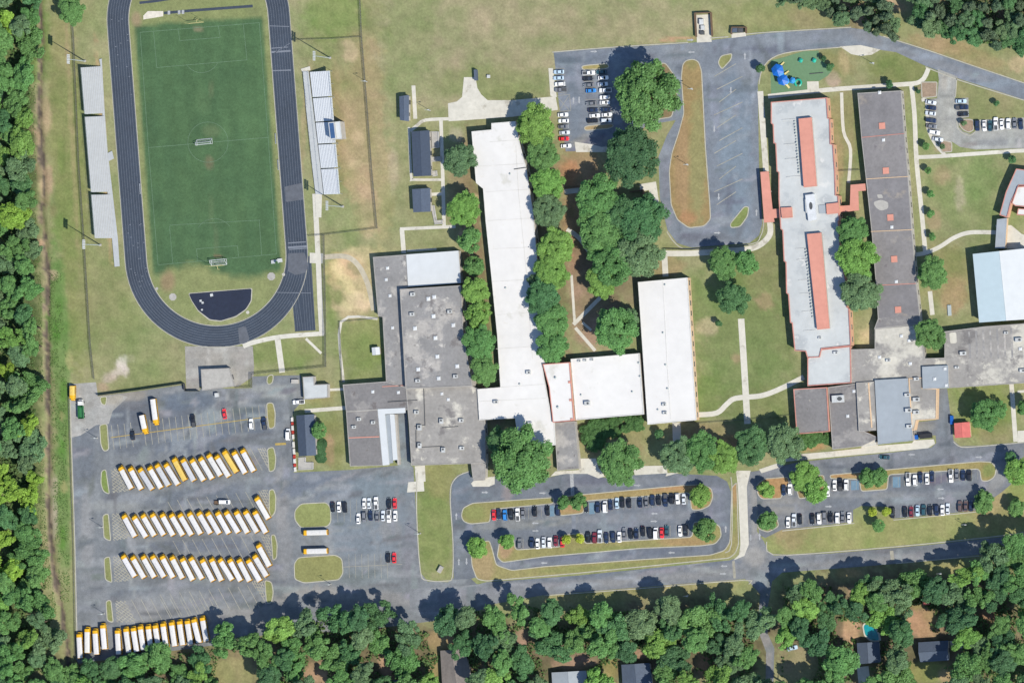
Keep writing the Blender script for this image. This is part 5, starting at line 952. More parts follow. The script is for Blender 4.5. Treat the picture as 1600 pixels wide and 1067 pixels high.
# enclosures at the north drive
def enclosure(lb, ln, items):
    c = P(*ln[0]); root = empty('walled_enclosure', (c.x, c.y, 0)); tag(root, lb, 'enclosure')
    for a, b_ in zip(ln, ln[1:]): slab_on(root, 'wall', strip_pts([a, b_], 1.4), 0, 1.9, 'wood')
    for (x, y, w, d, h, mt) in items:
        p = P(x, y) - c; MB().box((p.x, p.y, h / 2), (w, d, h)).box((p.x, p.y, h + .05), (w * .7, d * .7, .1)).obj('cabinet', mt, root)
enclosure('brown walled equipment yard at the top of the drive', [(1087, 58), (1085, 21), (1110, 20), (1112, 57)], [(1097, 35, 1.8, 2.4, 1.6, 'unit_metal'), (1099, 44, 1.6, 2.0, 1.5, 'unit_metal'), (1098, 52, 1.8, 1.6, 1.3, 'unit_dark')]); enclosure('small dark bin enclosure on the verge of the drive', [(1142, 54), (1143, 43), (1165, 43), (1165, 52)], [(1149, 48, 2.4, 2.0, 1.4, 'slate_roof'), (1158, 48, 2.4, 2.0, 1.4, 'unit_dark')])
enclosure('low brick seating wall under the courtyard oaks', [(984, 300), (1004, 297), (1004, 304)], [])
# playground
c = P(1222, 118); ps = empty('play_structure', (c.x, c.y, 0)); tag(ps, 'blue-roofed climbing structure with slides on the green play surface', 'playground')
def loc_(x, y, z=0): p = P(x, y, z) - c; return p.x, p.y
for x, y, r, z, mt in ((1214, 110, 2.9, 4.6, 'play_blue'), (1218, 115, 1.8, 4.0, 'play_light_blue'), (1222, 125, 2.6, 4.2, 'play_blue'), (1227, 127, 1.6, 3.6, 'play_light_blue'), (1237, 126, 1.5, 3.4, 'play_light_blue')):
    lx, ly = loc_(x, y, z); MB().tube((lx, ly, z - 1.1), (lx, ly, z), r, .15, n=6).obj('canopy', mt, ps); d_ = r * .62
    MB().prism([(lx + d_ * math.cos(R(60 * k)), ly + d_ * math.sin(R(60 * k))) for k in range(6)], 1.4, 1.55).obj('deck', 'unit_dark', ps)
    for k in range(0, 6, 2): MB().tube((lx + d_ * math.cos(R(60 * k)), ly + d_ * math.sin(R(60 * k)), 0), (lx + d_ * math.cos(R(60 * k)), ly + d_ * math.sin(R(60 * k)), z - .9), .08, n=6).obj('post', 'play_teal', ps)
def slide(a, b_, mt):
    p, q = Vector((*loc_(*a), 1.5)), Vector((*loc_(*b_), .25)); d = (q - p); n_ = Vector((-d.y, d.x, 0)).normalized() * .4
    vs_ = []
    for k in range(7):
        t = k / 6; v = p.lerp(q, t); v.z = 1.5 - 1.25 * math.sin(t * math.pi / 2); vs_ += [v - n_ * 1.2 + Vector((0, 0, .35)), v - n_, v + n_, v + n_ * 1.2 + Vector((0, 0, .35))]
    MB().add(vs_, [(k * 4 + i, k * 4 + i + 1, k * 4 + i + 5, k * 4 + i + 4) for k in range(6) for i in range(3)]).obj('slide', mt, ps)
slide((1219, 106), (1226, 98), 'play_yellow'); slide((1228, 130), (1234, 138), 'play_yellow'); slide((1226, 118), (1233, 112), 'play_yellow')
tw = MB(); lx, ly = loc_(1248, 130); prev = None
for k in range(26):
    t = k / 25; a = R(-60 + 300 * t); p = Vector((lx + 1.5 * math.cos(a), ly + 1.5 * math.sin(a), 1.7 - 1.4 * t))
    if prev is not None: tw.tube(prev, p, .42, n=7)
    prev = p
tw.obj('spiral_slide', 'play_teal', ps)
MB().tube((*loc_(1239, 126), 1.5), (*loc_(1246, 124), 1.5), .3).obj('bridge', 'unit_dark', ps)
for x, lb in ((1252, 'left teal spring climber near the top of the play surface'), (1273, 'right teal spring climber near the top of the play surface')):
    root = empty('spring_climber', P(x, 95)); tag(root, lb, 'playground')
    MB().tube((0, 0, 0), (0, 0, .5), .25, .2).obj('spring', 'unit_dark', root); MB().tube((0, 0, .5), (0, 0, 1.0), .7, 1.0, n=10).tube((0, 0, 1.0), (0, 0, 1.6), 1.0, .3, n=10).obj('seat_shell', 'play_teal', root)
    for k in range(4): MB().tube((0, 0, .9), (1.2 * math.cos(R(90 * k + 20)), 1.2 * math.sin(R(90 * k + 20)), 1.0), .1, .08).obj('handle', 'play_light_blue', root)
root = empty('balance_beam', P(1276, 115), R(4)); tag(root, 'dark low balance beam on the right of the play surface', 'playground')
MB().box((0, 0, .35), (6, .3, .12)).obj('beam', 'unit_dark', root)
for s in (-2.6, 0, 2.6): MB().box((s, 0, .16), (.2, .3, .32)).obj('leg', 'unit_dark', root)

# fences
def fence(lb, ln, h=1.9, step=4.0, fabric='chain_link', name='chain_link_fence'):
    pts = [P(*p) for p in ln]; c = pts[0].copy(); root = empty(name, c); tag(root, lb, 'fence')
    post = MB().tube((0, 0, 0), (0, 0, h), .06, n=6).mesh('post', 'post_metal')
    for a, b_ in zip(pts, pts[1:]):
        e = b_ - a; n = max(1, round(e.length / step)); rz = math.atan2(e.y, e.x); L = e.length / n
        pan = MB().box((L / 2, 0, h / 2), (L - .1, .03, h - .1)).mesh('mesh_panel', fabric); rail = MB().tube((0, 0, h), (L, 0, h), .04, n=5).mesh('top_rail', 'post_metal')
        for k in range(n):
            p = a + e * (k / n) - c
            share('post', post, root, p); share('mesh_panel', pan, root, p, rz); share('top_rail', rail, root, p, rz)
    share('post', post, root, pts[-1] - c)
M('dark_screen', (0.035, 0.037, 0.04), 0.8)
fence('long wire fence between the left bleachers and the ditch', [(113, 20), (116, 60), (124, 253), (132, 370), (142, 538), (148, 592)], 1.8, 5)
fence('wire fence running down the lawn right of the home bleachers', [(563, -10), (566, 60), (574, 160), (582, 268), (590, 356)], 1.8, 5)
fence('wire fence crossing from the lawn to the track above the bare patch', [(590, 357), (508, 367), (483, 369)], 1.6, 5)
fence('short wire fence across the grass above the home bleachers', [(564, 58), (520, 61), (458, 63)], 1.4, 5)
fence('dark screened fence along the top of the bus lot', [(154, 618), (220, 609), (289, 599), (291, 611), (312, 611)], 2.4, 5, 'dark_screen', 'screen_fence')
fence('dark screened fence right of the concession stand', [(369, 606), (394, 605), (394, 585), (400, 584), (450, 579), (510, 573), (509, 470), (507, 368)], 2.2, 5, 'chain_link', 'screen_fence')
fence('low dark railing along the walk below the bus bay', [(1038, 389), (1080, 390), (1170, 383)], 1.2, 4, 'dark_screen', 'railing')
fence('thin wire fence closing the yard between brick and grey wings', [(1304, 268), (1344, 266)], 1.6, 4); fence('dark railing beside the short walk east of the white wing', [(884, 293), (930, 289)], 1.3, 4, 'dark_screen', 'railing')
fence('wire fence around the lawn west of the gym', [(598, 497), (531, 503), (535, 597)], 1.2, 5); fence('low fence south of the green lawn', [(1090, 661), (1168, 655), (1240, 648)], 1.1, 5)
fence('low fence along the left kerb of the bus lot', [(107, 600), (110, 700), (115, 850), (118, 1030)], 0.9, 6)
# red and white plastic barriers
seq = [(651, 8, 'w'), (659, 5, 'r'), (664, 9, 'w'), (672, 6, 'r'), (678, 8, 'w'), (689, 11, 'w'), (700, 10, 'w'), (710, 6, 'r'), (716, 8, 'w'), (724, 5, 'r'), (729, 8, 'w')]; cnt = {'w': 0, 'r': 0}
for y, ln, cc in seq:
    x = 456.5 + (y + ln / 2 - 651) * .058; root = empty('road_barrier', P(x, y + ln / 2), R(-86.5)); L = ln * MPP * .95; cnt[cc] += 1
    tag(root, '%s plastic road barrier by the navy-roofed office, %s %s one from the top' % ('red' if cc == 'r' else 'white', ORD[cnt[cc] - 1], 'red' if cc == 'r' else 'white'), 'barrier', 'road barriers beside the bus office')
    MB().box((0, 0, .25), (L, 1.2, .5), top=.9).box((0, 0, .72), (L * .95, .8, .5), top=.85).obj('body', 'red_paint' if cc == 'r' else 'white_coping', root); MB().box((0, 0, 1.0), (L * .8, .3, .08)).obj('cap', 'red_paint' if cc == 'r' else 'white_coping', root)
# small lamp posts and signs of the lots
def lamp_post(x, y, lb, h=8.0, rz=0):
    root = empty('lamp_post', P(x, y), R(rz)); tag(root, lb, 'lamp post', 'lamp posts of the car parks')
    MB().tube((0, 0, 0), (0, 0, h), .12, .07).obj('pole', 'galvanised', root); MB().tube((0, 0, h - .1), (1.6, 0, h + .2), .05).obj('arm', 'galvanised', root)
    l = MB().box((1.8, 0, h + .15), (.9, .4, .2), top=.8).obj('lamp_head', 'unit_metal', root); MB().box((1.8, 0, h + .03), (.7, .3, .05)).obj('lens', 'lamp_glass', l); MB().tube((0, 0, 0), (0, 0, .5), .35, .3).obj('base', 'old_concrete', root)
for a in ((657, 833, 'lamp post on the grass strip beside the central car park', 9), (160, 823, 'lamp post at the left island of the second bus row'), (163, 958, 'lamp post near the lowest left bus lot island'), (152, 684, 'lamp post at the upper left bus lot island'), (1082, 140, 'lamp post on the oval island of the north drive'), (1075, 258, 'lamp post low on the oval island'), (573, 128, 'lamp post on the lawn right of the home bleachers'), (672, 173, 'lamp post on the lawn right of the first portable'), (1365, 100, 'lamp post on the grass right of the playground'), (517, 912, 'lamp post at the corner of the lower central island'), (1470, 895, 'lamp post on the verge of the street at lower right'), (1075, 930, 'lamp post on the verge above the bottom trees'), (1506, 819, 'white pole on the lawn below the east car park', 5)): lamp_post(*a)
# ================================================================== VEHICLES
COLS = {'white': (0.62, 0.62, 0.61), 'silver': (0.46, 0.49, 0.52), 'grey': (0.13, 0.135, 0.145), 'black': (0.012, 0.013, 0.016), 'navy': (0.014, 0.024, 0.055), 'blue': (0.025, 0.16, 0.42), 'red': (0.50, 0.025, 0.03), 'maroon': (0.14, 0.02, 0.03), 'teal': (0.02, 0.06, 0.075), 'brown': (0.09, 0.06, 0.055), 'pale blue': (0.34, 0.44, 0.52)}
_wheel = MB().tube((0, -.11, 0), (0, .11, 0), .33, n=14).mesh('wheel', 'rubber'); _rim = MB().tube((0, -.12, 0), (0, .12, 0), .19, n=10).mesh('rim', 'unit_metal')
def ringx(x, w, zb, zm, zt, wt): return [(x, -w * .92, zb), (x, -w, zm), (x, -wt, zt), (x, wt, zt), (x, w, zm), (x, w * .92, zb)]
def make_car(kind):
    root = empty(kind, (0, 0, 0))
    st = {'sedan': [(-2.35, .74, .45, .62, .80, .66), (-2.15, .88, .28, .65, .95, .74), (-1.4, .91, .22, .7, .98, .8), (0, .91, .22, .7, .97, .82), (1.2, .91, .22, .68, .92, .8), (2.0, .87, .28, .6, .80, .72), (2.35, .70, .4, .55, .64, .58)],
          'suv': [(-2.35, .80, .5, .7, 1.0, .74), (-2.2, .93, .35, .75, 1.12, .82), (-1.2, .95, .28, .8, 1.12, .86), (0, .95, .28, .8, 1.10, .88), (1.2, .95, .28, .78, 1.06, .86), (2.1, .91, .34, .7, .98, .78), (2.38, .74, .45, .62, .78, .62)],
          'pickup': [(-2.85, .88, .55, .8, 1.08, .82), (-2.7, .97, .4, .82, 1.12, .9), (-.6, .98, .34, .85, 1.12, .92), (.6, .98, .34, .85, 1.12, .9), (1.6, .97, .34, .82, 1.10, .88), (2.5, .94, .4, .75, 1.04, .82), (2.8, .78, .5, .7, .84, .66)],
          'van': [(-2.6, .86, .4, .8, 1.2, .84), (-2.5, .98, .32, .85, 1.25, .92), (-1.2, .99, .28, .85, 1.25, .93), (0, .99, .28, .85, 1.25, .93), (1.4, .98, .28, .82, 1.2, .9), (2.2, .93, .32, .72, 1.0, .8), (2.5, .76, .42, .6, .78, .62)]}[kind]
    cab = {'sedan': (-1.85, 1.05, -1.15, .25, .90, 1.44, .80, .62), 'suv': (-2.18, 1.1, -1.9, .35, 1.05, 1.72, .86, .68), 'pickup': (-.75, 1.45, -.5, .75, 1.05, 1.82, .88, .70), 'van': (-2.45, 1.75, -2.3, .95, 1.15, 2.05, .92, .78)}[kind]
    b_ = MB(); b_.loft([ringx(*s) for s in st])
    x0, x1, t0, t1, zb, zt, wb, wt = cab
    tm = .06
    b_.add([(x0, -wb, zb), (x1, -wb, zb), (x1, wb, zb), (x0, wb, zb), (t0, -wt, zt), (t1, -wt, zt), (t1, wt, zt), (t0, wt, zt), (t0 + .15, -wt * .8, zt + .05), (t1 - .15, -wt * .8, zt + .05), (t1 - .15, wt * .8, zt + .05), (t0 + .15, wt * .8, zt + .05)], [(0, 1, 5, 4), (1, 2, 6, 5), (2, 3, 7, 6), (3, 0, 4, 7), (4, 5, 9, 8), (5, 6, 10, 9), (6, 7, 11, 10), (7, 4, 8, 11), (8, 9, 10, 11)])
    b_.obj('body', 'car_paint', root)
    def pane(nm, a, b2, c2, d2, off):
        q = [Vector(v) for v in (a, b2, c2, d2)]; ce = sum(q, Vector()) / 4; q = [ce + (v - ce) * .88 + Vector(off) for v in q]
        MB().add(q, [(0, 1, 2, 3)]).obj(nm, 'glass', root)
    pane('windshield', (x1, -wb, zb), (x1, wb, zb), (t1, wt, zt), (t1, -wt, zt), (.025, 0, .025)); pane('rear_window', (x0, wb, zb), (x0, -wb, zb), (t0, -wt, zt), (t0, wt, zt), (-.025, 0, .02))
    for s in (-1, 1): pane('side_window', (x0 + .1, s * wb, zb + .05), (x1 - .1, s * wb, zb + .05), (t1, s * wt, zt - .04), (t0, s * wt, zt - .04), (0, s * .03, .01))
    ax = .62 * st[-1][0]; wy = st[3][1] - .08
    for sx in (-1, 1):
        for sy in (-1, 1): w_ = share('wheel', _wheel, root, (sx * ax, sy * wy, .33)); share('rim', _rim, w_)
    if kind == 'pickup': MB().box((-1.78, 0, 1.12), (1.85, 1.5, .04)).obj('bed_floor', 'unit_dark', root)
    for s in (-1, 1):
        MB().box((st[-1][0] - .12, s * .5, .68), (.2, .32, .12)).obj('headlight', 'lamp_glass', root); MB().box((st[0][0] + .08, s * .58, .78), (.1, .28, .14)).obj('tail_light', 'red_lamp', root)
    return root
PROTO = {k: make_car(k) for k in ('sedan', 'suv', 'pickup', 'van')}; USED = set()
def put_car(kind, colour, px, py, rz, label, group):
    src = PROTO[kind]
    if kind in USED: o = copy_tree(src)
    else: o = src; USED.add(kind)
    p = P(px, py, 0.9); o.location = (p.x, p.y, 0.035); o.rotation_euler = (0, 0, R(rz)); tag(o, label, 'car' if kind != 'pickup' and kind != 'van' else kind, group)
    for ch in KIDS[o.name]:
        if ch.name.startswith('body'): ch.color = (*COLS[colour], 1)
WORD = {'sedan': 'sedan', 'suv': 'tall car', 'pickup': 'pickup', 'van': 'van'}
CODE = {'w': 'white', 's': 'silver', 'g': 'grey', 'k': 'black', 'n': 'navy', 'b': 'blue', 'r': 'red', 'm': 'maroon', 't': 'teal', 'o': 'brown', 'p': 'pale blue'}
KIND = {'S': 'sedan', 'U': 'suv', 'P': 'pickup', 'V': 'van'}
def car_row(where, grp, cars, rz, axis='from the left'):
    tot = {}
    for i, (x, y, cd) in enumerate(cars):
        c, k = CODE[cd[0]], KIND[cd[1]]
        put_car(k, c, x, y, rz + (180 if (i * 7 + int(x)) % 3 == 0 else 0) + ((i * 37) % 5 - 2) * .5, '%s %s, %s %s, %s' % (c, WORD[k], ORD[i], axis, where), grp)
car_row('upper row of the loop car park', 'cars in the loop car park', [(771.5, 804.6, 'rS'), (779, 802.7, 'nS'), (789, 804.6, 'bU'), (798.7, 803.4, 'kU'), (808.8, 803.4, 'wP'), (817, 802, 'gS'), (835.4, 798.3, 'kS'), (855.3, 797, 'kS'), (872, 797, 'nU'), (915.8, 792, 'kS'), (934, 792.6, 'nU'), (945.5, 791.4, 'wV'), (953.7, 788.2, 'nS'), (963.9, 785.7, 'pS'), (972, 784.4, 'kU'), (982.8, 785, 'kS'), (1000, 784.4, 'nS'), (1010, 783.8, 'gS'), (1019.5, 781.2, 'nU'), (1029, 780.6, 'kS'), (1039.8, 781.2, 'nP'), (1049.3, 778.7, 'kU'), (1058.8, 778.7, 'wU'), (1068.3, 779.3, 'sS')], 92)
car_row('lower row of the loop car park', 'cars in the loop car park', [(812, 849, 'gU'), (831, 847.6, 'nU'), (839.8, 849, 'wS'), (849.3, 847, 'sS'), (858.8, 847.6, 'wU'), (868.2, 845, 'mS'), (878.4, 846.4, 'rS'), (919, 838.8, 'kU'), (929, 840, 'mU'), (937.3, 837.5, 'sP'), (947.4, 840, 'nS'), (958.2, 838.8, 'nU'), (967.6, 838.8, 'wS'), (975.2, 832.5, 'gS'), (985.4, 833.7, 'kS'), (994.2, 833, 'nS'), (1004.3, 830, 'kS'), (1015.7, 832.5, 'kU'), (1024.6, 833, 'wV'), (1034, 832.5, 'rS'), (1041.6, 828.7, 'tS'), (1062.6, 829.3, 'wS'), (1070.8, 828, 'kU')], 91)
car_row('upper row of the east car park', 'cars in the east car park', [(1224.3, 765.6, 'nS'), (1234.4, 764.3, 'wU'), (1293, 767, 'wS'), (1304, 758, 'wS'), (1312.8, 756.7, 'kP'), (1322.3, 757.4, 'wU'), (1419, 748.7, 'wP'), (1429.7, 750.2, 'wU'), (1438, 745.7, 'nS'), (1448.5, 748, 'wS'), (1456, 744, 'nS'), (1486, 743.5, 'wP'), (1495, 741, 'gS'), (1504.7, 742, 'nS'), (1514.5, 742.7, 'kU')], 91)
car_row('lower row of the east car park', 'cars in the east car park', [(1231.2, 815.6, 'wS'), (1240.7, 812.4, 'sP'), (1249.6, 811, 'kS'), (1269.2, 810.5, 'kS'), (1280, 809.9, 'wU'), (1288.2, 807.3, 'gU'), (1297.6, 807.3, 'kS'), (1308.4, 809.2, 'wU'), (1316.6, 807.3, 'gS'), (1326.7, 808.6, 'wS'), (1394.5, 800.5, 'kU'), (1414, 799.7, 'kS'), (1423.7, 799, 'mS'), (1433.5, 797.5, 'pS'), (1443.2, 796.7, 'tU'), (1453, 796.7, 'kS'), (1463.5, 796.7, 'nU'), (1472.5, 796.7, 'wS'), (1480.7, 794.5, 'sS'), (1500, 790.7, 'oU'), (1509, 790, 'oS'), (1517, 790, 'nS')], 90)
car_row('left column of the north car park', 'cars in the north car park', [(873, 112.7, 'pS'), (872.5, 122.2, 'pS'), (874.7, 131.8, 'wU'), (876.3, 140.6, 'gP'), (879.5, 179.6, 'wS'), (880.3, 189.2, 'wS'), (880.3, 198, 'gS'), (882, 207.5, 'sS'), (881, 217, 'rS'), (884.3, 228.2, 'wS')], 2, 'from the top')
car_row('middle column of the north car park', 'cars in the north car park', [(920, 114.3, 'wP'), (918.5, 123.3, 'kS'), (919.3, 133.4, 'gS'), (923.3, 142, 'bS'), (923.3, 162, 'gS'), (926.5, 172.4, 'nS'), (929, 181, 'wS'), (925.7, 189, 'kU')], 3, 'from the top')
car_row('right column of the north car park', 'cars in the north car park', [(939.2, 112.7, 'tS'), (942.4, 122, 'wS'), (941.6, 131.8, 'sS'), (945.6, 141.4, 'wP'), (944.8, 152.5, 'wU'), (944.8, 160.5, 'wS'), (945.6, 171.6, 'nS'), (948, 179.6, 'wS'), (947.2, 188.4, 'sU')], 2, 'from the top')
car_row('left column of the northeast car park', 'cars in the northeast car park', [(1454.4, 160.2, 'sS'), (1454.4, 168.7, 'nS'), (1453.8, 177.3, 'sS'), (1454.4, 188.2, 'nU'), (1455.4, 197.5, 'gS'), (1460, 207, 'wU'), (1465.2, 218, 'sS')], -8, 'from the top')
car_row('short right column of the northeast car park', 'cars in the northeast car park', [(1501.5, 158.4, 'pS'), (1503, 168, 'nP'), (1505, 178.5, 'kS')], 2, 'from the top')
car_row('right row of the northeast car park', 'cars in the northeast car park', [(1527, 196.2, 'nU'), (1538, 196.8, 'wS'), (1547, 196.8, 'tS'), (1556, 193.7, 'wP'), (1565.3, 194.3, 'wS'), (1575.6, 193.7, 'wU'), (1585.4, 193, 'gS'), (1595, 194.3, 'nS')], 92)
car_row('left cluster by the central car park island', 'cars in the central car park', [(519.7, 792.2, 'kS'), (529.5, 791.5, 'wS'), (538.7, 792.2, 'kU')], 92)
car_row('upper row of the central car park', 'cars in the central car park', [(569, 785.9, 'wS'), (576.6, 785.9, 'sS'), (587.5, 785.9, 'wP'), (607.6, 785.9, 'kS'), (616.7, 785.9, 'rS')], 91)
car_row('lower row of the central car park', 'cars in the central car park', [(559.8, 809.8, 'wS'), (569, 807.7, 'gU'), (578.8, 804.8, 'nS'), (589.3, 806.2, 'gS'), (598.4, 805.5, 'sS'), (607.6, 806.2, 'wP'), (617.4, 805.5, 'wS')], 91)
for x, y, cd, rz, lb in ((606.2, 870.2, 'kS', 91, 'black sedan beside the lone red one low in the central car park'), (615.8, 871, 'rS', 91, 'red sedan parked alone with a black one low in the central car park'), (992.6, 190.8, 'sS', 8, 'silver sedan between the two big north oaks'), (1382, 714, 'tS', 176, 'dark teal sedan driving on the lane below the east school'), (207, 679.3, 'kS', 96, 'black sedan on the left of the upper bus lot'), (301.7, 657, 'kP', 98, 'black pickup in the middle of the upper bus lot'), (350.5, 646.3, 'rS', 98, 'bright red sedan alone in the upper bus lot'), (392.4, 662.3, 'wU', 94, 'white tall car in the upper bus lot'), (412.9, 661.4, 'nP', 98, 'navy pickup beside the upper right bus lot island'), (466.5, 628, 'wP', 184, 'white pickup nosing up to the L-shaped hut'), (450, 678.4, 'wV', 90, 'white van beside the red and white barriers'), (351, 784, 'wV', 0, 'white van above the second bus row'), (1238, 1012, 'pS', 15, 'pale blue sedan on the drive among the lower right gardens')):
    put_car(KIND[cd[1]], CODE[cd[0]], x, y, rz, lb, 'single cars')
# utility trailer behind the van
tr_ = empty('utility_trailer', P(339.5, 785)); tag(tr_, 'small dark utility trailer behind the white van above the second bus row', 'trailer')
MB().box((0, 0, .55), (2.4, 1.7, .12)).obj('deck', 'wood', tr_)
for s in (-1, 1): MB().box((0, s * .85, .85), (2.4, .05, .5)).obj('side_board', 'unit_dark', tr_); share('wheel', _wheel, tr_, (0, s * 1.0, .33))
MB().tube((1.2, 0, .5), (2.2, 0, .5), .06).obj('tow_bar', 'unit_dark', tr_)
# dump truck
dt = empty('dump_truck', P(128.5, 640), R(-88)); tag(dt, 'green dump truck with white cab beside the yellow minibus', 'truck')
MB().box((-.2, 0, .75), (8.2, 1.0, .35)).obj('chassis', 'black_metal', dt)
MB().box((-2.9, 0, 1.75), (1.9, 2.3, 1.7), top=.9).obj('cab', 'white_coping', dt); MB().box((-4.15, 0, 1.25), (.9, 2.0, .9), top=.9).obj('hood', 'white_coping', dt); MB().box((-3.9, 0, 2.15), (.1, 2.0, .7)).obj('windshield', 'glass', dt)
bd = MB(); bd.box((1.2, 0, 1.15), (5.6, 2.4, .12))
for s in (-1, 1): bd.box((1.2, s * 1.17, 1.8), (5.6, .1, 1.3))
bd.box((-1.6, 0, 1.9), (.1, 2.4, 1.5)).box((4.0, 0, 1.75), (.1, 2.4, 1.2)); bd.obj('bed', 'bin_green', dt); MB().box((1.2, 0, 1.45), (5.2, 2.2, .3), top=.8).obj('load', 'bin_green', dt)
for x in (-3.4, 1.9, 3.1):
    for s in (-1, 1): share('wheel', _wheel, dt, (x, s * 1.05, .5), 0, (1.5, 1.6, 1.5))
# ---- school buses
def make_bus(name, L):
    root = empty(name, (0, 0, 0)); F, B = L / 2, -L / 2
    hood = 0.95; xf = F - hood; b_ = MB()
    def sec(x, w=1.2, zt=3.0, ins=0.0): return [(x, -w, .55), (x, -w, 2.45), (x, -w * .86, zt - .14), (x, -w * .45, zt), (x, w * .45, zt), (x, w * .86, zt - .14), (x, w, 2.45), (x, w, .55)]
    b_.loft([sec(B, 1.12, 2.88), sec(B + .25), sec(xf - .2), sec(xf, 1.17, 2.92)]); b_.obj('body', 'bus_yellow', root)
    h = MB(); h.loft([[(xf, -1.02, .55), (xf, -1.05, 1.45), (xf, -.7, 1.72), (xf, .7, 1.72), (xf, 1.05, 1.45), (xf, 1.02, .55)], [(F - .2, -.95, .55), (F - .2, -1.02, 1.45), (F - .2, -.72, 1.66), (F - .2, .72, 1.66), (F - .2, 1.02, 1.45), (F - .2, .95, .55)], [(F, -.8, .6), (F, -.8, 1.15), (F, -.55, 1.3), (F, .55, 1.3), (F, .8, 1.15), (F, .8, .6)]]); h.obj('hood', 'bus_yellow', root)
    r = MB(); z = .025
    def rs(x): return [(x, -1.225, 2.46), (x, -1.05, 2.88 + z), (x, -.55, 3.0 + z), (x, .55, 3.0 + z), (x, 1.05, 2.88 + z), (x, 1.225, 2.46)]
    xr = xf - 1.45; vs_ = rs(B + .12) + rs(xr); r.add(vs_, [(i, i + 1, 7 + i, 6 + i) for i in range(5)] + [(5, 4, 3, 2, 1, 0), (6, 7, 8, 9, 10, 11)])
    ro = r.obj('roof', 'bus_roof_paint', root)
    for t in (.28, .68): MB().box((B + .3 + (xr - B) * t, 0, 3.06), (.62, .62, .1)).obj('roof_hatch', 'bus_roof_paint', root)
    MB().add([(xf + .02, -1.0, 1.72), (xf + .02, 1.0, 1.72), (xf + .04, .95, 2.5), (xf + .04, -.95, 2.5)], [(0, 1, 2, 3)]).obj('windshield', 'glass', root)
    for s in (-1, 1):
        n = max(4, int((L - 3.2) / .78)); w = MB()
        for k in range(n): w.box((B + .8 + k * .78, s * 1.205, 2.06), (.68, .03, .74))
        w.obj('window_row', 'glass', root)
        MB().box(((B + xf) / 2, s * 1.21, 1.42), (L - hood - .6, .03, .14)).box(((B + xf) / 2, s * 1.21, 1.0), (L - hood - .6, .03, .14)).obj('rub_rail', 'black_metal', root)
        m_ = MB(); m_.tube((xf, s * 1.0, 2.3), (F - .5, s * 1.25, 2.2), .03, n=5).box((F - .5, s * 1.28, 2.0), (.12, .25, .4)); m_.obj('mirror', 'black_metal', root)
        for x in (F - 1.0, B + L * .27): w_ = share('wheel', _wheel, root, (x, s * 1.0, .5), 0, (1.5, 1.5, 1.5)); share('rim', _rim, w_)
        MB().box((F - .02, s * .62, .9), (.08, .25, .22)).obj('headlight', 'lamp_glass', root); MB().box((B - .02, s * .8, 1.3), (.08, .25, .25)).obj('tail_light', 'red_lamp', root)
    MB().box((F + .06, 0, .6), (.16, 2.1, .32)).obj('front_bumper', 'black_metal', root); MB().box((B - .08, 0, .6), (.16, 2.3, .32)).obj('rear_bumper', 'black_metal', root); MB().box((B - .02, 0, 2.1), (.05, 1.3, .6)).obj('rear_window', 'glass', root)
    return root
BUS = {'long': make_bus('school_bus', 11.7), 'short': make_bus('school_bus', 8.6), 'mini': make_bus('school_bus', 6.6)}; BUSED = set()
WROOF = A(244, 241, 240); GROOF = A(218, 218, 220); YROOF = A(248, 212, 112)
def put_bus(kind, f, r, label, group, roof=WROOF, ext=True):
    """f: centre of the yellow nose, r: tail, as seen at roof height"""
    src = BUS[kind]
    if kind in BUSED: o = copy_tree(src)
    else: o = src; BUSED.add(kind)
    pf, pr = P(*f, 2.2), P(*r, 2.9); d = (pf - pr); d.z = 0; d.normalize(); L = {'long': 11.7, 'short': 8.6, 'mini': 6.6}[kind]
    front = pf + d * 1.0; ctr = (front + pr) / 2 if ext else (pf + pr) / 2
    o.location = (ctr.x, ctr.y, 0.035); jt = random.Random(int(f[0] * 10)); o.rotation_euler = (0, 0, math.atan2(d.y, d.x) + R(jt.gauss(0, .7))); tag(o, label, 'bus', group); js = 0.93 + .1 * jt.random(); roof = (roof[0] * js, roof[1] * js, roof[2] * js * (1 - .05 * jt.random()))
    for ch in KIDS[o.name]:
        if ch.name.startswith('roof'): ch.color = (*roof, 1)
def bus_row(where, rows, special=None):
    special = special or {}
    for i, (fx, fy, rx, ry) in enumerate(rows):
        rf, word = special.get(i, (WROOF, 'white-roofed'))
        put_bus('long', (fx, fy), (rx, ry), '%s school bus, %s from the left in the %s' % (word, ORD[i], where), 'school buses in the bus lot', rf)
GY, YY = (GROOF, 'dull grey-roofed'), (YROOF, 'yellow-roofed')
bus_row('uppermost slanted bus row', [(187.4, 730, 205.2, 763.8), (203, 731, 220.3, 764.7), (218.2, 732.7, 237.3, 764.7), (232.3, 728.6, 251.9, 763.8), (244.4, 726.4, 263, 758.5), (258, 723.8, 278.2, 758.5), (271, 716.7, 289, 750.5), (285, 716.7, 302.3, 752.3), (298.7, 716.7, 318.3, 752.3), (312, 714, 331.7, 749.6), (324.5, 709.5, 345, 744.3), (337.2, 711.3, 357.7, 746), (349.7, 705, 369.3, 738), (364, 705, 383.5, 740.7), (377.3, 701.5, 396.9, 738)], {2: GY, 4: GY, 6: YY, 7: GY, 12: YY})
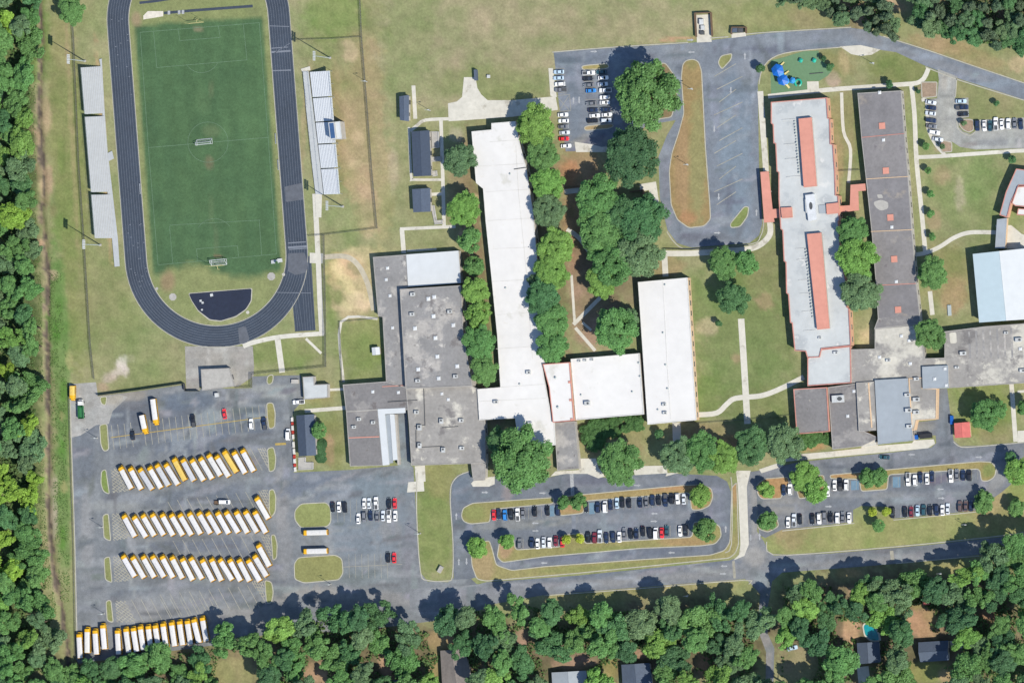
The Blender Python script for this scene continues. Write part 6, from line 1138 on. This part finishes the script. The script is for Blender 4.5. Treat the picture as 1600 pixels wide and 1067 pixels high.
bus_row('middle slanted bus row', [(192, 804.2, 211.5, 839.5), (208.5, 805.7, 228, 840.2), (222, 803.5, 241.5, 838), (236.2, 802, 256.4, 837.2), (252, 802.7, 270.7, 837.2), (266.6, 802.7, 285.7, 837.2), (280, 802.7, 299.2, 836.5), (294.7, 800.5, 313.4, 835), (309.5, 799.7, 329, 834.2), (323.7, 800.5, 342.5, 834.2), (338.7, 799.7, 357.5, 834.2), (352, 798, 372.5, 833.5), (368, 798.2, 386.7, 833.5), (382.2, 797.5, 401.7, 832.7), (397.2, 798.2, 415.2, 833.5)])
put_bus('long', (400.2, 776.5), (419, 811.7), 'white-roofed school bus parked ahead of the middle slanted row at its right end', 'school buses in the bus lot')
bus_row('lowest slanted bus row', [(191.2, 866.5, 210.7, 902.4), (206.2, 868.7, 225, 904), (222, 867.6, 241.5, 903.2), (237, 867.6, 256.4, 902.4), (252, 868, 270.7, 903.2), (267, 868.7, 285.7, 904.7), (283.4, 871.7, 301.4, 907), (297, 870.2, 315.7, 905.4), (314.7, 873.6, 332.7, 908.4), (329, 872.4, 346.2, 907.7), (343.2, 872.4, 362, 907), (358.2, 873.6, 375.5, 907.7), (372.5, 873.6, 389.7, 908.4), (386.7, 874, 406.2, 908.4), (396.7, 867.2, 416.7, 901)])
put_bus('long', (403.2, 850.7), (420.4, 885.2), 'white-roofed school bus set forward at the right end of the lowest slanted row', 'school buses in the bus lot')
bus_row('upright row along the bottom trees', [(123.7, 989.7, 124.7, 1028.7), (136.4, 980.7, 135.7, 1021), (148.7, 983.7, 150, 1023), (160.3, 975.8, 163, 1014.5), (183, 983.7, 185.5, 1023), (196.4, 981.8, 201, 1019), (208.3, 980, 213, 1019), (219, 978.8, 223.7, 1015), (231.2, 977, 235.7, 1016), (242.2, 976.2, 247.7, 1014.5), (254.5, 973.5, 259, 1011.5), (267.7, 971.3, 272.5, 1010), (280, 969.5, 285.2, 1008.5), (292, 968, 298, 1008.5), (302.5, 965.4, 310.7, 1006.2), (316, 964, 322, 1002.5)])
put_bus('short', (227, 675), (220.3, 648), 'shorter white-roofed school bus nose down in the upper bus lot', 'single buses'); put_bus('long', (244, 661), (237.3, 623), 'long white-roofed school bus nose down in the upper bus lot', 'single buses')
put_bus('long', (474, 832), (512, 831.5), 'sideways school bus just below the upper central island', 'single buses'); put_bus('long', (474, 861), (512, 860.5), 'sideways school bus just above the lower central island', 'single buses'); put_bus('mini', (113, 622), (112, 603), 'all-yellow minibus in the top left corner of the bus lot', 'single buses', YROOF)
# ================================================================== TREES
def crown_mesh(name, seed, n_lobes, n_leaf, leaf, flat_=0.75, spread=0.62, lobe_r=(0.26, 0.42), pine=False, given=None):
    """unit crown: radius about 1, centred on z = 0, built of leaf clumps"""
    rs = np.random.RandomState(seed); lobes = []
    for k in range(n_lobes):
        a = rs.rand() * 2 * math.pi; u = rs.rand()
        if pine: r = spread * math.sqrt(rs.rand()); z = -0.5 + 1.1 * rs.rand(); r *= (1 - 0.45 * (z + .5))
        else: ph = math.acos(1 - 1.45 * u); r = spread * math.sin(min(ph, math.pi / 2 + .4)) * (0.68 + .5 * rs.rand()); z = flat_ * (.8 + .4 * rs.rand()) * math.cos(ph) * spread * 1.05
        rr = lobe_r[0] + (lobe_r[1] - lobe_r[0]) * rs.rand(); lobes.append((r * math.cos(a), r * math.sin(a), z, rr, rs.rand()))
    if given: lobes = list(given)
    lobes.append((0, 0, -.05, .42, .4))
    w = np.array([l[3] ** 2 for l in lobes]); w /= w.sum(); idx = rs.choice(len(lobes), n_leaf, p=w); L = np.array(lobes)[idx]
    d = rs.normal(size=(n_leaf, 3)); d[:, 2] += 0.35; d /= np.linalg.norm(d, axis=1)[:, None]
    rad = L[:, 3] * (1.0 - 0.45 * rs.rand(n_leaf) ** 2.2) * (1 + 0.12 * rs.normal(size=n_leaf))
    c = L[:, :3] + d * rad[:, None] * np.array([1, 1, flat_])
    nrm = d * 0.6 + np.array([0, 0, .55]) + rs.normal(size=(n_leaf, 3)) * 0.5; nrm /= np.linalg.norm(nrm, axis=1)[:, None]
    t = np.cross(nrm, rs.normal(size=(n_leaf, 3))); t /= np.linalg.norm(t, axis=1)[:, None]; b_ = np.cross(nrm, t)
    s = leaf * (0.6 + 0.8 * rs.rand(n_leaf))[:, None]; s2 = s * (0.55 + .4 * rs.rand(n_leaf))[:, None]
    v = np.stack([c - t * s, c - b_ * s2 + nrm * s * .25, c + t * s, c + b_ * s2 + nrm * s * .25], axis=1).reshape(-1, 3)
    me = bpy.data.meshes.new(name); me.vertices.add(n_leaf * 4); me.vertices.foreach_set('co', v.astype(np.float32).ravel())
    me.loops.add(n_leaf * 4); me.loops.foreach_set('vertex_index', np.arange(n_leaf * 4, dtype=np.int32))
    me.polygons.add(n_leaf); me.polygons.foreach_set('loop_start', np.arange(0, n_leaf * 4, 4, dtype=np.int32)); me.polygons.foreach_set('loop_total', np.full(n_leaf, 4, dtype=np.int32))
    me.materials.append(MATS['leaves']); me.update(calc_edges=True)
    at = me.attributes.new('clump', 'FLOAT', 'POINT'); at.data.foreach_set('value', np.repeat(L[:, 4], 4).astype(np.float32))
    return me
CR_BIG = [crown_mesh('crown', 10 + k, 90, 20000, 0.036, 0.66, .76, (.11, .23)) for k in range(4)]
CR_MID = [crown_mesh('crown', 30 + k, 42, 8000, 0.056, 0.76, .72, (.15, .29)) for k in range(6)]
def wild(seed):
    """uneven spreading crown of several limbs at different heights"""
    rs = np.random.RandomState(seed); k = rs.randint(5, 9); lobes = []
    for q in range(k):
        a = 2 * math.pi * (q + rs.rand() * .8) / k; r = (.25 + .55 * rs.rand()) if q else .1; zz = -.25 + .65 * rs.rand(); big = .2 + .18 * rs.rand(); tn = rs.rand()
        for _ in range(rs.randint(7, 13)):
            d = rs.normal(size=3); d /= np.linalg.norm(d); d[2] = abs(d[2]) * .8; s = big * (.5 + .6 * rs.rand()); lobes.append((r * math.cos(a) + d[0] * s, r * math.sin(a) + d[1] * s, zz + d[2] * s, .09 + .13 * rs.rand(), .65 * tn + .35 * rs.rand()))
    return lobes
CR_WILD = [crown_mesh('crown', 80 + k, 0, 13000, 0.043, 0.9, given=wild(90 + k)) for k in range(9)]
CR_PINE = [crown_mesh('crown', 50 + k, 30, 5200, 0.055, 0.9, .70, (.14, .28), True) for k in range(3)]
CR_SMALL = [crown_mesh('crown', 60 + k, 14, 2600, 0.085, 0.85, .55, (.3, .45)) for k in range(3)]
def trunk_mesh(seed):
    r = random.Random(seed); mb = MB(); pts = [Vector((0, 0, 0)), Vector((.02, .01, .3)), Vector((-.01, .03, .6)), Vector((.03, 0, .85))]; rad = [.055, .04, .032, .012]
    for a, b_, r0, r1 in zip(pts, pts[1:], rad, rad[1:]): mb.tube(a, b_, r0, r1, 8)
    for k in range(6):
        a = k * 1.05 + r.random(); z = .42 + .06 * k; p = Vector((0, .02, z)); q = p + Vector((math.cos(a) * .3, math.sin(a) * .3, .2)); mb.tube(p, q, .018, .006, 6)
    return mb.mesh('trunk', 'bark')
TRK = [trunk_mesh(k) for k in range(3)]
TONE = {'bright': (0.112, 0.212, 0.048), 'mid': (0.078, 0.165, 0.050), 'deep': (0.055, 0.126, 0.048), 'dull': (0.085, 0.144, 0.066), 'dark': (0.042, 0.098, 0.042), 'lime': (0.150, 0.24, 0.036), 'pine': (0.068, 0.108, 0.060), 'yellow': (0.23, 0.28, 0.035)}
RT = random.Random(11)
def tree(px, py, r_px, tone, label, group, kind=None, h=None, name='broadleaf_tree', cat='tree'):
    r = r_px * MPP * 1.04
    if kind is None: kind = 'big' if r > 6.5 else ('mid' if r > 2.8 else 'small')
    hgt = h if h else (5.0 + r * 1.0 if r > 2.8 else 1.2 + r * 1.9)
    vz = r * (0.62 if kind == 'big' else .8 if kind == 'mid' else 1.0) if kind != 'pine' else r * 1.2
    zc = max(hgt - vz * 0.75, vz * .75)
    p = P(px, py, zc); root = empty(name, (p.x, p.y, 0.02), RT.random() * 6.28); tag(root, label, cat, group)
    me = RT.choice({'big': CR_BIG, 'mid': CR_MID, 'pine': CR_PINE, 'small': CR_SMALL, 'wild': CR_WILD}[kind])
    e_ = (0.82 + .36 * RT.random()) if 'wood' in group or 'edge' in group or 'gardens' in group else (0.95 + .1 * RT.random()); cr = share('crown', me, root, (0, 0, zc), 0, (r * e_, r / e_, vz * (.85 + .3 * RT.random()))); base = TONE[tone]; j = (0.9 + 0.2 * RT.random()) * 1.36; hshift = 0.92 + .16 * RT.random()
    cr.color = (base[0] * j * hshift, base[1] * j, base[2] * j, 1)
    share('trunk', RT.choice(TRK), root, (0, 0, 0), 0, (zc * .55 + r * .25, zc * .55 + r * .25, zc * 1.1))
    return root
CAMPUS = [
 (1013, 147, 52, 'mid', 'huge round oak beside the north car park'), (985, 245, 44, 'dark', 'dark round oak between the oval island and white wing'),
 (936, 308, 36, 'mid', 'topmost oak of the dense courtyard grove'), (1003, 345, 40, 'deep', 'oak on the right of the courtyard grove beside the drive'), (940, 362, 38, 'mid', 'oak on the left side of the courtyard grove'), (1000, 395, 38, 'dull', 'grey-green oak low on the right of the courtyard grove'), (958, 410, 38, 'mid', 'oak in the lower middle of the courtyard grove'), (940, 440, 26, 'bright', 'lowest oak of the courtyard grove above the path fork'), (972, 340, 34, 'deep', 'central oak of the courtyard grove'), (963, 515, 36, 'mid', 'oak in the triangle courtyard against the eastern white wing'), (985, 495, 16, 'dull', 'small oak tucked against the eastern white wing corner'),
 (838, 195, 32, 'bright', 'topmost tree of the row right of the long white wing'), (848, 240, 28, 'mid', 'second tree down the row right of the long white wing'), (855, 285, 27, 'bright', 'third tree down the row right of the long white wing'), (858, 330, 27, 'dull', 'fourth tree down the row right of the long white wing'), (868, 385, 30, 'bright', 'fifth tree down the row right of the long white wing'), (862, 425, 28, 'bright', 'sixth tree down the row right of the long white wing'), (850, 462, 30, 'deep', 'dark seventh tree down the row right of the long white wing'), (862, 500, 28, 'mid', 'eighth tree down the row right of the long white wing'), (862, 540, 26, 'mid', 'lowest tree of the row right of the long white wing'), (835, 440, 12, 'dull', 'thin tree leaning over the long white roof'),
 (718, 250, 27, 'dull', 'topmost tree of the row left of the long white wing'), (724, 327, 27, 'bright', 'tree beside the square portable, left of the white wing'), (735, 375, 20, 'mid', 'small tree above the white gym roof by the wing'), (741, 418, 18, 'mid', 'narrow tree right of the white gym roof'), (743, 455, 23, 'bright', 'bright tree right of the big gym roof'), (748, 492, 22, 'bright', 'second bright tree right of the big gym roof'), (748, 535, 27, 'mid', 'large tree at the gym roof lower right'), (757, 578, 24, 'mid', 'lowest tree between gym roof and white wing'),
 (815, 716, 49, 'mid', 'huge oak overhanging the loop drive'), (783, 690, 24, 'deep', 'darker oak behind the huge loop drive oak'), (970, 722, 35, 'mid', 'round oak at the top of the loop car park'), (1062, 712, 30, 'dull', 'leftmost tree of the cluster above the loop car park'), (1096, 706, 30, 'mid', 'middle tree of the cluster above the loop car park'), (1130, 715, 26, 'bright', 'bright tree at the right of the loop car park cluster'), (1175, 696, 30, 'deep', 'dark tree at the end of the lawn walk'), (1227, 692, 30, 'dull', 'tree left of the brick-edged grey block'),
 (747, 854, 18, 'bright', 'small bright tree at the left end of the loop car park'), (792, 846, 13, 'bright', 'little bright tree at the start of the lower loop row'), (880, 785, 11, 'mid', 'left tree of the pair in the upper loop median'), (904, 785, 14, 'mid', 'right tree of the pair in the upper loop median'), (1095, 775, 18, 'bright', 'round tree at the right end of the upper loop median'), (1103, 827, 19, 'mid', 'round tree at the right end of the lower loop median'), (885, 843, 8, 'yellow', 'left yellow-green sapling in the lower loop row'), (906, 841, 8, 'yellow', 'right yellow-green sapling in the lower loop row'),
 (1197, 766, 14, 'bright', 'bright round tree at the upper left of the east car park'), (1199, 813, 16, 'mid', 'round tree at the lower left of the east car park'), (1258, 745, 24, 'bright', 'upper tree of the big bright pair in the east car park'), (1272, 765, 22, 'bright', 'lower tree of the big bright pair in the east car park'), (1356, 746, 15, 'mid', 'left half of the twin tree in the east car park'), (1374, 746, 15, 'mid', 'right half of the twin tree in the east car park'), (1536, 784, 18, 'mid', 'tree at the lower right of the east car park'), (1364, 800, 8, 'yellow', 'left yellow-green sapling below the east car park'), (1385, 799, 8, 'yellow', 'right yellow-green sapling below the east car park'), (1372, 822, 11, 'mid', 'small tree just below the yellow-green saplings'),
 (1592, 735, 22, 'bright', 'bright tree cut by the right edge at the east car park'), (1588, 793, 14, 'mid', 'small tree at the right edge below the east car park'), (1578, 715, 10, 'deep', 'dark slender tree at the turning of the east lane'),
 (1333, 362, 24, 'mid', 'upper tree between the brick wing and the grey wing'), (1340, 402, 32, 'bright', 'bright middle tree between the brick wing and the grey wing'), (1345, 455, 31, 'dull', 'dull lower tree between the brick wing and the grey wing'), (1458, 426, 24, 'mid', 'round tree right of the long grey wing'), (1453, 523, 25, 'mid', 'tree in the small courtyard of the grey school core'),
 (1130, 412, 24, 'mid', 'left tree of the kidney-shaped clump on the lawn'), (1165, 410, 20, 'mid', 'right tree of the kidney-shaped clump on the lawn'), (1145, 466, 26, 'deep', 'darker tree below the kidney-shaped clump'), (1540, 648, 25, 'mid', 'tree with long shadow on the lawn by the red shed'), (1560, 640, 14, 'mid', 'small tree right of the red shed lawn tree'), (1600, 636, 12, 'mid', 'small tree at the right edge beside the walk'),
 (497, 672, 14, 'mid', 'bushy tree against the navy-roofed office'), (112, 16, 24, 'mid', 'lone round tree above the left bleachers at the top edge'), (1188, 107, 8, 'deep', 'small dark tree left of the playground'), (1123, 505, 6, 'deep', 'tiny tree on the bare lawn patch'), (770, 690, 10, 'deep', 'shrubby tree at the wing corner behind the huge oak'),
 (1450, 267, 6, 'mid', 'first sapling along the walk east of the grey wing'), (1454, 303, 6.5, 'mid', 'second sapling along the walk east of the grey wing'), (1454, 334, 7, 'mid', 'third sapling along the walk east of the grey wing'), (1457, 370, 6.5, 'mid', 'fourth sapling along the walk east of the grey wing'), (1447, 228, 6.5, 'mid', 'sapling in the grass corner below the northeast car park'), (1557, 162, 5, 'deep', 'lone sapling on the grass above the northeast car park'), (1582, 250, 7, 'deep', 'dark sapling left of the brick hall'), (1390, 132, 7, 'dark', 'dark shrub at the head of the long grey wing'), (1435, 143, 4, 'dark', 'dark shrub in the planted bed by the northeast lot'), (1506, 193, 5, 'dull', 'dull shrub in the car park planting bed'), (1473, 229, 5, 'dull', 'dull shrub in the lower planting bed'), (1287, 92, 5, 'dark', 'dark sapling at the top right of the play surface'), (1297, 105, 7, 'deep', 'shrub on the right rim of the play surface'), (1228, 672, 8, 'deep', 'small shrub at the corner of the brick-edged block'), (1030, 678, 8, 'deep', 'small shrub left of the white wing walk'), (432, 410, 2.5, 'deep', 'tiny bush at the track crossing') ]
for x, y, r, tn, lb in CAMPUS:
    if r < 5.0: tree(x, y, r, tn, lb, 'shrubs of the school grounds', name='shrub', cat='shrub')
    else: tree(x, y, r, tn, lb, 'trees of the school grounds', h=(7.5 if r_ > 12 else None) if (r_ := r) < 20 else None)
# hedges: clipped rows of shrubs, one thing each
def hedge(pts, hgt, tone, lb, n):
    xs = [p[0] for p in pts]; ys = [p[1] for p in pts]; c = P(sum(xs) / len(xs), sum(ys) / len(ys)); root = empty('hedge', (c.x, c.y, 0)); tag(root, lb, 'hedge')
    rs = random.Random(int(xs[0])); k = 0
    while k < n:
        x = min(xs) + rs.random() * (max(xs) - min(xs)); y = min(ys) + rs.random() * (max(ys) - min(ys))
        if not inside(x, y, pts): continue
        p = P(x, y, hgt * .5) - c; s = 1.2 + rs.random() * .9; o = share('bush', rs.choice(CR_SMALL), root, (p.x, p.y, hgt * .55), rs.random() * 6, (s * 1.3, s * 1.3, hgt * .6)); b_ = TONE[tone]; j = .85 + .3 * rs.random(); o.color = (b_[0] * j, b_[1] * j, b_[2] * j, 1); k += 1
hedge([(906, 664), (950, 656), (1003, 652), (1005, 668), (975, 674), (955, 680), (940, 700), (922, 700), (910, 684)], 2.6, 'mid', 'wide green shrub bank under the white block', 60)
hedge([(1246, 679), (1294, 677), (1295, 688), (1262, 694), (1240, 700)], 1.8, 'mid', 'green hedge under the brick-edged grey block', 26)
hedge([(498, 684), (505, 684), (506, 722), (499, 722)], 1.0, 'deep', 'low hedge right of the navy-roofed office', 14)
# ---- woods: every tree one can tell apart
def wood(poly, r_rng, tones, clear, prefix, bands, grp, seed, kinds=('mid', 'big'), hr=(15, 20), pack=0.80, tries=5000, maxn=999):
    rs = random.Random(seed); got = []; xs = [p[0] for p in poly]; ys = [p[1] for p in poly]
    for _ in range(tries):
        if len(got) >= maxn: break
        x = min(xs) + rs.random() * (max(xs) - min(xs)); y = min(ys) + rs.random() * (max(ys) - min(ys)); r = r_rng[0] + (r_rng[1] - r_rng[0]) * rs.random() ** 1.3
        if not inside(x, y, poly): continue
        if any((x - cx) ** 2 + (y - cy) ** 2 < (cr + r * .75) ** 2 for cx, cy, cr in clear): continue
        if any((x - gx) ** 2 + (y - gy) ** 2 < (pack * (r + gr)) ** 2 for gx, gy, gr in got): continue
        got.append((x, y, r))
    count = {}
    got.sort(key=lambda g: (g[1] if bands[0] == 'y' else g[0]))
    for x, y, r in got:
        v = y if bands[0] == 'y' else x; name = [n for lim, n in bands[1] if v < lim][0]; tn = rs.choice(tones)
        key = (name); count[key] = count.get(key, 0) + 1
        word = {'bright': 'bright green', 'mid': 'mid-green', 'deep': 'deep green', 'dull': 'dull green', 'dark': 'dark green', 'lime': 'lime green', 'pine': 'grey-green'}[tn]
        lb = '%s %s, %s %s %s' % (word, prefix, ORD[count[key] - 1], 'from the top' if bands[0] == 'y' else 'from the left', name)
        k = 'pine' if tn == 'pine' else ('wild' if rs.random() < .8 else 'mid'); tree(x, y, r * (1.22 if k == 'wild' else 1.08), tn, lb, grp, kind=k, h=(hr[0] + (hr[1] - hr[0]) * rs.random()) * (0.62 if (prefix == 'tree' and y > 900 and x < 345) else 1), name='pine_tree' if tn == 'pine' else 'broadleaf_tree')
    return got
LEFT = [(-20, -10), (54, -10), (52, 90), (46, 180), (48, 235), (38, 330), (60, 390), (50, 460), (52, 560), (56, 640), (52, 720), (58, 800), (68, 880), (80, 960), (94, 1075), (-20, 1080)]
woods = []
woods.append((LEFT, wood(LEFT, (15, 25), ['mid', 'mid', 'bright', 'dull', 'deep', 'dull', 'lime', 'mid'], [], 'tree in the left wood', ('y', [(110, 'above the left bleachers'), (250, 'beside the upper bleachers'), (400, 'beside the lower bleachers'), (600, 'beside the track bend'), (800, 'beside the upper bus rows'), (960, 'beside the lower bus rows'), (2000, 'at the bottom corner')]), 'trees of the left-edge wood', 21, hr=(10, 17), pack=.68)))
BOT = [(116, 1046), (150, 1040), (330, 1014), (350, 1000), (420, 985), (500, 966), (545, 955), (590, 962), (612, 985), (690, 985), (704, 955), (745, 950), (790, 965), (815, 945), (870, 955), (890, 948), (960, 955), (1030, 950), (1180, 950), (1176, 1080), (100, 1080)]
BCL = [(372, 1052, 30), (495, 1052, 16), (604, 1042, 12), (690, 1003, 18), (706, 1050, 24), (816, 996, 11), (890, 1050, 30), (953, 1050, 12), (996, 1055, 28), (1003, 1025, 8), (1102, 1040, 7)]
woods.append((BOT, wood(BOT, (17, 28), ['mid', 'mid', 'deep', 'dull', 'bright', 'mid', 'dark', 'dull', 'deep'], BCL, 'tree', ('x', [(340, 'below the upright bus row'), (480, 'left of the central lot'), (640, 'below the central lot'), (760, 'below the grass strip'), (900, 'below the left half of the loop'), (1040, 'below the middle of the loop'), (2000, 'below the right end of the loop')]), 'trees along the bottom edge', 8, hr=(13, 19), pack=.70)))
RGT_ = [(1226, 915), (1300, 915), (1330, 930), (1362, 905), (1420, 905), (1470, 912), (1535, 882), (1562, 858), (1620, 838), (1620, 1080), (1222, 1080)]
RCL = [(1252, 1040, 24), (1322, 985, 14), (1320, 930, 8), (1348, 1055, 16), (1357, 986, 13), (1356, 1020, 20), (1437, 965, 18), (1450, 1017, 27), (1476, 1014, 24), (1450, 1052, 18), (1470, 1058, 14), (1436, 990, 12), (1540, 955, 9)]
woods.append((RGT_, wood(RGT_, (17, 28), ['mid', 'mid', 'deep', 'dull', 'bright', 'mid', 'bright', 'dark'], RCL, 'garden tree', ('x', [(1290, 'by the side street'), (1350, 'left of the pool'), (1430, 'around the pool'), (1510, 'around the slate-roofed house'), (2000, 'in the bottom right corner')]), 'trees of the lower right gardens', 14, hr=(15, 23), pack=.70)))
NE = [(1425, -10), (1620, -10), (1620, 70), (1575, 78), (1500, 58), (1450, 52), (1436, 35)]
woods.append((NE, wood(NE, (11, 18), ['pine', 'pine', 'dull', 'pine', 'deep'], [(1560, 30, 8)], 'top right wood tree', ('x', [(1510, 'above the road bend'), (2000, 'near the corner')]), 'trees of the top right wood', 5, hr=(12, 17), pack=.62)))
NE2 = [(1318, -10), (1372, -10), (1402, 40), (1396, 58), (1372, 52), (1345, 34)]
woods.append((NE2, wood(NE2, (10, 16), ['pine', 'dull', 'pine'], [], 'tree', ('x', [(2000, 'in the clump above the road bend')]), 'trees of the top right wood', 6, hr=(11, 15), pack=.62)))
NE3 = [(1205, -10), (1300, -10), (1318, 10), (1316, 30), (1300, 26), (1280, 10), (1225, 4)]
woods.append((NE3, wood(NE3, (9, 14), ['pine', 'dull'], [], 'tree', ('x', [(2000, 'in the thin top edge clump')]), 'trees of the top right wood', 9, hr=(10, 14), pack=.62)))
# low growth under the woods
def undergrowth(polys, clears, n, lb, seed):
    rs = np.random.RandomState(seed); pts = []
    for poly, gt in polys:
        xs = [p[0] for p in poly]; ys = [p[1] for p in poly]; bb = (max(xs) - min(xs)) * (max(ys) - min(ys)); m_ = int(n * bb / 260000.0)
        x = min(xs) + rs.rand(m_) * (max(xs) - min(xs)); y = min(ys) + rs.rand(m_) * (max(ys) - min(ys)); ok = fbm(x / 12.0, y / 12.0) > 0.42
        for a, b_, c in clears: ok &= (x - a) ** 2 + (y - b_) ** 2 > (c * 1.15) ** 2
        pts += [(u, v) for u, v in zip(x[ok], y[ok]) if inside(u, v, poly)]
    m_ = len(pts); pos = np.array([tuple(P(u, v)) for u, v in pts]); hh = 1.8 if 'under' in lb else .22; pos[:, 2] = .1 + rs.rand(m_) * hh
    nrm = rs.normal(size=(m_, 3)); nrm[:, 2] = abs(nrm[:, 2]) + .6; nrm /= np.linalg.norm(nrm, axis=1)[:, None]; t = np.cross(nrm, rs.normal(size=(m_, 3))); t /= np.linalg.norm(t, axis=1)[:, None]; b2 = np.cross(nrm, t); s = ((.3 if 'under' in lb else .1) + (.35 if 'under' in lb else .2) * rs.rand(m_))[:, None]
    vs_ = np.stack([pos - t * s, pos - b2 * s, pos + t * s, pos + b2 * s], axis=1).reshape(-1, 3)
    o = link_mesh('undergrowth', vs_.tolist(), [(4 * i, 4 * i + 1, 4 * i + 2, 4 * i + 3) for i in range(m_)], 'leaves'); o.color = (0.085, 0.15, 0.045, 1) if 'under' in lb else (0.13, 0.21, 0.06, 1)
    tag(o, lb, 'undergrowth' if 'under' in lb else 'weeds', kind='stuff')
undergrowth([([(80, 400), (96, 420), (104, 560), (106, 760), (110, 940), (96, 940), (84, 800), (80, 640), (78, 500)], None), ([(50, 20), (58, 20), (56, 180), (58, 330), (66, 470), (68, 640), (70, 780), (78, 880), (90, 960), (76, 960), (62, 880), (52, 640), (40, 330)], None)], [], 90000, 'scrubby weeds growing along both banks of the ditch', 8)
undergrowth(woods, BCL + RCL, 50000, 'low green undergrowth on the ground beneath the woods', 3)
